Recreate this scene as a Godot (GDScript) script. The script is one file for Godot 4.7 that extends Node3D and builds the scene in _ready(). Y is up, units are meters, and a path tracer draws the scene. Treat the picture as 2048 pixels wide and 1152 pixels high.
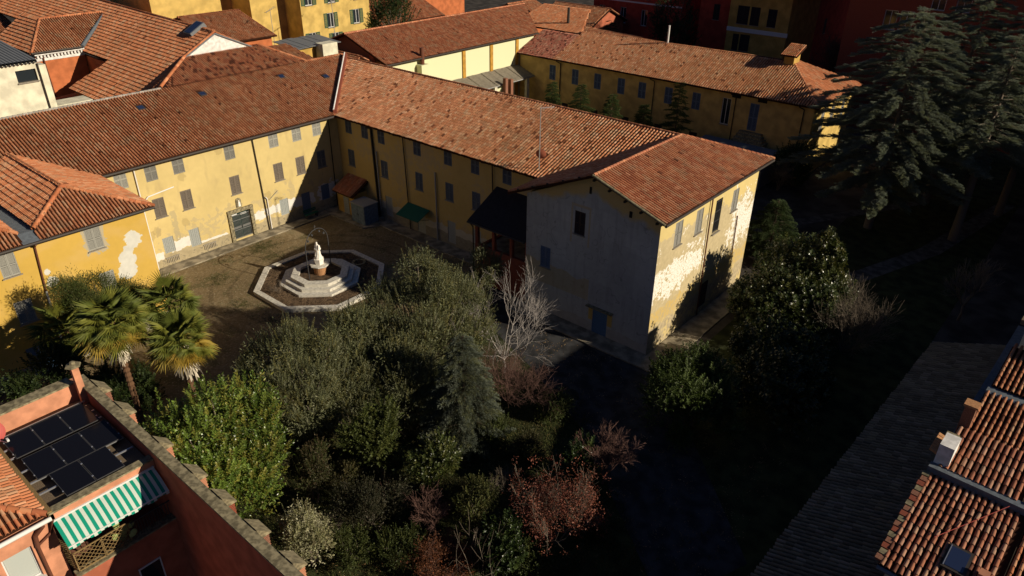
extends Node3D
# Courtyard of an old yellow building among tiled roofs and a dark winter garden, seen from a drone 30 m up.
# World: +X runs along the left wing (right and away in view), +Z along the main wing (right and nearer). Metres.

var rng := RandomNumberGenerator.new()
var mats := {}
var meshes := {}
var eye := Vector3(0, 30, 0)
var cam_basis: Basis
const FOCAL := 1451.6

# ------------------------------------------------------------------ mesh collector
class MB:
	var v := PackedVector3Array()
	var n := PackedVector3Array()
	var t := PackedVector2Array()
	var c := PackedColorArray()
	var col := Color(1, 1, 1)
	func tri(a: Vector3, b: Vector3, d: Vector3, ua := Vector2.ZERO, ub := Vector2.ZERO, ud := Vector2.ZERO) -> void:
		var nn := (b - a).cross(d - a).normalized()
		v.append(a); v.append(d); v.append(b)
		n.append(nn); n.append(nn); n.append(nn)
		t.append(ua); t.append(ud); t.append(ub)
		c.append(col); c.append(col); c.append(col)
	func trin(a: Vector3, b: Vector3, d: Vector3, na: Vector3, nb: Vector3, nd: Vector3) -> void:
		v.append(a); v.append(d); v.append(b)
		n.append(na); n.append(nd); n.append(nb)
		t.append(Vector2.ZERO); t.append(Vector2.ZERO); t.append(Vector2.ZERO)
		c.append(col); c.append(col); c.append(col)
	func quad(a: Vector3, b: Vector3, d: Vector3, e: Vector3) -> void:
		tri(a, b, d, Vector2(0, 1), Vector2(1, 1), Vector2(1, 0))
		tri(a, d, e, Vector2(0, 1), Vector2(1, 0), Vector2(0, 0))
	func quv(a: Vector3, b: Vector3, d: Vector3, e: Vector3, u0: Vector2, u1: Vector2) -> void:
		tri(a, b, d, u0, Vector2(u1.x, u0.y), u1)
		tri(a, d, e, u0, u1, Vector2(u0.x, u1.y))
	func box(ctr: Vector3, size: Vector3, bs := Basis()) -> void:
		var h := size * 0.5
		var p := []
		for i in 8:
			p.append(ctr + bs * Vector3(h.x if i & 1 else -h.x, h.y if i & 2 else -h.y, h.z if i & 4 else -h.z))
		quad(p[4], p[5], p[7], p[6]); quad(p[1], p[0], p[2], p[3])
		quad(p[5], p[1], p[3], p[7]); quad(p[0], p[4], p[6], p[2])
		quad(p[6], p[7], p[3], p[2]); quad(p[0], p[1], p[5], p[4])
	func span(lo: Vector3, hi: Vector3) -> void:
		box((lo + hi) * 0.5, hi - lo)
	func tube(a: Vector3, b: Vector3, r0: float, r1: float, sides := 6, cap := false) -> void:
		var ax := (b - a).normalized()
		var x := ax.cross(Vector3(0.31, 0.92, 0.23) if absf(ax.y) < 0.85 else Vector3(1, 0.1, 0)).normalized()
		var y := ax.cross(x)
		for i in sides:
			var d0 := x * cos(TAU * i / sides) + y * sin(TAU * i / sides)
			var d1 := x * cos(TAU * (i + 1) / sides) + y * sin(TAU * (i + 1) / sides)
			trin(a + d0 * r0, a + d1 * r0, b + d1 * r1, d0, d1, d1)
			trin(a + d0 * r0, b + d1 * r1, b + d0 * r1, d0, d1, d0)
			if cap:
				tri(b, b + d0 * r1, b + d1 * r1)
				tri(a, a + d1 * r0, a + d0 * r0)
	func path(pts: Array, r0: float, r1: float, sides := 6) -> void:
		for i in pts.size() - 1:
			var f0 := float(i) / (pts.size() - 1)
			var f1 := float(i + 1) / (pts.size() - 1)
			tube(pts[i], pts[i + 1], lerpf(r0, r1, f0), lerpf(r0, r1, f1), sides, true)
	func lathe(o: Vector3, prof: Array, sides := 16) -> void:
		for k in prof.size() - 1:
			var p: Vector2 = prof[k]
			var q: Vector2 = prof[k + 1]
			for i in sides:
				var a0 := TAU * i / sides
				var a1 := TAU * (i + 1) / sides
				quad(o + Vector3(p.x * cos(a1), p.y, p.x * sin(a1)), o + Vector3(p.x * cos(a0), p.y, p.x * sin(a0)), o + Vector3(q.x * cos(a0), q.y, q.x * sin(a0)), o + Vector3(q.x * cos(a1), q.y, q.x * sin(a1)))
	# an upright prism over a polygon seen from above, x and z
	func prism(poly: PackedVector2Array, y0: float, y1: float) -> void:
		var idx := Geometry2D.triangulate_polygon(poly)
		for i in range(0, idx.size(), 3):
			var a := poly[idx[i]]
			var b := poly[idx[i + 1]]
			var d := poly[idx[i + 2]]
			if (b - a).cross(d - a) > 0.0:
				var s := b
				b = d
				d = s
			tri(Vector3(a.x, y1, a.y), Vector3(b.x, y1, b.y), Vector3(d.x, y1, d.y))
			tri(Vector3(a.x, y0, a.y), Vector3(d.x, y0, d.y), Vector3(b.x, y0, b.y))
		var ccw := not Geometry2D.is_polygon_clockwise(poly)
		for i in poly.size():
			var p := poly[i]
			var q := poly[(i + 1) % poly.size()]
			if ccw:
				var s := p
				p = q
				q = s
			quad(Vector3(p.x, y0, p.y), Vector3(q.x, y0, q.y), Vector3(q.x, y1, q.y), Vector3(p.x, y1, p.y))
	func mesh() -> ArrayMesh:
		var arr := []
		arr.resize(Mesh.ARRAY_MAX)
		arr[Mesh.ARRAY_VERTEX] = v
		arr[Mesh.ARRAY_NORMAL] = n
		arr[Mesh.ARRAY_TEX_UV] = t
		arr[Mesh.ARRAY_COLOR] = c
		var m := ArrayMesh.new()
		m.add_surface_from_arrays(Mesh.PRIMITIVE_TRIANGLES, arr)
		return m

# ------------------------------------------------------------------ nodes
func part(parent: Node, called: String, what, m: Material) -> MeshInstance3D:
	var o := MeshInstance3D.new()
	o.name = called
	o.mesh = what.mesh() if what is MB else what
	o.material_override = m
	parent.add_child(o, true)
	return o

func thing(called: String, label: String, category: String, at := Vector3.ZERO, group := "") -> Node3D:
	var o := Node3D.new()
	o.name = numbered(called)
	add_child(o)
	o.position = at
	tag(o, label, category, group)
	return o

var taken := {}
func numbered(called: String) -> String:
	var k: int = taken.get(called, 0)
	taken[called] = k + 1
	return called if k == 0 else "%s_%03d" % [called, k]

func tag(o: Node, label: String, category: String, group := "") -> void:
	o.set_meta("label", label)
	o.set_meta("category", category)
	if group != "":
		o.set_meta("group", group)

func structure(called: String, what, m: Material) -> MeshInstance3D:
	var o := part(self, numbered(called), what, m)
	o.set_meta("kind", "structure")
	return o

func stuff(o: Node) -> Node:
	o.set_meta("kind", "stuff")
	return o

func copies(parent: Node, called: String, mesh: Mesh, m: Material, xf: Array, colors: Array) -> MultiMeshInstance3D:
	var mm := MultiMesh.new()
	mm.transform_format = MultiMesh.TRANSFORM_3D
	mm.use_colors = true
	mm.mesh = mesh
	mm.instance_count = xf.size()
	for i in xf.size():
		mm.set_instance_transform(i, xf[i])
		mm.set_instance_color(i, colors[i])
	var o := MultiMeshInstance3D.new()
	o.name = called
	o.multimesh = mm
	o.material_override = m
	parent.add_child(o, true)
	return o

# a pixel of the photograph gives a direction; the surface that it lies on gives the distance
func ray(px: float, py: float) -> Vector3:
	return cam_basis * Vector3((px - 1024.0) / FOCAL, -(py - 576.0) / FOCAL, -1.0)
func at_y(px: float, py: float, y := 0.0) -> Vector3:
	var d := ray(px, py)
	return eye + d * ((y - eye.y) / d.y)
func at_x(px: float, py: float, x: float) -> Vector3:
	var d := ray(px, py)
	return eye + d * ((x - eye.x) / d.x)
func at_z(px: float, py: float, z: float) -> Vector3:
	var d := ray(px, py)
	return eye + d * ((z - eye.z) / d.z)
func on_plane(px: float, py: float, p: Vector3, nrm: Vector3) -> Vector3:
	var d := ray(px, py)
	return eye + d * (nrm.dot(p - eye) / nrm.dot(d))

# ------------------------------------------------------------------ materials; colours are linear base colours
func noise_tex(key: String, freq: float, lo: float, hi: float, oct := 4, kind := FastNoiseLite.TYPE_SIMPLEX_SMOOTH) -> Texture2D:
	if meshes.has(key):
		return meshes[key]
	var f := FastNoiseLite.new()
	f.noise_type = kind
	f.frequency = freq
	f.seed = hash(key) % 1000
	f.fractal_octaves = oct
	var im := f.get_seamless_image(512, 512, false, false, 0.12)
	im.convert(Image.FORMAT_RGB8)
	for y in 512:
		for x in 512:
			var k := clampf((im.get_pixel(x, y).r - 0.25) / 0.5, 0.0, 1.0)
			var g := lerpf(lo, hi, k)
			im.set_pixel(x, y, Color(g, g, g))
	var tx := ImageTexture.create_from_image(im)
	meshes[key] = tx
	return tx

func mat(key: String, c := Color(0.5, 0.5, 0.5), rough := 0.9, tex := "", tex_scale := 0.25, metal := 0.0) -> StandardMaterial3D:
	if mats.has(key):
		return mats[key]
	var m := StandardMaterial3D.new()
	m.resource_name = key
	m.albedo_color = c.linear_to_srgb()
	m.roughness = rough
	m.metallic = metal
	m.metallic_specular = 0.3
	if tex != "":
		if tex == "blotch":
			m.albedo_texture = noise_tex("blotch", 0.012, 0.87, 1.0, 5)
		elif tex == "grain":
			m.albedo_texture = noise_tex("grain", 0.06, 0.78, 1.0, 3)
		elif tex == "soil":
			m.albedo_texture = noise_tex("soil", 0.012, 0.68, 1.0, 7)
		m.uv1_triplanar = true
		m.uv1_world_triplanar = true
		m.uv1_scale = Vector3.ONE * tex_scale
	mats[key] = m
	return m

func vmat(key: String, rough := 0.85, back := Color(0, 0, 0), spec := 0.3) -> StandardMaterial3D:
	if mats.has(key):
		return mats[key]
	var m := StandardMaterial3D.new()
	m.resource_name = key
	m.vertex_color_use_as_albedo = true
	m.roughness = rough
	m.metallic_specular = spec
	if back != Color(0, 0, 0):
		m.backlight_enabled = true
		m.backlight = back.linear_to_srgb()
	mats[key] = m
	return m

# a painted wall: one picture of its stains, bare patches and plinth, computed in metres along (u) and up (y)
func facade_mat(key: String, w: float, h: float, fn: Callable, ppm := 22.0) -> StandardMaterial3D:
	var iw := int(w * ppm)
	var ih := int(h * ppm)
	var im := Image.create(iw, ih, false, Image.FORMAT_RGB8)
	for y in ih:
		for x in iw:
			var c: Color = fn.call((x + 0.5) / ppm, h - (y + 0.5) / ppm)
			im.set_pixel(x, y, c.linear_to_srgb())
	var m := StandardMaterial3D.new()
	m.resource_name = key
	m.albedo_texture = ImageTexture.create_from_image(im)
	m.roughness = 0.95
	m.metallic_specular = 0.2
	mats[key] = m
	return m

var nz := []
func fbm(k: int, x: float, y: float) -> float:
	return nz[k].get_noise_2d(x, y)

# ------------------------------------------------------------------ the scene
func _ready() -> void:
	rng.seed = 7
	# camera: a level drone camera, tilted 29.4 degrees down
	var p := deg_to_rad(29.381)
	var roll := deg_to_rad(-0.66)
	var yaw := deg_to_rad(49.9)
	var fwd := Vector3(sin(yaw) * cos(p), -sin(p), -cos(yaw) * cos(p))
	var right := Vector3(cos(yaw), 0, sin(yaw))
	var down := fwd.cross(right)
	var r2 := right * cos(roll) + down * sin(roll)
	var d2 := down * cos(roll) - right * sin(roll)
	cam_basis = Basis(r2, -d2, -fwd)
	var cam := Camera3D.new()
	cam.name = "camera"
	cam.transform = Transform3D(cam_basis, eye)
	cam.fov = rad_to_deg(2.0 * atan(576.0 / FOCAL))
	cam.near = 0.5
	cam.far = 900.0
	add_child(cam)
	cam.current = true
	# a deep clear winter sky, low sun from the right
	var env := Environment.new()
	env.background_mode = Environment.BG_SKY
	var sm := ProceduralSkyMaterial.new()
	sm.sky_top_color = Color(.06, .12, .30).linear_to_srgb()
	sm.sky_horizon_color = Color(.30, .40, .54).linear_to_srgb()
	sm.sky_curve = 0.12
	sm.ground_bottom_color = Color(.10, .08, .06).linear_to_srgb()
	sm.ground_horizon_color = Color(.22, .21, .20).linear_to_srgb()
	sm.sun_angle_max = 6.0
	var sky := Sky.new()
	sky.sky_material = sm
	env.sky = sky
	env.background_energy_multiplier = 0.32
	env.tonemap_mode = Environment.TONE_MAPPER_LINEAR
	env.tonemap_exposure = 1.12
	env.sdfgi_enabled = true
	env.ssao_enabled = true
	env.ssil_enabled = true
	var we := WorldEnvironment.new()
	we.name = "environment"
	we.environment = env
	add_child(we)
	var sun := DirectionalLight3D.new()
	sun.name = "sun"
	sun.basis = Basis.looking_at(Vector3(-0.70, -1.0, -2.16).normalized())
	sun.light_color = Color(1.0, 0.945, 0.85)
	sun.light_energy = 1.6
	sun.light_angular_distance = 0.5
	sun.shadow_enabled = true
	add_child(sun)

	for k in 4:
		var f := FastNoiseLite.new()
		f.seed = 11 + k
		f.noise_type = FastNoiseLite.TYPE_SIMPLEX_SMOOTH
		f.frequency = [0.12, 0.45, 1.6, 5.0][k]
		f.fractal_octaves = 3
		nz.append(f)
	make_materials()
	ground()
	left_wing()
	main_wing()
	end_block()
	left_house()
	far_right_wing()
	hall()
	big_roof()
	background()
	solar_house()
	right_row()
	fountain()
	courtyard_things()
	trees()

func make_materials() -> void:
	mat("dark_gap", Color(.015, .014, .013), 0.9)
	mat("sill_stone", Color(.34, .30, .24), 0.9, "grain", 0.5)
	mat("white_paint", Color(.62, .62, .6), 0.6)
	mat("roof_pan", Color(.050, .017, .007), 0.95, "grain", 0.6)  # same clay as the tiles; channel shade and moss are put into the colour
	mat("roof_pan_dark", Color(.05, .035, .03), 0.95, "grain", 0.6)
	mat("shutter_grey", Color(.27, .26, .23), 0.8, "grain", 0.9)
	mat("shutter_brown", Color(.22, .18, .14), 0.8, "grain", 0.9)
	mat("shutter_pale", Color(.40, .39, .34), 0.8, "grain", 0.9)
	mat("shutter_green", Color(.02, .085, .055), 0.6)
	mat("shutter_dark", Color(.045, .03, .028), 0.7)
	mat("shutter_blue", Color(.16, .21, .30), 0.7, "grain", 0.7)
	mat("door_blue", Color(.11, .21, .38), 0.6, "grain", 0.7)
	mat("door_pale", Color(.38, .40, .38), 0.8, "grain", 0.5)
	mat("pipe_dark", Color(.035, .028, .024), 0.5)
	mat("pipe_brown", Color(.13, .05, .03), 0.5)
	mat("pipe_white", Color(.68, .66, .62), 0.5)
	mat("pipe_grey", Color(.30, .30, .29), 0.5)
	mat("gutter_dark", Color(.05, .042, .036), 0.5)
	mat("iron", Color(.05, .05, .052), 0.6)
	mat("grey_metal", Color(.20, .21, .22), 0.6, "grain", 0.4)
	mat("zinc", Color(.14, .16, .18), 0.5, "blotch", 0.5)
	mat("plaster_white", Color(.76, .74, .70), 0.95, "blotch", 0.3)
	mat("plaster_cream", Color(.72, .68, .52), 0.95, "blotch", 0.12)
	mat("plaster_hall", Color(.66, .655, .42), 0.95)
	mat("pilaster_ochre", Color(.50, .27, .05), 0.95, "blotch", 0.2)
	mat("plaster_yellow", Color(.60, .42, .13), 0.95, "blotch", 0.09)
	mat("plaster_ochre", Color(.52, .33, .085), 0.95, "blotch", 0.09)
	mat("plaster_far_wing", Color(.57, .39, .14), 0.95, "blotch", 0.09)
	mat("plaster_orange", Color(.50, .155, .06), 0.95, "blotch", 0.12)
	mat("plaster_peach", Color(.60, .27, .155), 0.95, "blotch", 0.2)
	mat("plaster_red", Color(.42, .065, .04), 0.95, "blotch", 0.1)
	mat("plaster_salmon", Color(.44, .135, .075), 0.95, "blotch", 0.15)
	mat("brick_red", Color(.30, .085, .05), 0.95, "grain", 0.7)
	mat("brick_wall", Color(.30, .14, .09), 0.95, "grain", 0.5)
	mat("coping_stone", Color(.30, .255, .155), 0.95, "soil", 0.5)
	mat("travertine", Color(.62, .585, .50), 0.9, "blotch", 0.5)
	mat("concrete_path", Color(.33, .285, .205), 0.95, "soil", 0.12)
	mat("bed_soil", Color(.115, .075, .045), 1.0, "soil", 0.3)
	mat("asphalt", Color(.045, .045, .047), 0.9, "soil", 0.12)
	mat("lawn", Color(.040, .047, .016), 1.0, "soil", 0.1)
	mat("town_ground", Color(.07, .06, .05), 1.0, "soil", 0.05)
	mat("bark_grey", Color(.16, .13, .10), 0.95)
	mat("bark_white", Color(.36, .325, .30), 0.9)
	mat("bark_brown", Color(.09, .06, .045), 0.95)
	mat("bark_red", Color(.15, .085, .068), 0.95)
	mat("palm_bark", Color(.12, .065, .035), 1.0)
	mat("marble", Color(.80, .76, .68), 0.6)
	mat("terracotta_pot", Color(.46, .235, .11), 0.85, "blotch", 1.2)
	mat("panel_black", Color(.008, .008, .011), 0.12)
	mat("aluminium", Color(.62, .63, .65), 0.35, "", 1.0, 0.8)
	mat("wood_old", Color(.20, .15, .10), 0.9, "grain", 0.6)
	mat("fascia_wood", Color(.30, .20, .085), 0.85, "grain", 0.6)
	mat("dish_red", Color(.42, .075, .06), 0.5)
	mat("membrane", Color(.028, .024, .024), 0.8, "blotch", 0.3)
	mat("red_frame", Color(.20, .055, .036), 0.8)
	mat("awning_green", Color(.004, .24, .155), 0.85)
	mat("canopy_green", Color(.015, .10, .065), 0.8)
	mat("awning_white", Color(.50, .57, .50), 0.85)
	mat("corrugated", Color(.23, .20, .155), 0.85, "blotch", 0.3)
	var g := mat("window_glass", Color(.02, .025, .03), 0.08)
	g.metallic_specular = 0.6
	var sg := mat("skylight_glass", Color(.02, .03, .07), 0.06)
	sg.metallic_specular = 0.7

func sheet(called: String, poly: Array, y: float, m: Material) -> MeshInstance3D:
	var pv := PackedVector2Array()
	for q in poly:
		pv.append(Vector2(q[0], q[1]))
	var b := MB.new()
	b.prism(pv, y - 0.3, y)
	return structure(called, b, m)

func ground() -> void:
	var b := MB.new()
	b.quad(Vector3(-250, 0, 200), Vector3(400, 0, 200), Vector3(400, 0, -450), Vector3(-250, 0, -450))
	structure("ground", b, mat("town_ground"))
	var yard := func(u: float, v: float) -> Color:
		var a := fbm(0, u * 1.1 + 500, v * 1.1)
		var s := fbm(1, u * .9 + 70, v * .9)
		var d := fbm(2, u * 1.2, v * 1.2)
		var e := fbm(3, u, v)
		var c := Color(.185, .138, .075) * (1.0 + .22 * a + .2 * d + .28 * e)
		if s + .5 * d > .32:
			c = c.lerp(Color(.085, .080, .035), .6)
		if a + .6 * d > .38:
			c = c.lerp(Color(.27, .215, .13), .55)
		if e > .42:
			c = Color(.30, .25, .17)
		# wheel tracks that swing in from the drive and round the flower bed
		for r in [7.4, 9.0]:
			var k := absf(Vector2(u - 23.0, v - 11.65).length() - r - .25 * s)
			if k < .16 and d > -.25:
				c = c * .72
		return c
	var cp := PackedVector2Array([Vector2(8, -59), Vector2(43.2, -59), Vector2(43.2, -37), Vector2(38.5, -33), Vector2(31, -36.5), Vector2(22, -39), Vector2(8, -41)])
	var cm := MB.new()
	var ci := Geometry2D.triangulate_polygon(cp)
	for i in range(0, ci.size(), 3):
		var q := [cp[ci[i]], cp[ci[i + 1]], cp[ci[i + 2]]]
		if (q[1] - q[0]).cross(q[2] - q[0]) > 0:
			q.reverse()
		var w := func(p: Vector2) -> Vector2: return Vector2((p.x - 8.0) / 35.2, 1.0 - (p.y + 59.0) / 26.0)
		cm.tri(Vector3(q[0].x, .006, q[0].y), Vector3(q[1].x, .006, q[1].y), Vector3(q[2].x, .006, q[2].y), w.call(q[0]), w.call(q[1]), w.call(q[2]))
	structure("courtyard", cm, facade_mat("courtyard_dirt", 35.2, 26.0, yard, 20.0))
	sheet("garden_lawn", [[8.2, -40.9], [22, -38.9], [31, -36.4], [38.4, -32.9], [39.4, -20], [39.5, -18], [120, -18], [120, -5], [8.2, -5.5]], 0.004, mat("lawn"))
	sheet("driveway", [[43, -40], [39, -38.5], [35.5, -33], [33, -26], [30, -19.5], [22, -9], [27, -7], [34, -14], [38.5, -18.6], [39.4, -24], [42, -33]], 0.012, mat("asphalt"))
	# pavements with a kerb edge along the walls
	sheet("pavement", [[19.4, -59.4], [43.1, -59.4], [43.1, -58.0], [19.4, -58.0]], 0.12, mat("concrete_path"))
	sheet("pavement", [[41.6, -57.98], [43.1, -57.98], [43.1, -38.3], [41.6, -38.3]], 0.12, mat("concrete_path"))
	sheet("pavement", [[40.0, -57.98], [41.58, -57.98], [41.58, -52.2], [40.0, -52.9]], 0.118, mat("concrete_path"))
	sheet("pavement", [[37.9, -32.4], [39.52, -32.4], [39.52, -20.5], [55.5, -20.5], [55.5, -18.7], [37.9, -18.7]], 0.12, mat("concrete_path"))
	sheet("garden_path", [[59, -13.2], [72, -8.6], [90, -5.4], [90, -7], [72, -10.4], [60, -14.6]], 0.014, mat("gravel_dark", Color(.10, .095, .085), 1.0, "soil", .15))
	sheet("garden_path", [[66, -23], [84, -13], [84, -14.2], [67, -24.2]], 0.014, mat("gravel_dark"))

# ---- the yellow wing across the left of the courtyard, its wall facing the sun
func left_wing() -> void:
	var t := thing("yellow_wing", "sunlit yellow wing with grey shutters and an iron gate under a long red tiled roof", "building")
	var x0 := 12.0
	var p0 := Vector3(x0, 0, -59.4)
	var W := 31.1
	var H := 9.75
	var op := []
	var top := [21.63, 24.09, 26.45, 31.22, 35.73, 38.28, 40.60]
	var mid := [24.11, 26.56, 31.21, 35.78, 38.27, 40.74]
	for x in top:
		op.append([x - x0, 8.72, 1.0, 1.66, 0.12])
	for x in mid:
		op.append([x - x0, 5.47, 1.0, 1.72, 0.12])
	op.append([24.14 - x0, 1.98, 0.96, 1.45, 0.12])
	op.append([26.52 - x0, 1.86, 0.94, 1.66, 0.12])
	op.append([35.84 - x0, 1.86, 0.94, 1.6, 0.12])
	op.append([38.36 - x0, 1.42, 1.0, 2.3, 0.12])
	op.append([40.75 - x0, 1.96, 1.0, 1.6, 0.12])
	op.append([31.17 - x0, 1.58, 1.9, 2.6, 0.30])
	var whites := [[25.3, 1.75, 0.75, 0.5], [24.7, 1.5, .4, .35], [33.1, 1.85, 0.75, .42], [34.6, 1.95, 1.1, .42], [36.4, 1.95, 0.8, .5], [23.2, 1.2, .35, .35], [28.2, 1.22, 1.3, .10], [41.0, 2.1, 1.3, .8], [38.3, 1.9, 1.2, .5]]
	var f := func(u: float, y: float) -> Color:
		var x := x0 + u
		var a := fbm(0, x * 1.2, y * 1.5)
		var s := fbm(1, x * 1.5, y * 0.6)
		var d := fbm(2, x, y)
		var c := Color(.555, .435, .19) * (1.0 + 0.13 * a + 0.05 * d)
		c = c.lerp(Color(.40, .31, .15), clampf(s * 1.3 - 0.35, 0, 0.55))
		if y < 3.6 + 1.2 * s and d + s > 0.12:
			c = Color(.46, .37, .19) * (1.0 + 0.1 * d)
		if absf(x - 25.05 - 0.15 * d) < 0.24 and y > 1.9 and y < 4.9 and d > -0.35:
			c = c.lerp(Color(.33, .29, .19), 0.55)
		for q in [[22.9, 3.3], [23.4, 3.45], [26.0, 3.6], [34.25, 3.55], [30.2, 8.9], [26.5, 7.6]]:
			var r := Vector2(x - q[0], (y - q[1]) * 0.9).length()
			if r < 0.35 + 0.2 * d:
				c = c.lerp(Color(.33, .25, .11), 0.45)
		var edge := 1.18 + 0.22 * s + 0.1 * d
		if x < 29.8 or x > 32.5:
			if y < edge:
				c = Color(.36, .30, .185) * (1.0 + 0.22 * a + 0.25 * d)
				if d > 0.25 and y < 0.8:
					c = Color(.25, .21, .14)
		for q in whites:
			var k := maxf(absf(x - q[0]) / q[2], absf(y - q[1]) / q[3])
			if k + 0.55 * d + 0.2 * s < 0.95:
				c = Color(.64, .62, .57) * (1.0 + 0.12 * d)
		return c
	part(t, "wall", wall_mesh(p0, Vector3.RIGHT, W, H, op), facade_mat("left_wing_wall", W, H, f))
	var bk := MB.new()
	bk.span(Vector3(x0, 0, -68.25), Vector3(50.0, 12.6, -67.95))
	part(t, "rear_wall", bk, mat("plaster_ochre"))
	var sh := [mat("shutter_grey"), mat("shutter_brown"), mat("shutter_pale")]
	for i in top.size():
		shutter_window(t, p0, Vector3.RIGHT, top[i] - x0, 8.72, 1.0, 1.66, sh[[2, 0, 0, 0, 2, 2, 2][i]], false)
	for i in mid.size():
		shutter_window(t, p0, Vector3.RIGHT, mid[i] - x0, 5.47, 1.0, 1.72, sh[[1, 1, 1, 1, 1, 0][i]])
	for q in [[24.14, 1.98, .96, 1.45], [26.52, 1.86, .94, 1.66], [35.84, 1.86, .94, 1.6]]:
		plank_door(t, p0, Vector3.RIGHT, q[0] - x0, q[1], q[2], q[3], mat("door_pale"), "window_board")
	plank_door(t, p0, Vector3.RIGHT, 38.36 - x0, 1.42, 1.0, 2.3, mat("shutter_blue"))
	plank_door(t, p0, Vector3.RIGHT, 40.75 - x0, 1.96, 1.0, 1.6, mat("shutter_blue"), "window_board")
	# entrance: stone surround, iron gate with bars over a dark glazed door, niche with a small figure above
	var sr := MB.new()
	for s in [-1, 1]:
		sr.box(Vector3(31.17 + s * 1.12, 1.62, -59.34), Vector3(.34, 3.0, .2))
	sr.box(Vector3(31.17, 3.06, -59.34), Vector3(2.6, .34, .21))
	part(t, "door_surround", sr, mat("coping_stone"))
	var dr := part(t, "door", box_mesh(Vector3(1.9, 2.6, 0.06)), mat("door_glass", Color(.012, .03, .026), .25))
	dr.position = Vector3(31.17, 1.58, -59.66)
	for s in [-1, 1]:
		var g := MB.new()
		for i in 8:
			g.box(Vector3(-.40 + i * .115, 0, 0), Vector3(.026, 2.35, .026))
		for y in [-1.15, -.35, .62, 1.12]:
			g.box(Vector3(0, y, 0.004), Vector3(.9, .05, .03))
		g.box(Vector3(0, -.12, -.02), Vector3(.86, .2, .02))
		var leaf := part(dr, "gate_leaf", g, mat("gate_iron", Color(.16, .16, .155), .6))
		leaf.position = Vector3(s * .47, -.1, .2)
		var pl := part(dr, "white_panel", box_mesh(Vector3(.6, .16, .02)), mat("white_paint"))
		pl.position = Vector3(s * .47 - .08, 1.02 if s < 0 else .95, .06)
	var ni := MB.new()
	ni.lathe(Vector3.ZERO, [Vector2(.02, .5), Vector2(.24, .42), Vector2(.3, .2), Vector2(.3, -.4)], 12)
	var nm := part(t, "niche", ni, mat("coping_stone"))
	nm.position = Vector3(31.17, 3.72, -59.4)
	nm.scale = Vector3(1, 1, .45)
	var fg := MB.new()
	fg.lathe(Vector3.ZERO, [Vector2(.0, .3), Vector2(.07, .26), Vector2(.05, .16), Vector2(.11, .05), Vector2(.13, -.3)], 10)
	var fm := part(nm, "figure", fg, mat("marble"))
	fm.position = Vector3(0, 0, .32)
	# cellar vents
	for q in [24.2, 27.7]:
		var v := MB.new()
		for i in 8:
			v.box(Vector3(-.52 + i * .15, 0, 0), Vector3(.05, .45, .05))
		v.box(Vector3(0, .26, 0), Vector3(1.25, .08, .08))
		part(t, "cellar_vent", v, mat("sill_stone")).position = Vector3(q, .58, -59.36)
	# pipes
	var zf := -59.28
	pipe(t, "downpipe", [Vector3(22.76, 9.3, zf), Vector3(22.74, .15, zf)], .055, mat("pipe_white"))
	pipe(t, "downpipe", [Vector3(33.56, 9.3, zf), Vector3(33.83, .15, zf)], .05, mat("pipe_dark"))
	pipe(t, "downpipe", [Vector3(42.0, 9.4, zf), Vector3(41.95, .15, zf)], .05, mat("pipe_dark"))
	pipe(t, "downpipe", [Vector3(33.9, 3.5, zf), Vector3(34.06, 3.26, zf), Vector3(34.06, .15, zf)], .05, mat("pipe_white"))
	pipe(t, "flue_pipe", [Vector3(25.62, 6.95, zf), Vector3(23.35, 6.72, zf), Vector3(23.0, 6.4, zf)], .06, mat("pipe_white"))
	pipe(t, "wall_rod", [Vector3(34.3, 3.1, zf), Vector3(35.35, 3.75, zf)], .02, mat("pipe_grey"))
	gutter(t, Vector3(20.1, 9.52, -58.72), Vector3(42.3, 9.52, -58.72), mat("gutter_dark"), .11)
	# roof
	var ez := -58.75
	var ey := 9.66
	var rz := -67.9
	var ry := 12.88
	var sl := (ry - ey) / (ez - rz)
	var sky := []
	for q in [[282, 218], [405, 190], [563, 155], [652, 155]]:
		sky.append(on_plane(q[0], q[1], Vector3(0, ey, ez), Vector3(0, 1, sl).normalized()))
	var holes := []
	for s in sky:
		holes.append([s, 0.42])
	var rf := tile_roof(t, "roof", [Vector3(8, ey, ez), Vector3(42.5, ey, ez), Vector3(51.0, ry, rz), Vector3(8, ry, rz)], Vector3.RIGHT, OLD, {"holes": holes, "rough": 0.35, "pitch": .245})
	ridge(rf, Vector3(8, ry + .05, rz), Vector3(30.2, ry + .05, rz), [Color(.3, .28, .25), Color(.25, .23, .2), Color(.33, .3, .27), Color(.28, .25, .22)], .12)
	ridge(rf, Vector3(45.2, ry + .03, rz), Vector3(51.0, ry + .03, rz), OLD)
	for s in sky:
		var k := part(rf, "skylight", box_mesh(Vector3(.62, .16, .62)), mat("gutter_dark"))
		k.transform = Transform3D(Basis(Vector3.RIGHT, atan(sl)), s + Vector3(0, .08, 0))
		var gl := part(k, "pane", box_mesh(Vector3(.5, .02, .5)), mat("skylight_glass"))
		gl.position = Vector3(0, .085, 0)
	# the part of the roof that climbs on behind the ridge, right of the tall gable
	tile_roof(t, "roof", [Vector3(44.6, ry + .02, rz + .1), Vector3(47.4, ry + .02, rz + .1), Vector3(46.4, 14.2, -71.6), Vector3(43.4, 14.2, -71.6)], Vector3.RIGHT, OLD)
	# plastered party wall that rises above the valley between the two roofs
	var a := Vector3(42.55, 9.72, -58.8)
	var b := Vector3(50.9, 12.75, -67.2)
	var pw := MB.new()
	var side := Vector3(.7, 0, .7) * .17
	var up := Vector3.UP * .42
	var dn := Vector3.DOWN * .4
	pw.quad(a - side + up, b - side + up, b + side + up, a + side + up)
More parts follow.
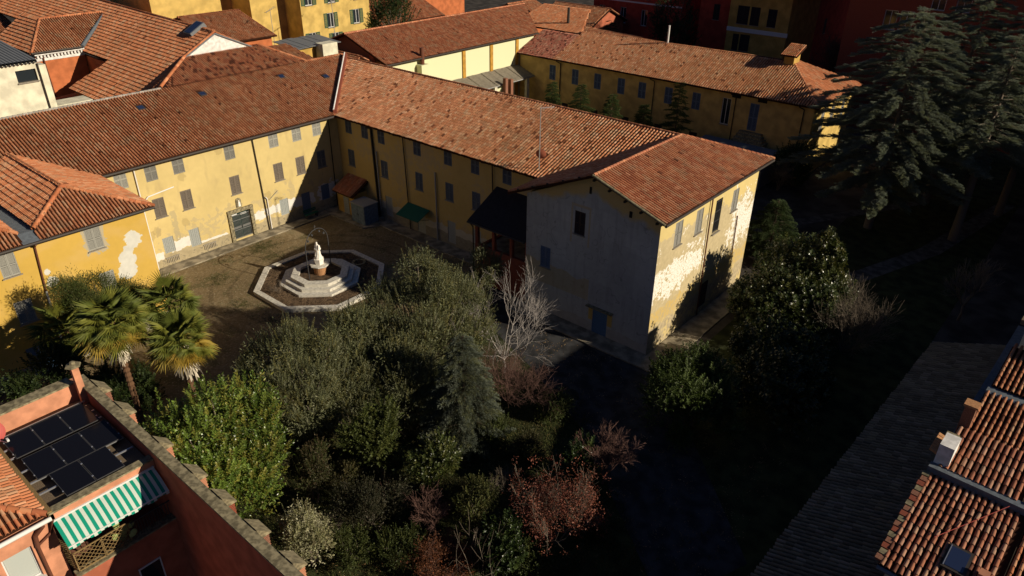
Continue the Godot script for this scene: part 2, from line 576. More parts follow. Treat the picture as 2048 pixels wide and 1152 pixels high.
	pw.quad(b - side + dn, a - side + dn, a - side + up, b - side + up)
	pw.quad(a + side + dn, b + side + dn, b + side + up, a + side + up)
	pw.quad(a - side + dn, a + side + dn, a + side + up, a - side + up)
	part(t, "parapet", pw, mat("brick_red"))
	var cp := MB.new()
	var s2 := side * .45
	var o2 := side * -.75 + Vector3.UP * .46
	cp.tube(a + o2, b + o2, .075, .075, 5, true)
	part(t, "coping", cp, mat("plaster_white"))

# ---- the long main wing, its courtyard wall in shade
func main_wing() -> void:
	var t := thing("yellow_wing", "long yellow wing in shade on the courtyard side under pinkish weathered roof tiles", "building")
	var z0 := -59.4
	var p0 := Vector3(43.1, 0, z0)
	var W := 27.5
	var H := 9.7
	var op := []
	var top := [-57.64, -55.18, -52.77, -47.8, -43.85, -40.58, -36.97]
	var mid := [-57.61, -52.61, -47.74, -43.79, -40.5]
	for z in top:
		op.append([z - z0, 8.72, 1.0, 1.66, .12])
	for z in mid:
		op.append([z - z0, 5.4, 1.0, 1.72, .12])
	var doors := [[-47.71, 1.2, 1.1, 2.1], [-43.65, 1.45, 1.0, 2.2], [-40.47, 1.5, 1.0, 2.3], [-52.3, 1.6, 1.0, 2.1]]
	for q in doors:
		op.append([q[0] - z0, q[1], q[2], q[3], .12])
	var f := func(u: float, y: float) -> Color:
		var x := u
		var a := fbm(0, x * 1.1 + 60, y * 1.2)
		var s := fbm(1, x * 1.2 + 9, y * 0.7)
		var d := fbm(2, x + 31, y)
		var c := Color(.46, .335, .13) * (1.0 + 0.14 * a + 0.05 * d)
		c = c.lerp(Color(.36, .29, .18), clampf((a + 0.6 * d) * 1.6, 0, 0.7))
		if y < 1.25 + .2 * s:
			c = Color(.24, .215, .16) * (1.0 + .2 * d)
		elif y < 1.95 + .25 * s + .1 * d and x > 6.0:
			c = Color(.42, .385, .31) * (1.0 + .1 * d)
		return c
	part(t, "wall", wall_mesh(p0, Vector3.BACK, W, H, op), facade_mat("main_wing_wall", W, H, f, 18.0))
	var sh := mat("shutter_blue")
	for z in top:
		shutter_window(t, p0, Vector3.BACK, z - z0, 8.72, 1.0, 1.66, mat("shutter_slate", Color(.15, .17, .20), .8, "grain", .9), false)
	for z in mid:
		shutter_window(t, p0, Vector3.BACK, z - z0, 5.4, 1.0, 1.72, mat("shutter_slate"))
	for q in doors:
		plank_door(t, p0, Vector3.BACK, q[0] - z0, q[1], q[2], q[3], mat("door_pale"))
	var bk := MB.new()
	bk.span(Vector3(54.5, 0, -67), Vector3(54.9, 10.4, -31.02))
	part(t, "rear_wall", bk, mat("plaster_ochre"))
	var ng := MB.new()
	ng.span(Vector3(43.2, 0, -67.2), Vector3(54.4, 9.8, -66.9))
	part(t, "rear_wall", ng, mat("plaster_ochre"))
	var xf := 42.97
	pipe(t, "downpipe", [Vector3(xf - .5, 9.4, -54.1), Vector3(xf, 9.2, -54.05), Vector3(xf, .15, -53.75)], .11, mat("pipe_dark"))
	pipe(t, "downpipe", [Vector3(xf, 7.0, -53.5), Vector3(xf, .9, -53.45)], .07, mat("pipe_grey"))
	pipe(t, "downpipe", [Vector3(xf - .5, 9.42, -50.3), Vector3(xf, 9.3, -49.55), Vector3(xf, .15, -49.2)], .055, mat("pipe_dark"))
	pipe(t, "downpipe", [Vector3(xf, 6.86, -45.45), Vector3(xf, .15, -45.42)], .07, mat("pipe_grey"))
	pipe(t, "downpipe", [Vector3(xf - .5, 9.42, -39.3), Vector3(xf, 9.3, -38.5), Vector3(xf, 5.9, -38.42)], .055, mat("pipe_dark"))
	var ex := 42.4
	var ey := 9.6
	var rf := tile_roof(t, "roof", [Vector3(ex, ey, -58.75), Vector3(ex, ey, -32.75), Vector3(50.85, 12.62, -25.7), Vector3(50.85, 12.62, -67.3)], Vector3.BACK, PINK, {"rough": 0.8, "dark": 0.018, "pitch": .29})
	tile_roof(t, "roof", [Vector3(50.85, 12.62, -67.3), Vector3(50.85, 12.62, -25.7), Vector3(56.0, 10.72, -19.95), Vector3(56.2, 10.7, -67.3)], Vector3.BACK, OLD)
	ridge(rf, Vector3(50.85, 12.66, -67.2), Vector3(50.85, 12.66, -25.7), OLD)
	var raf := MB.new()
	for i in 38:
		raf.box(Vector3(42.78, 9.56, -58.2 + i * .68), Vector3(.7, .1, .1), Basis(Vector3.BACK, .34))
	part(t, "rafters", raf, mat("pipe_dark"))
	# lean-to loggia in the corner beside the end block
	var pr := MB.new()
	var A := Vector3(39.45, 5.55, -38.1)
	var B := Vector3(39.45, 5.55, -31.95)
	var C := Vector3(43.1, 7.45, -31.95)
	var D := Vector3(43.1, 7.45, -38.1)
	var th := Vector3(0, -.16, 0)
	pr.quad(A, B, C, D); pr.quad(D + th, C + th, B + th, A + th)
	pr.quad(A + th, B + th, B, A); pr.quad(D + th, A + th, A, D)
	var lr := part(t, "loggia_roof", pr, mat("membrane"))
	var lw := MB.new()
	lw.span(Vector3(39.8, 0, -37.6), Vector3(40.1, 3.5, -31.95))
	lw.span(Vector3(40.1, 0, -37.6), Vector3(43.1, 3.2, -37.3))
	part(t, "loggia_parapet", lw, mat("red_frame"))
	for z in [-37.45, -35.6, -33.7, -32.1]:
		var po := MB.new()
		po.span(Vector3(39.82, 3.5, z - .14), Vector3(40.08, 5.45, z + .14))
		part(t, "loggia_post", po, mat("red_frame"))
	var po2 := MB.new()
	po2.span(Vector3(42.7, 3.2, -37.58), Vector3(43.0, 7.0, -37.32))
	part(t, "loggia_post", po2, mat("red_frame"))
	var fl := MB.new()
	fl.span(Vector3(40.1, 2.9, -37.3), Vector3(43.1, 3.1, -31.95))
	part(t, "loggia_floor", fl, mat("concrete_path"))
	gutter(t, Vector3(39.4, 5.42, -38.1), Vector3(39.4, 5.42, -32), mat("gutter_dark"), .07)
	pipe(t, "downpipe", [Vector3(39.4, 5.4, -37.75), Vector3(39.7, 5.0, -37.72), Vector3(39.7, .1, -37.72)], .05, mat("pipe_dark"))

# ---- the gabled block at the near end of the main wing
func end_block() -> void:
	var t := thing("end_block", "gabled end block with peeling white plaster on its sunlit wall and a blue door", "building")
	var X := 39.52
	var Z := -20.56
	# gable wall, facing the garden drive, in shade
	var z0 := -31.9
	var W := Z - z0
	var H := 9.6
	var p0 := Vector3(X, 0, z0)
	var ops := [[-26.99 - z0, 8.58, .92, 1.8, .14], [-29.98 - z0, 4.86, .95, 1.75, .14], [-24.7 - z0, 1.1, 1.3, 2.2, .14]]
	var fx := func(u: float, y: float) -> Color:
		var a := fbm(0, u * 1.0 + 200, y * 1.2)
		var s := fbm(1, u * 1.1 + 77, y)
		var d := fbm(2, u + 5, y + 9)
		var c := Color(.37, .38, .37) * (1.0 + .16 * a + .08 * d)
		for q in [[2.2, 6.2, 1.6, 1.1, 1.08], [8.6, 5.4, 1.1, 2.6, .93], [9.8, 8.6, 1.0, .9, 1.07], [6.4, 3.6, 1.8, .7, .94], [3.4, 9.0, .8, .6, 1.06], [7.3, 7.2, .5, 2.8, 1.05]]:
			if absf(u - q[0]) < q[2] and absf(y - q[1]) < q[3]:
				c = c * q[4]
		var run := fbm(2, u * 1.1, y * .12)
		if run > .22:
			c = c.lerp(Color(.2, .2, .19), clampf((run - .22) * 1.2, 0, .22))
		if absf(fbm(1, u * .8 + 3, y * .8)) < .012:
			c = c * .7
		var yy := y - (9.6 + maxf(0, 2.6 - absf(u - 6.2) * .55) * .5) + .5 * s
		if yy > 0:
			c = c.lerp(Color(.50, .36, .13), clampf(yy * 2.0, 0, .85))
		if u < 6 and y < 4.2 + .6 * s and y > 2.6:
			c = c.lerp(Color(.42, .32, .13), .5)
		if y > 6.9 and y < 10.0 and absf(u - 4.95) < .85 and (absf(u - 4.95) > .72 or y > 9.8):
			c = Color(.40, .34, .24)
		if y < .9 + .15 * s:
			c = Color(.36, .35, .32) * (1.0 + .12 * d)
		if y < 2.15 and absf(u - 7.2) < 1.05 and absf(u - 7.2) > .6 and y > 1.1:
			c = Color(.50, .36, .12)
		return c
	part(t, "wall", wall_mesh(p0, Vector3.BACK, W, H, ops, [Vector2(0, H), Vector2(6.2, 12.5), Vector2(W, 10.6), Vector2(W, H)]), facade_mat("gable_wall", W, 12.5, fx, 20.0))
	shutter_window(t, p0, Vector3.BACK, -26.99 - z0, 8.58, .92, 1.8, mat("shutter_dark"), true)
	shutter_window(t, p0, Vector3.BACK, -29.98 - z0, 4.86, .95, 1.75, mat("shutter_blue"), true)
	plank_door(t, p0, Vector3.BACK, -24.7 - z0, 1.1, 1.3, 2.2, mat("door_blue"))
	var hd := MB.new()
	hd.box(Vector3(39.4, 2.32, -24.7), Vector3(.4, .09, 2.3))
	part(t, "door_hood", hd, mat("coping_stone"))
	for q in [[-26.24, 11.3, .16, .5], [-22.9, 10.45, .2, .45]]:
		var v := MB.new()
		v.box(Vector3(39.5, q[1], q[0]), Vector3(.06, q[3], q[2]))
		part(t, "vent_slit", v, mat("dark_gap"))
	# sunlit wall
	var q0 := Vector3(X, 0, Z)
	var W2 := 15.4
	var H2 := 10.75
	var ops2 := [[42.16 - X, 8.84, 1.06, 1.86, .12], [45.18 - X, 8.76, 1.06, 1.9, .12], [48.2 - X, 8.2, 1.05, 2.7, .2], [51.05 - X, 8.6, 1.06, 1.8, .12], [47.9 - X, 1.6, 1.2, 2.2, .14]]
	var fz := func(u: float, y: float) -> Color:
		var a := fbm(0, u * 1.3 + 300, y * 1.3)
		var s := fbm(1, u * 1.2 + 40, y * 1.2 + 3)
		var d := fbm(2, u * 1.3, y * 1.3 + 50)
		var e := fbm(3, u * 1.0, y * 1.0)
		var c := Color(.58, .46, .20) * (1.0 + .1 * a + .04 * d)
		var low := 9.2 - .045 * u + .7 * s + .35 * d
		if y < low:
			c = Color(.46, .38, .225) * (1.0 + .14 * d + .1 * a)
		var band := 1.0 - absf(y - (5.2 + .12 * u)) / (2.1 + .5 * s)
		var wleft := clampf((7.6 - u) * .7, 0, 1) * band
		var wright := clampf((u - 10.2) * .45, 0, 1) * (1.0 - absf(y - 6.4) / 3.2)
		var k := maxf(wleft, wright) + .55 * s + .5 * d + .35 * e
		if k > .52:
			c = Color(.74, .71, .64) * (1.0 + .07 * e)
			if e < -.25:
				c = Color(.56, .49, .36)
		if y < 3.6 + .5 * s and y > 2.0:
			c = c.lerp(Color(.53, .37, .11), clampf(.5 + d, 0, .8))
		if y < 2.2 + .6 * d:
			c = Color(.40, .33, .21) * (1.0 + .3 * d + .15 * e)
			if s + d > .3:
				c = Color(.53, .42, .2)
		return c
	part(t, "wall", wall_mesh(q0, Vector3.RIGHT, W2, H2, ops2), facade_mat("peeling_wall", W2, H2, fz, 26.0))
	for i in [0, 1, 3]:
		shutter_window(t, q0, Vector3.RIGHT, ops2[i][0], ops2[i][1], ops2[i][2], ops2[i][3], mat("shutter_grey"), true)
	var gw := part(t, "window", frame_mesh(1.05, 2.7, .05), mat("dark_gap"))
	gw.transform = wall_xf(q0, Vector3.RIGHT, ops2[2][0], ops2[2][1], -.17)
	var gr := MB.new()
	for i in 8:
		gr.box(Vector3(-.44 + i * .126, 0, 0), Vector3(.03, 2.6, .03))
	for y in [-1.2, -.4, .4, 1.2]:
		gr.box(Vector3(0, y, .01), Vector3(1.0, .04, .03))
	part(gw, "grille", gr, mat("iron")).position = Vector3(0, 0, .14)
	part(gw, "sill", box_mesh(Vector3(1.25, .08, .25)), mat("sill_stone")).position = Vector3(0, -1.4, .2)
	plank_door(t, q0, Vector3.RIGHT, ops2[4][0], ops2[4][1], 1.2, 2.2, mat("shutter_dark"))
	pipe(t, "downpipe", [Vector3(46.65, 10.5, Z + .14), Vector3(46.9, .15, Z + .14)], .055, mat("pipe_brown"))
	pipe(t, "cable_duct", [Vector3(51.9, 7.0, Z + .08), Vector3(52.1, 3.5, Z + .08)], .05, mat("pipe_brown"))
	var bk := MB.new()
	bk.span(Vector3(X + .41, 0, -31.9), Vector3(43.1, 9.6, -31.6))
	part(t, "rear_wall", bk, mat("plaster_ochre"))
	var bk2 := MB.new()
	bk2.span(Vector3(54.5, 0, -31), Vector3(54.88, 10.6, Z - .01))
	part(t, "rear_wall", bk2, mat("plaster_ochre"))
	# roof: a shaded slope to the courtyard, a sunlit one to the garden with a hip at its far end
	var r0 := Vector3(38.9, 12.68, -25.7)
	var r1 := Vector3(50.9, 12.68, -25.7)
	var rf := tile_roof(t, "roof", [Vector3(38.9, 10.78, -19.95), Vector3(55.95, 10.78, -19.95), r1, r0], Vector3.RIGHT, WARM, {"rough": .5, "course": .36, "pitch": .26})
	tile_roof(t, "roof", [r0, r1, Vector3(42.3, 9.62, -32.9), Vector3(38.9, 9.40, -33.3)], Vector3.RIGHT, OLD, {"rough": .6, "pitch": .26})
	ridge(rf, r0, r1, [Color(.46, .19, .10), Color(.42, .16, .09), Color(.5, .22, .12), Color(.4, .15, .08)], .16)
	ridge(rf, r1, Vector3(55.95, 10.8, -19.95), WARM)
	var vr := MB.new()
	vr.tube(Vector3(38.88, 12.7, -25.75), Vector3(38.88, 10.74, -19.95), .1, .1, 6, true)
	part(t, "verge_mortar", vr, mat("coping_stone"))
	gutter(t, Vector3(38.9, 10.66, -19.9), Vector3(55.9, 10.66, -19.9), mat("gutter_dark"), .1)
	var rr := MB.new()
	for i in 5:
		rr.box(Vector3(39.2, 12.3 - i * .42, -26.2 + i * 1.27 + .5), Vector3(.55, .14, .14))
		rr.box(Vector3(39.2, 12.2 - i * .58, -26.9 - i * 1.36), Vector3(.55, .14, .14))
	part(t, "purlins", rr, mat("pipe_dark"))

# ---- the ochre house that juts out of the left wing
func left_house() -> void:
	var t := thing("ochre_house", "bright ochre house with a white plaster patch and a hipped tile roof", "house")
	var x0 := 4.0
	var Z := -50.6
	var p0 := Vector3(x0, 0, Z)
	var W := 15.4
	var H := 9.6
	var wins := [[15.75, 8.36, 1.04, 1.62], [10.5, 8.38, 1.0, 1.62], [10.5, 4.93, 1.04, 1.66], [15.87, 4.95, 1.0, 1.6], [6.5, 8.38, 1.0, 1.62]]
	var op := []
	for q in wins:
		op.append([q[0] - x0, q[1], q[2], q[3], .12])
	op.append([10.45 - x0, 1.15, 1.5, 2.3, .14])
	var f := func(u: float, y: float) -> Color:
		var x := x0 + u
		var a := fbm(0, x + 90, y)
		var s := fbm(1, x * .8 + 8, y)
		var d := fbm(2, x * 1.2, y * 1.2)
		var c := Color(.53, .345, .075) * (1.0 + .10 * a + .04 * d)
		c = c.lerp(Color(.56, .38, .14), clampf(s * .8, 0, .4))
		var k := 9.0
		for q in [[18.12, 7.45, .62, .62], [17.65, 6.75, .35, .45], [17.42, 6.15, .6, .6], [17.25, 5.25, .68, .55], [17.4, 5.7, .5, .5], [12.55, 6.35, .36, .36], [12.4, 7.1, .2, .2]]:
			k = minf(k, Vector2((x - q[0]) / q[2], (y - q[1]) / q[3]).length())
		if k + .35 * d < 1.0:
			c = Color(.58, .565, .50) * (1.0 + .10 * d + .08 * s)
		var wk := maxf(absf(x - 15.75) / .72, absf(y - 8.3) / 1.0)
		if wk + .3 * d < 1.0:
			c = Color(.42, .36, .24)
		if y < 1.0:
			c = Color(.33, .30, .24) * (1.0 + .2 * d)
		return c
	part(t, "wall", wall_mesh(p0, Vector3.RIGHT, W, H, op), facade_mat("ochre_wall", W, H, f, 22.0))
	for q in wins:
		shutter_window(t, p0, Vector3.RIGHT, q[0] - x0, q[1], q[2], q[3], mat("shutter_pale"))
	plank_door(t, p0, Vector3.RIGHT, 10.45 - x0, 1.15, 1.5, 2.3, mat("door_blue"))
	var sd := MB.new()
	sd.span(Vector3(19.1, 0, -59.4), Vector3(19.4, 9.6, Z - .4))
	part(t, "side_wall", sd, mat("plaster_ochre"))
	pipe(t, "downpipe", [Vector3(12.2, 9.35, Z + .55), Vector3(12.2, 9.1, Z + .12), Vector3(11.98, 5.9, Z + .12)], .06, mat("pipe_brown"))
	pipe(t, "downpipe", [Vector3(11.98, 5.9, Z + .12), Vector3(11.9, 2.0, Z + .12)], .07, mat("pipe_white"))
	gutter(t, Vector3(2, 9.5, -49.98), Vector3(19.95, 9.5, -49.98), mat("gutter_dark"), .1)
	var ap := Vector3(15.65, 11.4, -53.6)
	var rb := Vector3(15.65, 11.4, -63.6)
	var lowl := Vector3(12.6, 10.1, -51.0)
	var rf := tile_roof(t, "roof", [Vector3(12.45, 9.62, -50.04), Vector3(19.95, 9.6, -50.0), ap, lowl], Vector3.RIGHT, OLD, {"pitch": .23, "course": .38, "rough": .5})
	tile_roof(t, "roof", [Vector3(19.95, 9.6, -50.0), Vector3(19.95, 9.6, -58.8), rb, ap], Vector3.BACK, FLAT, {"pitch": .23, "course": .4, "rough": .4, "wide": .8})
	tile_roof(t, "roof", [lowl, Vector3(12.6, 10.1, -62), rb, ap], Vector3.BACK, FLAT, {"pitch": .23, "course": .4, "rough": .4, "wide": .8})
	ridge(rf, ap, Vector3(19.95, 9.65, -50.0), FLAT)
	ridge(rf, ap, lowl, FLAT, .17)
	ridge(rf, rb, ap, OLD, .16)
	# neighbouring hip over the valley gutter
	var la := Vector3(8.6, 11.4, -53.6)
	tile_roof(t, "roof", [Vector3(2, 9.6, -50.0), Vector3(11.6, 9.6, -50.02), Vector3(11.55, 10.1, -51.0), la, Vector3(2, 11.4, -53.6)], Vector3.RIGHT, OLD, {"pitch": .23, "course": .38})
	tile_roof(t, "roof", [Vector3(11.55, 10.1, -51.0), Vector3(11.55, 10.1, -62), Vector3(8.6, 11.4, -62), la], Vector3.BACK, FLAT, {"pitch": .23, "course": .38})
	ridge(rf, la, Vector3(11.6, 10.12, -50.9), FLAT)
	var vg := MB.new()
	vg.span(Vector3(11.4, 9.75, -62), Vector3(12.7, 9.95, -51.0))
	vg.quad(Vector3(11.5, 9.62, -49.95), Vector3(12.6, 9.62, -49.95), Vector3(12.6, 9.96, -51.0), Vector3(11.5, 9.96, -51.0))
	part(t, "valley_gutter", vg, mat("zinc"))

# ------------------------------------------------------------------ walls with openings
# p0: lower left corner seen from outside, u: to the right. openings: [u, y, w, h, depth] from centre
func wall_mesh(p0: Vector3, u: Vector3, w: float, h: float, openings: Array, top: Array = []) -> MB:
	var b := MB.new()
	var nrm := u.cross(Vector3.UP)
	var xs := [0.0, w]
	var ys := [0.0, h]
	for o in openings:
		xs.append_array([o[0] - o[2] * 0.5, o[0] + o[2] * 0.5])
		ys.append_array([o[1] - o[3] * 0.5, o[1] + o[3] * 0.5])
	xs.sort()
	ys.sort()
	var tot := h
	for q in top:
		tot = maxf(tot, q.y)
	for i in xs.size() - 1:
		if xs[i + 1] - xs[i] < 1e-4:
			continue
		for j in ys.size() - 1:
			if ys[j + 1] - ys[j] < 1e-4:
				continue
			var mx: float = (xs[i] + xs[i + 1]) * 0.5
			var my: float = (ys[j] + ys[j + 1]) * 0.5
			var open := false
			for o in openings:
				if absf(mx - o[0]) < o[2] * 0.5 and absf(my - o[1]) < o[3] * 0.5:
					open = true
					break
			if open:
				continue
			b.quv(p0 + u * xs[i] + Vector3.UP * ys[j], p0 + u * xs[i + 1] + Vector3.UP * ys[j], p0 + u * xs[i + 1] + Vector3.UP * ys[j + 1], p0 + u * xs[i] + Vector3.UP * ys[j + 1], Vector2(xs[i] / w, 1.0 - ys[j] / tot), Vector2(xs[i + 1] / w, 1.0 - ys[j + 1] / tot))
	for o in openings:
		var d: Vector3 = -nrm * o[4]
		var a: Vector3 = p0 + u * (o[0] - o[2] * 0.5) + Vector3.UP * (o[1] - o[3] * 0.5)
		var uu: Vector3 = u * o[2]
		var vv: Vector3 = Vector3.UP * o[3]
		var t0 := Vector2(o[0] / w, 1.0 - o[1] / tot)
		b.quv(a, a + uu, a + uu + d, a + d, t0, t0)
		b.quv(a + vv + d, a + uu + vv + d, a + uu + vv, a + vv, t0, t0)
		b.quv(a + d, a + vv + d, a + vv, a, t0, t0)
		b.quv(a + uu, a + uu + vv, a + uu + vv + d, a + uu + d, t0, t0)
	if top.size() > 0:   # a gable above the rectangle: points (u, y) from left to right
		for i in range(1, top.size() - 1):
			var q0: Vector2 = top[0]
			var q1: Vector2 = top[i]
			var q2: Vector2 = top[i + 1]
			var f := func(q: Vector2) -> Vector3: return p0 + u * q.x + Vector3.UP * q.y
			var g := func(q: Vector2) -> Vector2: return Vector2(q.x / w, 1.0 - q.y / tot)
			b.tri(f.call(q0), f.call(q2), f.call(q1), g.call(q0), g.call(q2), g.call(q1))
	# back face, a wall's thickness behind
	var bk := -nrm * 0.4
	b.quad(p0 + u * (w - .41) + bk, p0 + u * .41 + bk, p0 + u * .41 + bk + Vector3.UP * h, p0 + u * (w - .41) + bk + Vector3.UP * h)
	return b

# frame of a wall: local x to the right, y up, z outwards
func wall_xf(p0: Vector3, u: Vector3, cu: float, cy: float, out := 0.0) -> Transform3D:
	var nrm := u.cross(Vector3.UP)
	return Transform3D(Basis(u, Vector3.UP, nrm), p0 + u * cu + Vector3.UP * cy + nrm * out)

func shutter_mesh(w: float, h: float) -> Mesh:
	var key := "shutter%.2f_%.2f" % [w, h]
	if meshes.has(key):
		return meshes[key]
	var b := MB.new()
	var fr := 0.055
	for s in [-1, 1]:
		b.box(Vector3(s * (w - fr) * 0.5, 0, 0), Vector3(fr, h, 0.045))
		b.box(Vector3(0, s * (h - fr * 1.4) * 0.5, 0), Vector3(w - 2 * fr, fr * 1.4, 0.045))
	b.box(Vector3(0, -h * 0.02, 0), Vector3(w - 2 * fr, fr * 1.4, 0.045))
	var k := int(h / 0.062)
	for i in k:
		var y := -h * 0.5 + (i + 0.5) * h / k
		if absf(y) > h * 0.5 - 0.08 or absf(y + h * 0.02) < 0.05:
			continue
		b.quad(Vector3(-w * .5 + fr, y - 0.02, 0.016), Vector3(w * .5 - fr, y - 0.02, 0.016), Vector3(w * .5 - fr, y + 0.012, -0.016), Vector3(-w * .5 + fr, y + 0.012, -0.016))
	meshes[key] = b.mesh()
	return meshes[key]

func frame_mesh(w: float, h: float, t := 0.06, d := 0.05) -> Mesh:
	var key := "frame%.2f_%.2f_%.2f" % [w, h, t]
	if meshes.has(key):
		return meshes[key]
	var b := MB.new()
	for s in [-1, 1]:
		b.box(Vector3(s * (w - t) * 0.5, 0, 0), Vector3(t, h, d))
		b.box(Vector3(0, s * (h - t) * 0.5, 0), Vector3(w - 2 * t, t, d))
	b.quad(Vector3(-w * .5, -h * .5, -d * .5), Vector3(w * .5, -h * .5, -d * .5), Vector3(w * .5, h * .5, -d * .5), Vector3(-w * .5, h * .5, -d * .5))
	meshes[key] = b.mesh()
	return meshes[key]

func box_mesh(size: Vector3) -> Mesh:
	var key := "box%s" % size
	if not meshes.has(key):
		var b := MB.new()
		b.box(Vector3.ZERO, size)
		meshes[key] = b.mesh()
	return meshes[key]

# a window closed by two louvred shutters, with a sill
func shutter_window(parent: Node, p0: Vector3, u: Vector3, cu: float, cy: float, w: float, h: float, m: Material, sill := true, ajar := 0.0) -> Node3D:
	var f := part(parent, "window", frame_mesh(w, h, 0.03), mat("dark_gap"))
	f.transform = wall_xf(p0, u, cu, cy, -0.085)
	for s in [-1, 1]:
		var leaf := part(f, "shutter", shutter_mesh(w * 0.5 - 0.012, h - 0.02), m)
		leaf.position = Vector3(s * w * 0.25, 0, 0.055)
		if ajar != 0.0:
			leaf.rotation.y = ajar * s
			leaf.position = Vector3(s * (w * 0.5 - cos(ajar) * w * 0.25), 0, 0.055 + sin(absf(ajar)) * w * 0.25)
	if sill:
		var sl := part(f, "sill", box_mesh(Vector3(w + 0.16, 0.06, 0.2)), mat("sill_stone"))
		sl.position = Vector3(0, -h * 0.5 - 0.03, 0.1)
	return f

# shutters standing open flat against the wall, a glazed window between them
func open_window(parent: Node, p0: Vector3, u: Vector3, cu: float, cy: float, w: float, h: float, m: Material, spread := true) -> Node3D:
	var f := part(parent, "window", frame_mesh(w, h, 0.07), mat("white_paint"))
	f.transform = wall_xf(p0, u, cu, cy, -0.12)
	var g := part(f, "pane", box_mesh(Vector3(w - 0.14, h - 0.14, 0.012)), mat("window_glass"))
	g.position = Vector3(0, 0, 0.0)
	var bar := part(f, "mullion", box_mesh(Vector3(0.06, h - 0.1, 0.04)), mat("white_paint"))
	bar.position = Vector3(0, 0, 0.02)
	if spread:
		for s in [-1, 1]:
			var leaf := part(f, "shutter", shutter_mesh(w * 0.5, h), m)
			leaf.position = Vector3(s * w * 0.77, 0, 0.15)
	var sl := part(f, "sill", box_mesh(Vector3(w + 0.1, 0.07, 0.22)), mat("sill_stone"))
	sl.position = Vector3(0, -h * 0.5 - 0.035, 0.14)
	return f

func plank_door(parent: Node, p0: Vector3, u: Vector3, cu: float, cy: float, w: float, h: float, m: Material, called := "door") -> Node3D:
	var f := part(parent, called, frame_mesh(w, h, 0.05), m)
	f.transform = wall_xf(p0, u, cu, cy, -0.06)
	var k := maxi(3, int(w / 0.16))
	for i in k:
		var pw := (w - 0.1) / k
		var pl := part(f, "plank", box_mesh(Vector3(pw - 0.012, h - 0.1, 0.03)), m)
		pl.position = Vector3(-w * .5 + 0.05 + pw * (i + .5), 0, 0.004 * (i % 2))
	return f

func pipe(parent: Node, called: String, pts: Array, r: float, m: Material) -> MeshInstance3D:
	var b := MB.new()
	b.path(pts, r, r, 8)
	return part(parent, called, b, m)

# ------------------------------------------------------------------ tiled roofs
func tile_mesh(pitch: float, course: float, wide := 0.0) -> Mesh:
	var key := "tile%.3f_%.3f_%.2f" % [pitch, course, wide]
	if meshes.has(key):
		return meshes[key]
	var b := MB.new()
	var k := 5
	var r0 := pitch * lerpf(0.33, 0.47, wide)
	var r1 := pitch * lerpf(0.27, 0.43, wide)
	var tall := lerpf(1.6, 0.75, wide)
	var step := lerpf(0.02, 0.05, wide)
	var ln := course * 1.18
	for i in k:
		var a0 := PI * i / k
		var a1 := PI * (i + 1) / k
		var n0 := Vector3(cos(a0), sin(a0), 0)
		var n1 := Vector3(cos(a1), sin(a1), 0)
		var p0 := Vector3(n0.x * r0, n0.y * r0 * tall + step, 0)
		var p1 := Vector3(n1.x * r0, n1.y * r0 * tall + step, 0)
		var q0 := Vector3(n0.x * r1, n0.y * r1 * tall - 0.004, -ln)
		var q1 := Vector3(n1.x * r1, n1.y * r1 * tall - 0.004, -ln)
		b.trin(p0, q1, p1, n0, n1, n1)
		b.trin(p0, q0, q1, n0, n0, n1)
		# the thickness that shows at the lower end
		var e0 := p0 - Vector3(n0.x, n0.y, 0) * 0.016
		var e1 := p1 - Vector3(n1.x, n1.y, 0) * 0.016
		b.quad(p0, p1, e1, e0)
	meshes[key] = b.mesh()
	return meshes[key]

const WARM := [Color(.36, .135, .065), Color(.30, .10, .05), Color(.42, .18, .09), Color(.25, .085, .045), Color(.46, .23, .13)]
const OLD := [Color(.38, .155, .074), Color(.31, .115, .053), Color(.44, .195, .10), Color(.24, .085, .04), Color(.47, .27, .155)]
const PINK := [Color(.55, .235, .115), Color(.48, .185, .085), Color(.61, .30, .16), Color(.40, .14, .062), Color(.64, .40, .25)]
const FLAT := [Color(.48, .185, .084), Color(.43, .15, .064), Color(.53, .225, .11), Color(.39, .13, .058), Color(.55, .30, .17)]
const DARK := [Color(.15, .125, .085), Color(.12, .10, .068), Color(.18, .15, .105), Color(.10, .085, .06), Color(.24, .20, .15)]

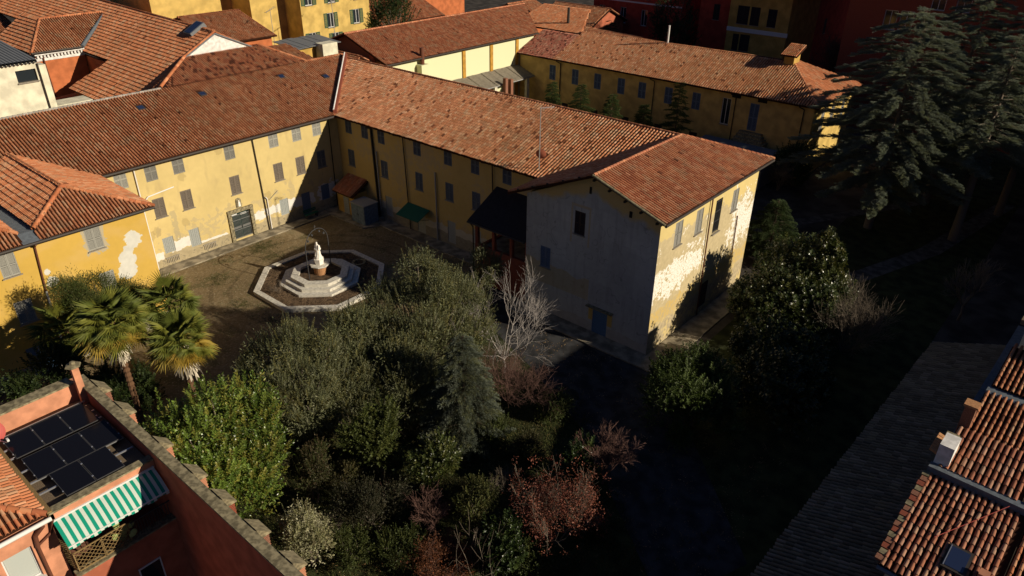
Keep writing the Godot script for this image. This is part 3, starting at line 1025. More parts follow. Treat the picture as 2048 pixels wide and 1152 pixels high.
# pts: corners of the plane; u: along the eave. Builds roof > deck-slab with roof_tiles; single tiles when each is true
func tile_roof(parent: Node, called: String, pts: Array, u: Vector3, pal: Array, o := {}) -> MeshInstance3D:
	var pitch: float = o.get("pitch", 0.215)
	var course: float = o.get("course", 0.36)
	var rough: float = o.get("rough", 0.4)
	var nrm := Vector3.ZERO
	for i in pts.size():
		nrm += (pts[i] as Vector3).cross(pts[(i + 1) % pts.size()])
	nrm = nrm.normalized()
	if nrm.y < 0:
		nrm = -nrm
	u = (u - nrm * u.dot(nrm)).normalized()
	var v := nrm.cross(u)
	if v.y < 0:
		v = -v
		u = -u
	var org: Vector3 = pts[0]
	var poly := PackedVector2Array()
	for p in pts:
		poly.append(Vector2((p - org).dot(u), (p - org).dot(v)))
	var f := func(q: Vector2, k: float) -> Vector3: return org + u * q.x + v * q.y + nrm * k
	var th: float = o.get("thick", 0.16)
	var b := MB.new()
	var idx := Geometry2D.triangulate_polygon(poly)
	for i in range(0, idx.size(), 3):
		var A: Vector3 = f.call(poly[idx[i]], 0.0)
		var B: Vector3 = f.call(poly[idx[i + 1]], 0.0)
		var D: Vector3 = f.call(poly[idx[i + 2]], 0.0)
		if (B - A).cross(D - A).dot(nrm) < 0:
			var s := B
			B = D
			D = s
		b.tri(A, B, D)
		b.tri(A - nrm * th, D - nrm * th, B - nrm * th)
	for i in poly.size():
		var p := poly[i]
		var q := poly[(i + 1) % poly.size()]
		b.quad(f.call(p, -th), f.call(q, -th), f.call(q, 0.0), f.call(p, 0.0))
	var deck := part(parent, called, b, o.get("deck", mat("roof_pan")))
	var lo := poly[0]
	var hi := poly[0]
	for p in poly:
		lo = lo.min(p)
		hi = hi.max(p)
	var xf := []
	var cs := []
	var tm := tile_mesh(pitch, course, o.get("wide", 0.0))
	var nx := int((hi.x - lo.x) / pitch)
	var ny := int((hi.y - lo.y) / course) + 1
	var holes: Array = o.get("holes", [])
	var dark: float = o.get("dark", 0.004)
	for i in nx:
		var tone := rng.randf_range(0.9, 1.1)
		var cu := lo.x + (i + 0.5) * pitch + rng.randf_range(-.008, .008) * rough
		var wob := rng.randf_range(-0.05, 0.05) * rough
		for j in ny:
			var cv := lo.y + j * course - 0.02
			var mid := Vector2(cu, cv + course * 0.4)
			if not Geometry2D.is_point_in_polygon(mid, poly):
				continue
			var wp: Vector3 = f.call(Vector2(cu, cv + wob + rng.randf_range(-.015, .015) * rough), 0.004 + 0.05 * rough * fbm(0, cu * 2.0 + 7.0, cv * 2.0 + org.x))
			var skip := false
			for hh in holes:
				if wp.distance_to(hh[0]) < hh[1]:
					skip = true
			if skip:
				continue
			var g := fbm(0, wp.x * 1.3 + wp.y, wp.z * 1.3) * 0.5 + 0.5
			var g2 := fbm(1, wp.x * 2.0, wp.z * 2.0 + wp.y)
			var k := clampi(int(rng.randf() * 3.4), 0, 3)
			var c: Color = pal[k]
			if rng.randf() < 0.12 + maxf(0, g2) * 0.2:
				c = pal[4]
			c = c.lerp(pal[0], 0.35) * lerpf(0.93, 1.07, rng.randf()) * lerpf(0.86, 1.1, g) * tone
			if g2 > 0.28:
				c = c.lerp(Color(.27, .225, .14), 0.3)
			if rng.randf() < (dark * 7.0 if g2 < -0.22 else dark * 0.25):
				c = (pal[3] as Color) * rng.randf_range(.35, .6)
			c.a = 1.0
			var bs := Basis(u, nrm, -v)
			if rough > 0.3:
				bs = bs * Basis(Vector3.UP, rng.randfn() * 0.03 * rough) * Basis(Vector3.RIGHT, rng.randfn() * 0.02 * rough)
			if bs.determinant() < 0:
				bs = Basis(-u, nrm, -v)
			xf.append(Transform3D(bs, wp))
			cs.append(c)
	if o.get("each", false):
		var order := range(xf.size())
		var pals := {}
		for i in order:
			var key := "clay_tile_%d" % (i % 24)
			if not mats.has(key):
				mat(key, cs[i], 0.85, "grain", 1.2)
			var one := part(deck, "tile", tm, mats[key])
			one.transform = xf[i]
	elif xf.size() > 0:
		stuff(copies(deck, "roof_tiles", tm, vmat("clay"), xf, cs))
	return deck

# a row of round cap tiles along a ridge or hip
func ridge(parent: Node, a: Vector3, b: Vector3, pal: Array, r := 0.15) -> void:
	var k := int(a.distance_to(b) / 0.38)
	if k < 1:
		return
	var d := (b - a) / k
	var m := MB.new()
	for i in k:
		var c: Color = pal[rng.randi() % 4] * rng.randf_range(0.85, 1.2)
		c.a = 1
		m.col = c
		m.tube(a + d * i + Vector3.UP * 0.02, a + d * (i + 1.12) + Vector3.UP * 0.005, r, r * 0.84, 7)
	stuff(part(parent, "ridge_tiles", m, vmat("clay")))

func gutter(parent: Node, a: Vector3, b: Vector3, m: Material, r := 0.09) -> void:
	var g := MB.new()
	g.tube(a, b, r, r, 8, true)
	part(parent, "gutter", g, m)

# plain box of four walls (three-sided views are enough) under a gabled roof; ridge along x or z
func gable_house(called: String, label: String, lo: Vector3, hi: Vector3, rise: float, along_x: bool, wm: Material, pal: Array, o := {}) -> Node3D:
	var t := thing(called, label, o.get("category", "house"), Vector3.ZERO, o.get("group", ""))
	var y := hi.y
	var op_z: Array = o.get("win_z", [])     # openings in the wall facing +Z: [x, y, w, h]
	var op_x: Array = o.get("win_x", [])     # and facing -X: [z, y, w, h]
	var oz := []
	for q in op_z:
		oz.append([q[0] - lo.x, q[1] - lo.y, q[2], q[3], 0.14])
	var ox := []
	for q in op_x:
		ox.append([q[0] - lo.z, q[1] - lo.y, q[2], q[3], 0.14])
	var wz := hi.x - lo.x
	var wx := hi.z - lo.z
	var H := hi.y - lo.y
	var pz := Vector3(lo.x, lo.y, hi.z)
	var px := Vector3(lo.x, lo.y, lo.z)
	part(t, "wall", wall_mesh(pz, Vector3.RIGHT, wz, H, oz, [] if along_x else [Vector2(0, H), Vector2(wz * .5, H + rise), Vector2(wz, H)]), wm)
	part(t, "wall", wall_mesh(px, Vector3.BACK, wx, H, ox, [Vector2(0, H), Vector2(wx * .5, H + rise), Vector2(wx, H)] if along_x else []), wm)
	part(t, "wall", wall_mesh(Vector3(hi.x, lo.y, lo.z), Vector3.LEFT, wz, H, [], [] if along_x else [Vector2(0, H), Vector2(wz * .5, H + rise), Vector2(wz, H)]), wm)
	part(t, "wall", wall_mesh(Vector3(hi.x, lo.y, hi.z), Vector3.FORWARD, wx, H, [], [Vector2(0, H), Vector2(wx * .5, H + rise), Vector2(wx, H)] if along_x else []), wm)
	var sm: Material = o.get("shutter", mat("shutter_green"))
	for q in op_z:
		if o.get("closed", false):
			shutter_window(t, pz, Vector3.RIGHT, q[0] - lo.x, q[1] - lo.y, q[2], q[3], sm)
		else:
			open_window(t, pz, Vector3.RIGHT, q[0] - lo.x, q[1] - lo.y, q[2], q[3], sm, o.get("spread", true))
	for q in op_x:
		if o.get("closed", false):
			shutter_window(t, px, Vector3.BACK, q[0] - lo.z, q[1] - lo.y, q[2], q[3], sm)
		else:
			open_window(t, px, Vector3.BACK, q[0] - lo.z, q[1] - lo.y, q[2], q[3], sm, o.get("spread", true))
	var e: float = o.get("eave", 0.5)
	if o.get("flat", false):
		var fb := MB.new()
		fb.span(Vector3(lo.x - e, y, lo.z - e), Vector3(hi.x + e, y + 0.3, hi.z + e))
		part(t, "roof", fb, o.get("roof", mat("grey_metal")))
		return t
	var up := Vector3.UP * rise
	var ro := {"pitch": o.get("pitch", 0.24), "course": 0.4}
	var drop := 0.0
	if along_x:
		var zm := (lo.z + hi.z) * .5
		drop = rise / (wx * .5) * e
		var r0 := Vector3(lo.x - e, y + rise + .1, zm)
		var r1 := Vector3(hi.x + e, y + rise + .1, zm)
		var a := tile_roof(t, "roof", [Vector3(lo.x - e, y - drop + .1, hi.z + e), Vector3(hi.x + e, y - drop + .1, hi.z + e), r1, r0], Vector3.RIGHT, pal, ro)
		tile_roof(t, "roof", [r0, r1, Vector3(hi.x + e, y - drop + .1, lo.z - e), Vector3(lo.x - e, y - drop + .1, lo.z - e)], Vector3.RIGHT, pal, ro)
		ridge(a, r0, r1, pal, 0.17)
	else:
		var xm := (lo.x + hi.x) * .5
		drop = rise / (wz * .5) * e
		var r0 := Vector3(xm, y + rise + .1, lo.z - e)
		var r1 := Vector3(xm, y + rise + .1, hi.z + e)
		var a := tile_roof(t, "roof", [Vector3(lo.x - e, y - drop + .1, lo.z - e), Vector3(lo.x - e, y - drop + .1, hi.z + e), r1, r0], Vector3.BACK, pal, ro)
		tile_roof(t, "roof", [r0, r1, Vector3(hi.x + e, y - drop + .1, hi.z + e), Vector3(hi.x + e, y - drop + .1, lo.z - e)], Vector3.BACK, pal, ro)
		ridge(a, r0, r1, pal, 0.17)
	return t

# ------------------------------------------------------------------ plants
# a tuft of leaves: n blades spread round a point; local +Y looks out of the crown
func leaf_clump(key: String, n: int, rad: float, ln: float, wd: float, up: float, sd: int) -> Mesh:
	if meshes.has(key):
		return meshes[key]
	var r := RandomNumberGenerator.new()
	r.seed = sd
	var b := MB.new()
	for i in n:
		var p := Vector3(r.randfn(), r.randfn() * 0.8, r.randfn()) * rad * 0.5
		var d := (p.normalized() + Vector3(0, up, 0) + Vector3(r.randfn(), r.randfn(), r.randfn()) * 0.5).normalized()
		var s := d.cross(Vector3(r.randfn(), r.randfn(), r.randfn())).normalized()
		var nn := d.cross(s)
		var l := ln * r.randf_range(0.7, 1.3)
		var w := wd * r.randf_range(0.7, 1.2)
		var k := r.randf_range(0.75, 1.2)
		b.col = Color(k, k, k)
		var mid := p + d * l * 0.45 + nn * l * 0.06
		b.tri(p, mid + s * w * 0.5, mid - s * w * 0.5)
		b.tri(mid - s * w * 0.5, mid + s * w * 0.5, p + d * l - nn * l * 0.08)
	meshes[key] = b.mesh()
	return meshes[key]

# an upright shoot with leaves set along it
func leaf_shoot(key: String, ln: float, n: int, ll: float, lw: float, splay: float, sd: int) -> Mesh:
	if meshes.has(key):
		return meshes[key]
	var r := RandomNumberGenerator.new()
	r.seed = sd
	var b := MB.new()
	b.col = Color(.8, .7, .5)
	b.tube(Vector3(0, -ln * .3, 0), Vector3(0, ln, 0), .008, .003, 3)
	for i in n:
		var f := float(i) / n
		var a := i * 2.39996 + r.randfn() * .3
		var p := Vector3(0, ln * f, 0)
		var d := Vector3(cos(a) * splay, 1.0 - splay * .6 + f * .5, sin(a) * splay).normalized()
		var s := d.cross(Vector3.UP).normalized()
		var nn := s.cross(d)
		var l := ll * r.randf_range(.75, 1.2) * (1.1 - .4 * f)
		var w := lw * r.randf_range(.8, 1.15)
		var k := r.randf_range(.8, 1.25) + .25 * f * f
		b.col = Color(k, k, k * .95)
		var mid := p + d * l * .5 + nn * l * .07
		b.tri(p, mid + s * w * .5, mid - s * w * .5)
		b.tri(mid - s * w * .5, mid + s * w * .5, p + d * l - nn * l * .05)
	meshes[key] = b.mesh()
	return meshes[key]

# a flat spray of needles along a twig that lies on -Z, tufts standing up: cedar and other conifers
func needle_spray(key: String, ln: float, wd: float, tufts: int, needles: int, nl: float, lift: float, droop: float, sd: int) -> Mesh:
	if meshes.has(key):
		return meshes[key]
	var r := RandomNumberGenerator.new()
	r.seed = sd
	var b := MB.new()
	b.col = Color(.6, .5, .4)
	b.tube(Vector3.ZERO, Vector3(0, -droop * ln, -ln), 0.014, 0.005, 3)
	for i in tufts:
		var f := sqrt(r.randf())
		var side := r.randf_range(-1, 1) * wd * (1.05 - f) * 1.2
		var p := Vector3(side, -droop * ln * f * f - absf(side) * 0.15 + r.randfn() * 0.02, -ln * f)
		var k := r.randf_range(0.7, 1.25)
		b.col = Color(k, k, k)
		for j in needles:
			var d := (Vector3(side * 0.7 / wd + r.randfn() * 0.5, lift + r.randfn() * 0.3, -0.7 + r.randfn() * 0.45)).normalized()
			var s := d.cross(Vector3(r.randfn(), 0.3, r.randfn())).normalized() * nl * 0.09
			var q := p + d * nl * r.randf_range(0.7, 1.3)
			b.tri(p - s, p + s, q)
	meshes[key] = b.mesh()
	return meshes[key]

func facing(d: Vector3, spin: float) -> Basis:
	var y := d.normalized()
	var x := y.cross(Vector3(0.13, 0.3, 0.94)).normalized()
	return Basis(x, y, x.cross(y)) * Basis(Vector3.UP, spin)

# broad-leaved crown of several lobes, each a shell of leaf tufts, with limbs reaching into them
func leafy_tree(called: String, label: String, category: String, ctr: Vector3, rad: Vector3, o := {}) -> Node3D:
	var base := Vector3(ctr.x, 0, ctr.z)
	var t := thing(called, label, category, base, o.get("group", ""))
	var r := RandomNumberGenerator.new()
	r.seed = o.get("seed", 1)
	var lobes := []
	var nl: int = o.get("lobes", 16)
	var c0 := ctr - base
	for i in nl:
		var d := Vector3(r.randfn(), r.randfn(), r.randfn()).normalized()
		if d.y < -0.6:
			d.y *= -0.5
		var k := r.randf_range(0.45, 0.95)
		var lr := (rad.x + rad.y + rad.z) / 3.0 * r.randf_range(0.2, 0.46) * (1.25 - 0.5 * k)
		var narrow: float = 1.0 - o.get("cone", 0.0) * clampf((d.y * k + 1.0) * 0.5, 0, 1)
		lr *= narrow
		lobes.append([c0 + Vector3(d.x * rad.x * narrow, d.y * rad.y, d.z * rad.z * narrow) * k, lr, r.randf_range(0.78, 1.22)])
	lobes.append([c0, minf(rad.x, rad.y) * 0.6, 1.0])
	var xf := []
	var cs := []
	var pal: Array = o.pal
	var cnt: int = o.get("count", 1500)
	var sc: float = o.get("scale", 1.0)
	var tries := 0
	while xf.size() < cnt and tries < cnt * 6:
		tries += 1
		var lb: Array = lobes[r.randi() % lobes.size()]
		var d := Vector3(r.randfn(), r.randfn() + 0.15, r.randfn()).normalized()
		var p: Vector3 = lb[0] + d * lb[1] * (1.12 - 0.5 * r.randf()) * Vector3(1, 1.1 if d.y > 0 else .95, 1)
		if r.randf() < o.get("shoots", 0.12):
			p += Vector3(r.randfn() * .1, r.randf_range(.1, .55), r.randfn() * .1)
		if p.y < 0.15:
			continue
		var deep := false
		for ot in lobes:
			if ot != lb and p.distance_to(ot[0]) < ot[1] * 0.62:
				deep = true
				break
		if deep:
			continue
		var out := (d + (p - c0).normalized() * 0.6 + Vector3(0, o.get("rise", 0.4), 0)).normalized()
		xf.append(Transform3D(facing(out, r.randf() * TAU).scaled(Vector3.ONE * sc * r.randf_range(0.65, 1.35)), p))
		var c: Color = pal[r.randi() % pal.size()] * r.randf_range(0.75, 1.25) * lb[2]
		c.a = 1
		cs.append(c)
	var b := MB.new()
	var th: float = o.get("trunk", 0.16)
	var stems: int = o.get("stems", 1)
	var fork := Vector3(0, maxf(0.3, c0.y - rad.y * 0.75), 0)
	for s in stems:
		var off := Vector3(r.randfn(), 0, r.randfn()) * (0.25 if stems > 1 else 0.0)
		b.path([off, off * 0.6 + fork * 0.5 + Vector3(r.randfn(), 0, r.randfn()) * 0.06, fork + off], th, th * 0.75, 7)
	for lb in lobes:
		var m: Vector3 = fork.lerp(lb[0], 0.5) + Vector3(r.randfn(), r.randf(), r.randfn()) * 0.2
		b.path([fork, m, lb[0], lb[0] + (lb[0] - m).normalized() * lb[1] * 0.6], th * 0.5, 0.015, 5)
	part(t, "trunk", b, mat(o.get("bark", "bark_grey")))
	if o.has("shoot"):
		var xs := []
		var cc := []
		var xr := []
		var cr := []
		for i in xf.size():
			if i % 5 < 3:
				var q: Transform3D = xf[i]
				var up := (q.basis.y.normalized() + Vector3(0, o.get("shoot_up", 0.9), 0)).normalized()
				xs.append(Transform3D(facing(up, i * 1.7).scaled(Vector3.ONE * q.basis.get_scale().x), q.origin))
				cc.append(cs[i])
			else:
				xr.append(xf[i])
				cr.append(cs[i])
		stuff(copies(t, "shoots", o.shoot, o.leaf, xs, cc))
		xf = xr
		cs = cr
	stuff(copies(t, "crown", o.clump, o.leaf, xf, cs))
	return t

# whorls of long level branches carrying flat sprays: a cedar; or drooping shorter ones: a spruce or a young fir
func conifer(called: String, label: String, base: Vector3, h: float, o := {}) -> Node3D:
	var t := thing(called, label, "tree", base, o.get("group", ""))
	var r := RandomNumberGenerator.new()
	r.seed = o.get("seed", 1)
	var lean: Vector3 = o.get("lean", Vector3.ZERO)
	var b := MB.new()
	var tr: float = o.get("trunk", 0.3)
	var axis := func(y: float) -> Vector3: return Vector3(0, y, 0) + lean * (y / h) * (y / h)
	var seg := []
	for i in 9:
		seg.append(axis.call(h * i / 8.0))
	b.path(seg, tr, 0.03, 9)
	var xf := []
	var cs := []
	var pal: Array = o.pal
	var start: float = o.get("start", 0.2)
	var nb: int = o.get("branches", 80)
	var reach: float = o.get("reach", 5.0)
	var sprays: int = o.get("sprays", 16)
	var sc: float = o.get("scale", 1.0)
	var flat: float = o.get("flat", 0.12)
	var sag: float = o.get("sag", 0.1)
	var shape: float = o.get("shape", 0.8)
	for i in nb:
		var f := start + (1.0 - start) * pow((i + r.randf()) / nb, o.get("bias", 0.9))
		var ang := i * 2.39996 + r.randfn() * 0.3
		var rel := (f - start) / (1.0 - start)
		var L := reach * pow(maxf(0.02, 1.0 - rel), shape) * r.randf_range(0.65, 1.15)
		if rel < 0.12:
			L *= 0.55 + rel * 3.5
		var d := Vector3(cos(ang), 0, sin(ang))
		var p0: Vector3 = axis.call(h * f)
		var pts := []
		for k in 5:
			var q := k / 4.0
			pts.append(p0 + d * L * q + Vector3(0, L * (flat * q - sag * q * q), 0))
		b.path(pts, maxf(0.02, tr * 0.25 * (1.0 - rel)), 0.012, 4)
		var kind := r.randf_range(0.82, 1.2)
		var ns := int(sprays * (0.35 + 0.65 * L / reach))
		for s in ns:
			var q := pow(r.randf(), 0.6)
			if q < 0.12:
				q = 0.12
			var p: Vector3 = p0 + d * L * q + Vector3(0, L * (flat * q - sag * q * q), 0)
			var yaw := ang + (1 if s % 2 else -1) * r.randf_range(0.15, 1.1) * (1.15 - q)
			var dir := Vector3(cos(yaw), r.randfn() * 0.12 - o.get("tip", 0.05), sin(yaw)).normalized()
			var side := dir.cross(Vector3.UP).normalized()
			var bs := Basis(side, side.cross(dir), -dir) * Basis(Vector3.BACK, r.randfn() * 0.25)
			p += side * r.randfn() * 0.12
			xf.append(Transform3D(bs.scaled(Vector3.ONE * sc * r.randf_range(0.7, 1.25) * (0.6 + 0.4 * (1 - rel))), p))
			var c: Color = pal[r.randi() % pal.size()] * kind * r.randf_range(0.8, 1.2)
			c.a = 1
			cs.append(c)
	part(t, "trunk", b, mat(o.get("bark", "bark_brown")))
	stuff(copies(t, "crown", o.spray, o.leaf, xf, cs))
	return t

func grow(b: MB, r: RandomNumberGenerator, p: Vector3, d: Vector3, ln: float, th: float, lvl: int, o: Dictionary, tips: Array) -> void:
	var seg := 3 if lvl > 0 else 2
	var q := p
	for s in seg:
		d = (d + Vector3(r.randfn(), r.randfn(), r.randfn()) * o.get("bend", 0.14) + Vector3(0, o.get("lift", 0.06), 0)).normalized()
		var e := q + d * ln / seg
		var t0 := th * (1.0 - 0.28 * s / seg)
		var t1 := th * (1.0 - 0.28 * (s + 1) / seg)
		b.tube(q, e, t0, t1, 5 if th > 0.04 else 3)
		q = e
		if lvl > 0 and (s > 0 or lvl < int(o.levels)):
			var kids := r.randi_range(o.get("kids_lo", 1), o.get("kids_hi", 2))
			for k in kids:
				var ax := d.cross(Vector3(r.randfn(), r.randfn(), r.randfn())).normalized()
				var nd := d.rotated(ax, r.randf_range(o.get("ang_lo", 0.35), o.get("ang_hi", 0.8)))
				grow(b, r, q, nd, ln * r.randf_range(0.55, 0.78), th * 0.58, lvl - 1, o, tips)
	if lvl > 0:
		grow(b, r, q, d, ln * 0.75, th * 0.68, lvl - 1, o, tips)
	else:
		tips.append(q)

# leafless tree or shrub: stems that fork again and again
func bare_tree(called: String, label: String, category: String, base: Vector3, o := {}) -> Node3D:
	var t := thing(called, label, category, base, o.get("group", ""))
	var r := RandomNumberGenerator.new()
	r.seed = o.get("seed", 1)
	var b := MB.new()
	var tips := []
	var start := Vector3(0, -0.05, 0)
	if o.has("bole"):
		b.path([start, Vector3(r.randfn() * .06, o.bole * 0.5, r.randfn() * .06), Vector3(0, o.bole, 0)], o.thick * 1.5, o.thick * 1.15, 8)
		start = Vector3(0, o.bole - 0.05, 0)
	for s in int(o.get("stems", 5)):
		var a: float = TAU * (s + r.randf() * 0.6) / int(o.get("stems", 5))
		var sp: float = o.get("spread", 0.4) * r.randf_range(0.4, 1.2)
		var d := Vector3(cos(a) * sp, 1, sin(a) * sp).normalized()
		grow(b, r, start + Vector3(cos(a), 0, sin(a)) * o.get("foot", 0.12) * r.randf(), d, o.ln * r.randf_range(0.8, 1.2), o.thick * r.randf_range(0.7, 1.1), o.levels, o, tips)
	part(t, "branches", b, mat(o.get("bark", "bark_grey")))
	if o.has("leaf"):
		var xf := []
		var cs := []
		for p in tips:
			for k in int(o.get("per_tip", 1)):
				xf.append(Transform3D(facing(Vector3(r.randfn(), r.randfn() + o.get("leaf_up", 0.3), r.randfn()), r.randf() * TAU).scaled(Vector3.ONE * r.randf_range(0.6, 1.3) * o.get("scale", 1.0)), p + Vector3(r.randfn(), r.randfn(), r.randfn()) * o.get("scatter", 0.12)))
				var c: Color = o.pal[r.randi() % o.pal.size()] * r.randf_range(0.7, 1.3)
				c.a = 1
				cs.append(c)
		stuff(copies(t, "leaves", o.clump, o.leaf, xf, cs))
	return t

# one pleated fan of a palm with its stalk; the stalk leaves the crown along -Z
func fan_mesh(key: String, stalk: float, rad: float, sd: int, ragged: float) -> Mesh:
	if meshes.has(key):
		return meshes[key]
	var r := RandomNumberGenerator.new()
	r.seed = sd
	var b := MB.new()
	b.col = Color(.8, .85, .6)
	b.tube(Vector3.ZERO, Vector3(0, 0.02, -stalk), 0.02, 0.012, 4)
	var hub := Vector3(0, 0.02, -stalk)
	var k := 30
	for i in k:
		var a0 := lerpf(-2.5, 2.5, float(i) / k)
		var a1 := lerpf(-2.5, 2.5, float(i + 1) / k)
		var am := (a0 + a1) * 0.5
		var l := rad * (0.78 + 0.22 * cos(am * 0.7)) * r.randf_range(1.0 - ragged, 1.05)
		var sagd := -0.16 * l - 0.3 * ragged * r.randf()
		var d0 := Vector3(sin(a0), 0, -cos(a0))
		var d1 := Vector3(sin(a1), 0, -cos(a1))
		var dm := Vector3(sin(am), 0, -cos(am))
		var v := r.randf_range(0.82, 1.18)
		b.col = Color(v, v, v)
		var m0 := hub + d0 * l * 0.42 + Vector3(0, -0.02, 0)
		var m1 := hub + d1 * l * 0.42 + Vector3(0, -0.02, 0)
		var fold := hub + dm * l * 0.42 + Vector3(0, 0.03, 0)
		var tip := hub + dm * l + Vector3(0, sagd, 0)
		b.tri(hub, m0, fold); b.tri(hub, fold, m1)
		var w := 0.32
		b.tri(fold, m0, tip); b.tri(m1, fold, tip)
	meshes[key] = b.mesh()
	return meshes[key]

func palm(label: String, top: Vector3, sc: float, n: int, skirt: bool, sd: int, gold: float) -> Node3D:
	var base := Vector3(top.x, 0, top.z)
	var t := thing("fan_palm", label, "palm", base, "fan palms beside the ochre house")
	var r := RandomNumberGenerator.new()
	r.seed = sd
	var h := top.y
	var b := MB.new()
	var pr := [Vector2(.2, 0)]
	var y := 0.0
	while y < h - 0.1:
		y += 0.16
		pr.append(Vector2(0.13 + 0.05 * (int(y / 0.16) % 2) + r.randf() * 0.03, minf(y, h)))
	b.lathe(Vector3.ZERO, pr, 9)
	part(t, "trunk", b, mat("palm_bark"))
	var green := [Color(.12, .135, .022), Color(.155, .16, .025), Color(.095, .115, .022)]
	for i in n:
		var f := float(i) / n
		var a := i * 2.39996 + r.randfn() * 0.2
		var el := lerpf(1.4, 0.05 if skirt else -0.5, pow(f, 0.95)) + r.randfn() * 0.12
		var c: Color = green[r.randi() % 3]
		if f > 0.6 and r.randf() < gold:
			c = Color(.34, .22, .03).lerp(Color(.22, .17, .03), r.randf())
		var key := "palm_leaf_%d" % int(c.r * 400)
		if not mats.has(key):
			var m := vmat(key, 0.6, c * 0.8, 0.3)
			m.albedo_color = c.linear_to_srgb()
		var fr := part(t, "frond", fan_mesh("fan%d" % (i % 3), 0.8, 0.78, 40 + i % 3, 0.25), mats[key])
		var d := Vector3(cos(a) * cos(el), sin(el), sin(a) * cos(el))
		var side := d.cross(Vector3.UP).normalized()
		var bs := Basis(side, side.cross(d), -d) * Basis(Vector3.RIGHT, -0.35 - 0.3 * f)
		fr.transform = Transform3D(bs.scaled(Vector3.ONE * sc * r.randf_range(0.85, 1.15)), Vector3(0, h - 0.1 - 0.35 * f, 0) + d * 0.12)
	if skirt:
		var s := MB.new()
		for i in 420:
			var a := r.randf() * TAU
			var y0 := h - r.randf_range(0.35, 1.9)
			var rr := r.randf_range(0.18, 0.55)
			var p := Vector3(cos(a) * rr, y0, sin(a) * rr)
			var q := p + Vector3(cos(a) * r.randf_range(.0, .28) * sc, -r.randf_range(0.4, 0.95), sin(a) * r.randf_range(.0, .28) * sc)
			var sd2 := Vector3(-sin(a), 0, cos(a)) * r.randf_range(0.02, 0.07)
			var v := r.randf_range(0.6, 1.2)
			s.col = Color(.50 * v, .44 * v, .34 * v)
			s.tri(p - sd2, p + sd2, q + sd2 * 0.4)
			s.tri(p - sd2, q + sd2 * 0.4, q - sd2 * 0.6)
		part(t, "dead_frond_skirt", s, vmat("dry_leaf", 0.95))
	return t

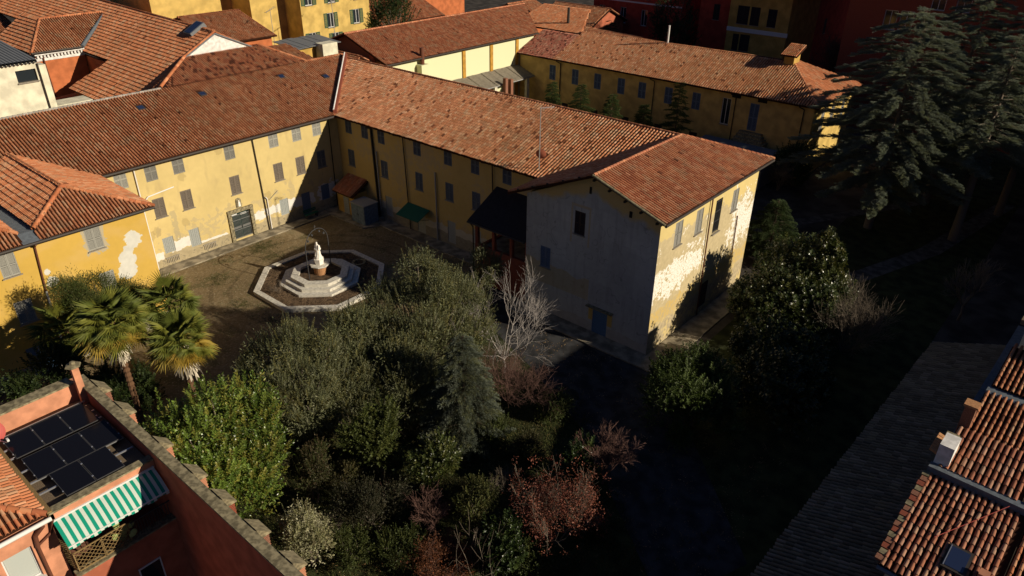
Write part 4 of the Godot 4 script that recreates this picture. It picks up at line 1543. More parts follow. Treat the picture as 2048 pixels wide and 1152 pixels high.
# ---- the wing beyond the inner garden
func far_right_wing() -> void:
	var t := thing("yellow_wing", "far two-storey yellow wing with a row of closed grey shutters and a hipped end", "building")
	var X := 82.3
	var z0 := -68.3
	var p0 := Vector3(X, 0, z0)
	var W := 42.4
	var H := 8.5
	var op := []
	var zs := [-62.36, -58.46, -54.77, -51.04, -47.86, -44.02, -40.18]
	for z in zs:
		op.append([z - z0, 6.55, 1.1, 2.05, .12])
	op.append([-36.2 - z0, 6.05, 1.1, 3.15, .2])
	op.append([-32.7 - z0, 6.0, 1.12, 3.2, .14])
	for z in [-60, -55, -50, -45, -40, -30]:
		op.append([z - z0, 1.8, 1.1, 1.8, .14])
	part(t, "wall", wall_mesh(p0, Vector3.BACK, W, H, op), mat("plaster_far_wing"))
	for z in zs:
		shutter_window(t, p0, Vector3.BACK, z - z0, 6.55, 1.1, 2.05, mat("shutter_blue"), false)
	for z in [-60, -55, -50, -45, -40, -30]:
		shutter_window(t, p0, Vector3.BACK, z - z0, 1.8, 1.1, 1.8, mat("shutter_dark"))
	open_window(t, p0, Vector3.BACK, -36.2 - z0, 6.05, 1.1, 3.15, mat("shutter_dark"), false)
	shutter_window(t, p0, Vector3.BACK, -32.7 - z0, 6.0, 1.12, 3.2, mat("shutter_blue"), false)
	for z in [-35.1, -31.9]:
		var v := MB.new()
		v.box(Vector3(X - .01, 8.1, z), Vector3(.06, .5, 1.1))
		part(t, "eave_vent", v, mat("dark_gap"))
	# outside stair and terrace below the last door
	var st := MB.new()
	for i in 4:
		st.span(Vector3(X - .5 - i * .35, 0, -34.0 - i * .1), Vector3(X - .001, 4.3 - i * .3, -31.2 + i * .25))
	part(t, "steps", st, mat("coping_stone"))
	var tr := MB.new()
	tr.span(Vector3(X - 6.5, 0, -37.5), Vector3(X - 1.6, 3.3, -28.2))
	part(t, "terrace", tr, mat("grey_metal"))
	# end wall in the sun
	var q0 := Vector3(X, 0, -25.9)
	part(t, "wall", wall_mesh(q0, Vector3.RIGHT, 13.5, H, [[3.2, 6.2, 1.1, 2.6, .12], [6.4, 6.2, 1.1, 2.6, .12], [10, 6.2, 1.1, 2.6, .12]]), mat("plaster_yellow"))
	for x in [3.2, 6.4, 10.0]:
		shutter_window(t, q0, Vector3.RIGHT, x, 6.2, 1.1, 2.6, mat("shutter_grey"), false)
	for z in [-60.95, -46.12, -35.1, -27.0]:
		pipe(t, "downpipe", [Vector3(X - .5, 8.3, z - .5), Vector3(X - .1, 8.0, z), Vector3(X - .1, .1, z)], .06, mat("pipe_dark"))
	var ex := X - .62
	var ey := 8.5
	var ex2 := X + 14.2
	var rx := 89.0
	var ry := 11.3
	var a := Vector3(rx, ry, -62.0)
	var h := Vector3(rx, ry, -31.6)
	var c1 := Vector3(ex, ey, -25.3)
	var c2 := Vector3(ex2, ey, -25.3)
	var rf := tile_roof(t, "roof", [Vector3(ex, ey, -61.9), c1, h, a], Vector3.BACK, PINK, {"rough": .6, "dark": .015, "pitch": .30})
	tile_roof(t, "roof", [Vector3(ex, ey, -68.4), Vector3(ex, ey, -61.85), Vector3(87.6, 10.85, -61.85), Vector3(87.6, 10.85, -68.4)], Vector3.BACK, [Color(.40, .14, .09), Color(.34, .11, .07), Color(.46, .19, .12), Color(.28, .09, .06), Color(.5, .27, .18)], {"rough": .9, "dark": .05})
	tile_roof(t, "roof", [c1, c2, Vector3(rx + 1.6, ry, -31.6), h], Vector3.RIGHT, FLAT, {"rough": .5})
	tile_roof(t, "roof", [a, h, Vector3(rx + 1.6, ry, -31.6), c2, Vector3(ex2, ey, -62)], Vector3.BACK, OLD)
	ridge(rf, a, h, OLD)
	ridge(rf, h, c1, OLD)
	# chimney with a little tiled roof of its own at the end of the ridge
	var ch := MB.new()
	ch.span(Vector3(88.4, 10.8, -32.6), Vector3(90.2, 12.5, -31.4))
	part(t, "chimney", ch, mat("plaster_ochre"))
	tile_roof(t, "chimney_roof", [Vector3(88.0, 12.25, -33.0), Vector3(88.0, 12.25, -31.0), Vector3(90.6, 13.1, -31.0), Vector3(90.6, 13.1, -33.0)], Vector3.BACK, FLAT)
	pipe(t, "vent_stack", [Vector3(89, 11.2, -48.6), Vector3(89, 13.6, -48.6)], .13, mat("pipe_white"))
	# hipped roof behind, where this wing meets the hall
	tile_roof(t, "roof", [Vector3(88.5, 10.9, -75), Vector3(88.5, 10.9, -62.2), Vector3(96, 12.9, -66), Vector3(96, 12.9, -75)], Vector3.BACK, FLAT, {"rough": .6})
	var u0 := at_x(1130, 47, 97.0)
	var u1 := at_x(1330, 84, 97.0)
	tile_roof(t, "roof", [Vector3(90.5, u0.y - 2.4, u0.z), Vector3(90.5, u1.y - 2.4, u1.z), u1, u0], Vector3.BACK, WARM)
	pipe(t, "vent_stack", [Vector3(91, 10.9, -66.4), Vector3(91, 13.8, -66.4)], .2, mat("gutter_dark"))

# ---- the pale yellow hall with ochre pilasters
func hall() -> void:
	var Z := -68.5
	var x0 := 57.6
	var x1 := 85.6
	var t := thing("hall", "pale yellow hall with ochre pilasters and a plain brown tile roof", "building")
	part(t, "wall", wall_mesh(Vector3(x0, 0, Z), Vector3.RIGHT, x1 - x0, 10.8, []), mat("plaster_hall"))
	for q in [927, 982, 1033]:
		var p := at_z(q, 120, Z)
		var b := MB.new()
		b.span(Vector3(p.x - .28, 0, Z), Vector3(p.x + .28, 10.75, Z + .16))
		part(t, "pilaster", b, mat("pilaster_ochre"))
	part(t, "wall", wall_mesh(Vector3(x0, 0, -82.5), Vector3.BACK, 14.0, 10.8, [[4.2, 9.9, .9, 2.0, .2]], [Vector2(0, 10.8), Vector2(7, 13.2), Vector2(14, 10.8)]), mat("brick_wall"))
	open_window(t, Vector3(x0, 0, -82.5), Vector3.BACK, 4.2, 9.9, .9, 2.0, mat("shutter_dark"), false)
	var gp := MB.new()
	gp.span(Vector3(x0 - .25, 0, -71.2), Vector3(x0, 11.4, -70.5))
	part(t, "pilaster", gp, mat("plaster_salmon"))
	var e0 := Vector3(x0 - .5, 10.72, Z + .6)
	var e1 := Vector3(x1 + .3, 10.72, Z + .6)
	var r0 := Vector3(x0 - .5, 13.35, -75.4)
	var r1 := Vector3(x1 + 6.0, 13.35, -75.4)
	var rf := tile_roof(t, "roof", [e0, e1, r1, r0], Vector3.RIGHT, WARM, {"pitch": .26, "rough": .4})
	tile_roof(t, "roof", [r0, r1, Vector3(x1 + .3, 10.72, -82.8), Vector3(x0 - .5, 10.72, -82.8)], Vector3.RIGHT, WARM, {"pitch": .3})
	ridge(rf, r0, r1, [Color(.5, .2, .1), Color(.45, .17, .09), Color(.52, .23, .13), Color(.4, .15, .08)], .17)
	gutter(t, e0 + Vector3(0, -.08, .05), e1 + Vector3(0, -.08, .05), mat("gutter_dark"), .1)
	# free-standing chimney in front of the wall
	var c := MB.new()
	c.span(Vector3(62.4, 0, Z + .01), Vector3(63.7, 9.9, Z + 1.0))
	var ch := part(t, "chimney", c, mat("plaster_hall"))
	var f := MB.new()
	f.tube(Vector3(63.0, 9.9, Z + .5), Vector3(63.0, 11.9, Z + .5), .28, .28, 10, true)
	part(ch, "flue", f, mat("pipe_brown"))
	# open lean-to shed along the wall, with sheet panels
	var L := thing("lean_to_shed", "open lean-to shed with a weathered sheet roof below the pale yellow hall", "shed")
	var a := Vector3(62, 6.85, Z + .02)
	var b := Vector3(82.1, 6.85, Z + .02)
	var dn := Vector3(0, -1.15, 3.1)
	var n := 15
	for i in n:
		var m := MB.new()
		var s0 := a.lerp(b, float(i) / n) + Vector3(.05, .03 * (i % 2), 0)
		var s1 := a.lerp(b, float(i + 1) / n) + Vector3(-.05, .03 * (i % 2), 0)
		m.quad(s0 + dn, s1 + dn, s1, s0)
		m.quad(s0 + dn + Vector3(0, -.06, 0), s1 + dn + Vector3(0, -.06, 0), s1 + dn, s0 + dn)
		m.quad(s0 + Vector3(0, -.06, 0), s1 + Vector3(0, -.06, 0), s1 + dn + Vector3(0, -.06, 0), s0 + dn + Vector3(0, -.06, 0))
		part(L, "roof_sheet", m, mat("corrugated"))
	for x in [68.0, 71.5, 74.0, 77.0, 80.8]:
		var p := MB.new()
		p.span(Vector3(x - .25, 0, Z + 2.6), Vector3(x + .25, 5.55, Z + 3.0))
		part(L, "post", p, mat("plaster_cream"))
	var bm := MB.new()
	bm.span(Vector3(62, 5.56, Z + 2.75), Vector3(82.1, 5.66, Z + 3.16))
	part(L, "beam", bm, mat("pipe_grey"))
	for q in [[74.9, 6.6], [76.0, 6.3]]:
		var k := MB.new()
		k.span(Vector3(q[0], 0, Z + 3.4), Vector3(q[0] + .5, q[1], Z + 3.9))
		part(L, "chimney", k, mat("brick_wall"))

# ---- the big brown roof with the white gablet, the tower block and the white house left of it
func big_roof() -> void:
	var t := thing("church_hall", "large building with a broad orange tiled roof and a white gablet", "building")
	var rx := 38.6
	var ry := 16.35
	var sl := 0.55
	var g := -72.0
	var ridge_a := Vector3(rx, ry, g)
	var ridge_b := Vector3(rx, ry + 1.07, -122)
	var P := Vector3(rx, ry, g)
	var N := Vector3(-sl, 1, 0).normalized()
	var low := func(x: float, z: float) -> Vector3: return Vector3(x, ry - sl * (rx - x) + .6 * (g - z) / 28.0, z)
	var rf := tile_roof(t, "roof", [ridge_a, low.call(35.1, g), low.call(30.2, -68.4), low.call(28.0, -70), low.call(28.0, -83.6), low.call(32.0, -82.6), low.call(32.2, -106), low.call(33.0, -106.2), low.call(33.0, -122), ridge_b], Vector3.BACK, FLAT, {"pitch": .25, "course": .44, "rough": .4, "dark": .005, "wide": .9})
	tile_roof(t, "roof", [ridge_a, ridge_b, Vector3(45.5, 13.8, -122), Vector3(45.5, 12.8, g), Vector3(43.0, 14.15, g)], Vector3.BACK, FLAT, {"pitch": .25, "course": .44, "wide": .9})
	# hip below the gablet
	tile_roof(t, "roof", [Vector3(30.6, 12.96, -67.75), Vector3(46.0, 12.96, -67.75), Vector3(43.3, 14.42, -72.0), Vector3(35.0, 14.42, -72.0)], Vector3.RIGHT, WARM, {"rough": .5, "dark": .09})
	ridge(rf, Vector3(35.1, 14.5, g), Vector3(30.3, 13.05, -68.0), FLAT, .17)
	ridge(rf, Vector3(43.3, 14.45, -72), Vector3(46.0, 13.0, -67.8), FLAT, .15)
	ridge(rf, ridge_a, Vector3(35.1, 14.5, g), FLAT, .13)
	ridge(rf, ridge_a, ridge_b, FLAT, .17)
	var wg := MB.new()
	wg.tri(Vector3(35.2, 14.35, g + .02), Vector3(43.0, 14.1, g + .02), Vector3(rx, 16.2, g + .02))
	part(t, "gablet", wg, mat("plaster_white"))
	var bb := MB.new()
	bb.tube(Vector3(34.9, 14.3, g + .12), Vector3(rx, 16.2, g + .12), .09, .09, 4, true)
	bb.tube(Vector3(rx, 16.2, g + .12), Vector3(43.3, 14.0, g + .12), .09, .09, 4, true)
	part(t, "bargeboard", bb, mat("grey_metal"))
	var wl := MB.new()
	wl.span(Vector3(32.3, 0, -100), Vector3(32.6, 12.6, -82.8))
	wl.span(Vector3(28.3, 0, -83.4), Vector3(28.6, 10.3, -70))
	part(t, "wall", wl, mat("plaster_orange"))
	var w2 := MB.new()
	w2.span(Vector3(28.6, 0, -83.4), Vector3(32.3, 10.4, -83.0))
	part(t, "wall", w2, mat("plaster_orange"))
	# long skylight near the ridge
	var sp := on_plane(392, 62, P, N)
	var k := MB.new()
	var bs := Basis(Vector3.BACK, atan(sl))
	k.box(Vector3(0, .2, 0), Vector3(1.9, .5, 1.5))
	var sk := part(rf, "skylight", k, mat("grey_metal"))
	sk.transform = Transform3D(bs, sp)
	for z in [-.35, .05, .45]:
		var pn := part(sk, "pane", box_mesh(Vector3(1.7, .03, .34)), mat("skylight_glass"))
		pn.position = Vector3(0, .47, z)
	# tower block beside it
	var T := thing("tower_block", "orange block with a white dentil cornice and a small hipped tile roof", "building")
	var z := -89.0
	var y := 13.5
	part(T, "wall", wall_mesh(Vector3(27.3, 0, z), Vector3.RIGHT, 4.9, y, []), mat("plaster_orange"))
	part(T, "wall", wall_mesh(Vector3(27.3, 0, -99), Vector3.BACK, 10, y + .2, []), mat("grey_metal"))
	var de := MB.new()
	for i in 14:
		de.box(Vector3(27.5 + i * .34, y - .3, z + .14), Vector3(.18, .3, .26))
	de.span(Vector3(27.2, y - .15, z), Vector3(32.2, y, z + .38))
	de.span(Vector3(27.2, y - .8, z), Vector3(32.2, y - .45, z + .06))
	part(T, "cornice", de, mat("plaster_white"))
	var ea := Vector3(26.9, y + .15, z + .55)
	var eb := Vector3(31.9, y + .15, z + .55)
	var ha := Vector3(30.4, 16.1, -94.0)
	var hb := Vector3(37.2, 16.1, -94.0)
	var tf := tile_roof(T, "roof", [ea, eb, hb, ha], Vector3.RIGHT, OLD, {"pitch": .25})
	tile_roof(T, "roof", [ea, ha, Vector3(30.4, 16.1, -99), Vector3(26.9, y + .15, -99)], Vector3.BACK, FLAT, {"pitch": .25, "course": .44, "wide": .9})
	ridge(tf, ea, ha, FLAT)
	ridge(tf, ha, hb, FLAT)
	var vy := MB.new()
	vy.tube(eb + Vector3(.1, .05, 0), hb + Vector3(.3, 0, 0), .22, .16, 5, true)
	part(T, "valley_gutter", vy, mat("zinc"))
	gutter(T, ea, eb, mat("gutter_dark"), .1)
	pipe(T, "downpipe", [Vector3(28.0, y - .4, z + .2), Vector3(28.1, 8, z + .2)], .07, mat("pipe_brown"))
	var lb := MB.new()
	lb.span(Vector3(26, 0, -88.9), Vector3(28.4, 8.6, -80))
	part(T, "annex", lb, mat("plaster_cream"))
	tile_roof(T, "annex_roof", [Vector3(26, 8.62, -88.8), Vector3(26, 8.62, -80), Vector3(32, 9.0, -80), Vector3(32, 9.0, -88.8)], Vector3.BACK, FLAT)
	# white house
	var Wt := thing("white_house", "cream white house wall with one dark window and a corrugated grey roof", "house")
	var wz := -68.4
	part(Wt, "wall", wall_mesh(Vector3(4, 0, wz), Vector3.RIGHT, 16.95, 16.75, [[16.0, 15.75, 1.5, .95, .25]]), mat("plaster_cream"))
	part(Wt, "wall", wall_mesh(Vector3(20.95, 0, wz), Vector3.FORWARD, 14, 16.75, []), mat("plaster_cream"))
	var wn := part(Wt, "window", frame_mesh(1.5, .95, .05), mat("dark_gap"))
	wn.position = Vector3(20.0, 15.75, wz - .2)
	part(wn, "pane", box_mesh(Vector3(1.4, .85, .02)), mat("window_glass"))
	part(wn, "sill", box_mesh(Vector3(1.6, .08, .4)), mat("sill_stone")).position = Vector3(0, -.5, .15)
	var cr := MB.new()
	for i in 60:
		var xx := 4.0 + i * .285
		cr.tube(Vector3(xx, 16.85, wz + .3), Vector3(xx, 16.85 + 1.0, wz - 14), .16, .16, 5)
	part(Wt, "roof", cr, mat("grey_metal"))
	pipe(Wt, "downpipe", [Vector3(20.95, 16.6, wz + .1), Vector3(20.95, 12.9, wz + .1)], .07, mat("pipe_dark"))
	var an := MB.new()
	an.span(Vector3(20.96, 0, -70.2), Vector3(21.75, 16.3, -69.0))
	an.span(Vector3(21.2, 0, -72), Vector3(25.0, 12.6, -70.0))
	part(Wt, "annex_wall", an, mat("plaster_cream"))

# ---- roofs and houses farther off
func background() -> void:
	# apartment houses, sunny yellow with green shutters
	var wz := []
	for q in [[617, 5], [663, 3], [714, -4]]:
		var p := at_z(q[0], q[1], -85.0)
		for y in [19.6, 16.4]:
			wz.append([p.x, y, 1.15, 1.9])
	for q in [[662, 40], [713, 32], [627, 80], [673, 79]]:
		var p := at_z(q[0], q[1], -85.0)
		wz.append([p.x, p.y, 1.1, 1.85])
	var pr := at_z(740, 30, -85.0).x
	var pl := at_z(604, 40, -85.0).x
	gable_house("apartment_house", "yellow apartment house with open dark green shutters and a drainpipe", Vector3(pl, 0, -99), Vector3(pr, 22, -85), 2.2, true, mat("plaster_yellow"), WARM, {"win_z": wz, "category": "building"})
	var px := at_z(505, 40, -88.5).x
	gable_house("apartment_house", "blank ochre yellow apartment wall behind the white gablet", Vector3(px, 0, -101), Vector3(pl + .5, 22.5, -88.5), 2.2, true, mat("plaster_yellow"), WARM, {"category": "building"})
	var qx := at_z(300, 8, -93).x
	gable_house("apartment_house", "yellow apartment house far behind the orange tiled roof", Vector3(qx, 0, -104), Vector3(at_z(470, 8, -93).x, 23, -93), 2.0, true, mat("plaster_yellow"), WARM, {"category": "building"})
	# low hipped house behind the ridge of the big roof
	gable_house("house", "orange house with a brown hipped roof behind the orange tiled ridge", Vector3(43.0, 0, -94), Vector3(50.0, 13.6, -80), 1.9, true, mat("plaster_orange"), OLD)
	# aerials in front of the sunny walls
	for q in [[552, 104, 545, 18, "bent television aerial in front of the blank ochre wall", 0], [672, 92, 666, 2, "thin aerial mast with a white dish before the green shutters", 1]]:
		var lo := at_z(q[0], q[1], -80.0)
		var hi := at_z(q[2], q[3], -80.0)
		var an := thing("rooftop_aerial", q[4], "antenna", Vector3(lo.x, 0, -80), "aerials before the apartment houses")
		var am := MB.new()
		am.tube(Vector3(0, 8, 0), Vector3(0, hi.y, 0), .04, .03, 6, true)
		part(an, "mast", am, mat("pipe_grey"))
		var ae := MB.new()
		for i in 6:
			var pp := Vector3(-.6 + i * .24, hi.y - .3 + .1 * i, 0)
			ae.tube(pp - Vector3(0, .0, .3), pp + Vector3(0, 0, .3), .02, .02, 4)
		ae.tube(Vector3(-.6, hi.y - .3, 0), Vector3(.6, hi.y + .2, 0), .025, .025, 5)
		part(an, "elements", ae, mat("pipe_grey"))
		if q[5] == 1:
			var db := MB.new()
			db.lathe(Vector3.ZERO, [Vector2(0, 0), Vector2(.25, .03), Vector2(.45, .1)], 14)
			part(an, "dish", db, mat("white_paint")).transform = Transform3D(Basis(Vector3.RIGHT, 1.2), Vector3(.3, lo.y + .6, .2))
	# yard sheds between the wings
	gable_house("house", "small tiled house below the yellow apartment house", Vector3(52.5, 0, -79), Vector3(59, 9.6, -71), 1.8, false, mat("plaster_ochre"), WARM)
	var s := thing("roof_shed", "flat grey metal roofed shed with a pale plaster side among the tiles", "shed")
	var m := MB.new()
	m.span(Vector3(46.9, 10, -74.2), Vector3(52.4, 13.6, -70.6))
	part(s, "wall", m, mat("plaster_ochre"))
	for i in 7:
		var r := MB.new()
		r.box(Vector3(46.6 + (i + .5) * .86, 13.85 + .03 * (i % 3), -72.3), Vector3(.84, .07, 4.4), Basis(Vector3.RIGHT, .06))
		part(s, "roof_sheet", r, mat("grey_metal"))
	var dm := MB.new()
	dm.span(Vector3(49.4, 12.4, -70.5), Vector3(51.4, 14.0, -69.2))
	part(s, "dormer", dm, mat("plaster_cream"))
	# left edge: house with a dark opening, roofs above
	gable_house("house", "pale house at the edge with a dark opening under brown tiles", Vector3(22, 0, -128), Vector3(33, 12.5, -112), 2.2, true, mat("plaster_yellow"), OLD, {"win_z": [[30.5, 10.6, 1.6, 1.6]], "spread": false})
	# behind the hall
	gable_house("house", "tiled house with a skylight behind the hall ridge", Vector3(77, 0, -104), Vector3(90, 10.2, -92), 2.4, true, mat("plaster_ochre"), WARM)
	gable_house("house", "orange walled house with round vents beyond the hall", Vector3(86, 0, -112), Vector3(104, 12.5, -100), 2.0, true, mat("plaster_orange"), OLD)
	gable_house("house", "small orange house with a brown tiled lean roof beside the hall", Vector3(93.5, 0, -84), Vector3(99.5, 11.0, -76), 1.6, true, mat("plaster_orange"), OLD)
	gable_house("house", "long low house with dark shaded tiles beyond the hall", Vector3(104, 0, at_x(1080, 25, 104).z), Vector3(114, at_x(1130, 46, 104).y, at_x(1183, 25, 104).z), 2.2, false, mat("plaster_salmon"), OLD)
	gable_house("house", "yellow house with a red tiled roof right of the green shuttered apartments", Vector3(75, 0, -116), Vector3(84, 12.5, -104), 2.4, true, mat("plaster_yellow"), WARM)
	# red and yellow villas across the street, in shade
	var vx := 116.0
	var w1 := []
	for q in [[1204, 25], [1246, 30], [1288, 36]]:
		var p := at_x(q[0], q[1], vx)
		w1.append([p.z, p.y, 1.2, 2.6])
		w1.append([p.z, p.y + 4.2, 1.2, 2.4])
	var za := at_x(1186, 30, vx).z
	var zb := at_x(1362, 30, vx).z
	var v1 := gable_house("villa", "dark red villa with white window frames and a pale string course", Vector3(vx, 0, za), Vector3(vx + 14, 16, zb), 2.0, false, mat("plaster_red"), OLD, {"win_x": w1, "spread": false, "shutter": mat("shutter_dark"), "category": "building"})
	var sc := MB.new()
	sc.span(Vector3(vx - .08, at_x(1300, 8, vx).y - .12, za), Vector3(vx, at_x(1300, 8, vx).y + .12, zb))
	part(v1, "string_course", sc, mat("white_paint"))
	var w2 := []
	var zc := at_x(1396, 50, vx).z
	var zd := at_x(1455, 50, vx).z
	var ze := at_x(1585, 60, vx).z
	var pw := at_x(1433, 24, vx)
	w2.append([pw.z, pw.y, 1.1, 2.4])
	var v2 := gable_house("villa", "red villa wing with a single white framed window", Vector3(vx, 0, zc), Vector3(vx + 10, 15.6, zd), 1.8, false, mat("plaster_red"), OLD, {"win_x": w2, "closed": true, "shutter": mat("shutter_dark"), "category": "building"})
	var w3 := []
	for q in [[1486, 30, 1.9, 2.7], [1510, 33, 1.5, 2.7], [1544, 37, 1.4, 2.6]]:
		var p := at_x(q[0], q[1], vx - 2)
		w3.append([p.z, p.y, q[2], q[3]])
	for q in [[1470, 84, 1.0, 2.5], [1488, 86, 1.6, 2.5]]:
		var p := at_x(q[0], q[1], vx - 2)
		w3.append([p.z, p.y, q[2], q[3]])
	var v3 := gable_house("villa", "olive yellow villa with dark closed shutters and a white band", Vector3(vx - 2, 0, at_x(1455, 50, vx - 2).z), Vector3(vx + 10, 15.8, at_x(1577, 50, vx - 2).z), 1.6, true, mat("plaster_ochre"), OLD, {"win_x": w3, "closed": true, "shutter": mat("shutter_dark"), "category": "building", "flat": true, "roof": mat("zinc"), "eave": 1.0})
	var bd := MB.new()
	var by := at_x(1500, 62, vx - 2).y
	bd.span(Vector3(vx - 2.15, by - .3, at_x(1455, 50, vx - 2).z), Vector3(vx - 2, by + .3, at_x(1577, 50, vx - 2).z + .15))
	part(v3, "string_course", bd, mat("white_paint"))
	var w4 := []
	var z4 := at_x(1577, 50, vx - 2).z - 1.5
	for q in [[1592, 25], [1625, 15], [1583, 85], [1616, 65], [1650, 52]]:
		var p := at_z(q[0], q[1], z4)
		w4.append([p.x, p.y, 1.2, 2.5])
	gable_house("villa", "red villa side with white framed windows beside the bare street trees", Vector3(vx + 10.2, 0, z4 - 12), Vector3(at_z(1662, 40, z4).x + 40.0, 15, z4), 1.8, true, mat("plaster_red"), OLD, {"win_z": w4, "closed": true, "shutter": mat("shutter_dark"), "category": "building"})
	# tall brick block at the right, which shades the street
	var bx := 108.0
	var w5 := []
	for q in [[1780, 40], [1812, 42], [1930, 4], [1880, 0]]:
		var p := at_x(q[0], q[1], bx)
		w5.append([p.z, p.y, 1.6, 2.4])
	var zz := at_x(1692, 40, bx).z
	for k in 6:
		w5.append([zz + 6 + k * 4.5, 20.0, 1.5, 2.0])
	gable_house("brick_block", "tall dark red brick apartment block with white framed windows behind the cedars", Vector3(bx, 0, zz), Vector3(bx + 42, 25, zz + 52), 2.0, false, mat("brick_red"), OLD, {"win_x": w5, "spread": false, "category": "building"})

# ---- the salmon house with solar panels, lower left
func solar_house() -> void:
	var t := thing("salmon_house", "salmon house with a flat roof terrace, striped awning and tall buttressed side wall", "house")
	var fl := MB.new()
	fl.span(Vector3(3.7, 9.3, -31.2), Vector3(7.4, 9.6, -25.0))
	part(t, "flat_roof", fl, mat("wood_old"))
	# parapet at the back, its inner face in the sun
	var pp := MB.new()
	pp.span(Vector3(-2, 0, -31.75), Vector3(7.5, 10.45, -31.3))
	part(t, "parapet", pp, mat("plaster_peach"))
	var pc := MB.new()
	pc.span(Vector3(-2, 10.45, -31.85), Vector3(7.2, 10.53, -31.22))
	part(t, "coping", pc, mat("coping_stone"))
	# side wall with brick buttresses towards the garden
	var fw := MB.new()
	fw.span(Vector3(7.45, 0, -31.7), Vector3(7.75, 10.35, -9))
	part(t, "side_wall", fw, mat("plaster_salmon"))
	var fc := MB.new()
	fc.span(Vector3(7.4, 10.35, -31.7), Vector3(7.82, 10.45, -9))
	part(t, "coping", fc, mat("coping_stone"))
	for z in [-30.6, -28.3, -25.0, -22.5, -20.5, -18.3, -16.2, -13.8, -11.4]:
		var bt := MB.new()
		var big := 1.0 if int(absf(z)) % 2 == 0 else .72
		bt.span(Vector3(7.751, 0, z - .32 * big), Vector3(8.25, 10.05, z + .32 * big))
		var node := part(t, "buttress", bt, mat("brick_wall"))
		var cap := MB.new()
		cap.quad(Vector3(7.83, 10.5, z + .4 * big), Vector3(8.33, 10.06, z + .4 * big), Vector3(8.33, 10.06, z - .4 * big), Vector3(7.83, 10.5, z - .4 * big))
		cap.quad(Vector3(7.83, 10.0, z + .4 * big), Vector3(8.33, 10.0, z + .4 * big), Vector3(8.33, 10.06, z + .4 * big), Vector3(7.83, 10.5, z + .4 * big))
		cap.quad(Vector3(8.33, 10.0, z + .4 * big), Vector3(8.33, 10.0, z - .4 * big), Vector3(8.33, 10.06, z - .4 * big), Vector3(8.33, 10.06, z + .4 * big))
		cap.quad(Vector3(8.33, 10.0, z - .4 * big), Vector3(7.83, 10.0, z - .4 * big), Vector3(7.83, 10.5, z - .4 * big), Vector3(8.33, 10.06, z - .4 * big))
		part(node, "cap_stone", cap, mat("coping_stone"))
		# courses of brick on the side that faces the sun
		for i in 14:
			for k in 2:
				var bw := .22
				var br := part(node, "brick", box_mesh(Vector3(bw, .055, .03)), mat(["brick_red", "brick_wall", "plaster_peach"][(i * 3 + k + int(-z)) % 3]))
				br.position = Vector3(7.885 + k * .245 + (.02 if i % 2 else 0.0), 9.95 - i * .072, z + .32 * big + .012)
	# slim chimney
	var c := MB.new()
	c.span(Vector3(7.2, 9.6, -31.0), Vector3(7.48, 11.45, -30.72))
	var ch := part(t, "chimney", c, mat("plaster_peach"))
	var cc := MB.new()
	cc.lathe(Vector3(7.34, 11.45, -30.86), [Vector2(.16, 0), Vector2(.34, .1), Vector2(.3, .16), Vector2(.12, .2), Vector2(.1, .3), Vector2(0.0, .32)], 6)
	part(ch, "chimney_cap", cc, mat("coping_stone"))
	# front beam, awning, terrace
	var bm := MB.new()
	bm.span(Vector3(3.6, 9.45, -25.0), Vector3(7.44, 9.85, -24.75))
	part(t, "beam", bm, mat("plaster_peach"))
	var bc := MB.new()
	bc.span(Vector3(3.6, 9.85, -25.05), Vector3(7.44, 9.92, -24.7))
	part(t, "coping", bc, mat("coping_stone"))
	var aw := part(t, "awning", box_mesh(Vector3(3.75, .08, .08)), mat("white_paint"))
	aw.position = Vector3(5.5, 9.52, -24.73)
	var n := 30
	for i in n:
		var m := MB.new()
		var x0 := -1.875 + 3.75 * i / n
		var x1 := -1.875 + 3.75 * (i + 1) / n
		var prev_y := -.02
		var prev_z := .01
		for k in 5:
			var f := (k + 1) / 5.0
			var yy := -.02 - .62 * f + .06 * sin(f * PI)
			var z := .01 + .92 * f
			m.quad(Vector3(x0, yy, z), Vector3(x1, yy, z), Vector3(x1, prev_y, prev_z), Vector3(x0, prev_y, prev_z))
			prev_y = yy
			prev_z = z
		var vd := .13 + .05 * sin(i * 1.1)
		m.quad(Vector3(x0, prev_y - vd, prev_z + .02), Vector3(x1, prev_y - vd, prev_z + .02), Vector3(x1, prev_y, prev_z), Vector3(x0, prev_y, prev_z))
		part(aw, "stripe", m, mat("awning_green") if i % 2 == 0 else mat("awning_white"))
	part(aw, "front_bar", box_mesh(Vector3(3.75, .05, .05)), mat("white_paint")).position = Vector3(0, -.66, .93)
	var tf := MB.new()
	tf.span(Vector3(3.6, 6.0, -28), Vector3(7.45, 6.5, -24.3))
	part(t, "terrace_floor", tf, mat("brick_wall"))
	var rw := MB.new()
	rw.span(Vector3(3.6, 6.5, -28.2), Vector3(7.45, 9.3, -28.0))
	part(t, "terrace_wall", rw, mat("plaster_salmon"))
	var lo := MB.new()
	lo.span(Vector3(3.6, 0, -24.5), Vector3(7.45, 6.98, -24.2))
	part(t, "lower_wall", lo, mat("plaster_salmon"))
	var lc := MB.new()
	lc.span(Vector3(3.6, 6.98, -24.55), Vector3(7.45, 7.04, -24.15))
	part(t, "coping", lc, mat("coping_stone"))
	var wn := part(t, "window", frame_mesh(.9, 1.4, .05), mat("white_paint"))
	wn.position = Vector3(6.0, 4.9, -24.17)
	part(wn, "pane", box_mesh(Vector3(.8, 1.3, .02)), mat("window_glass"))
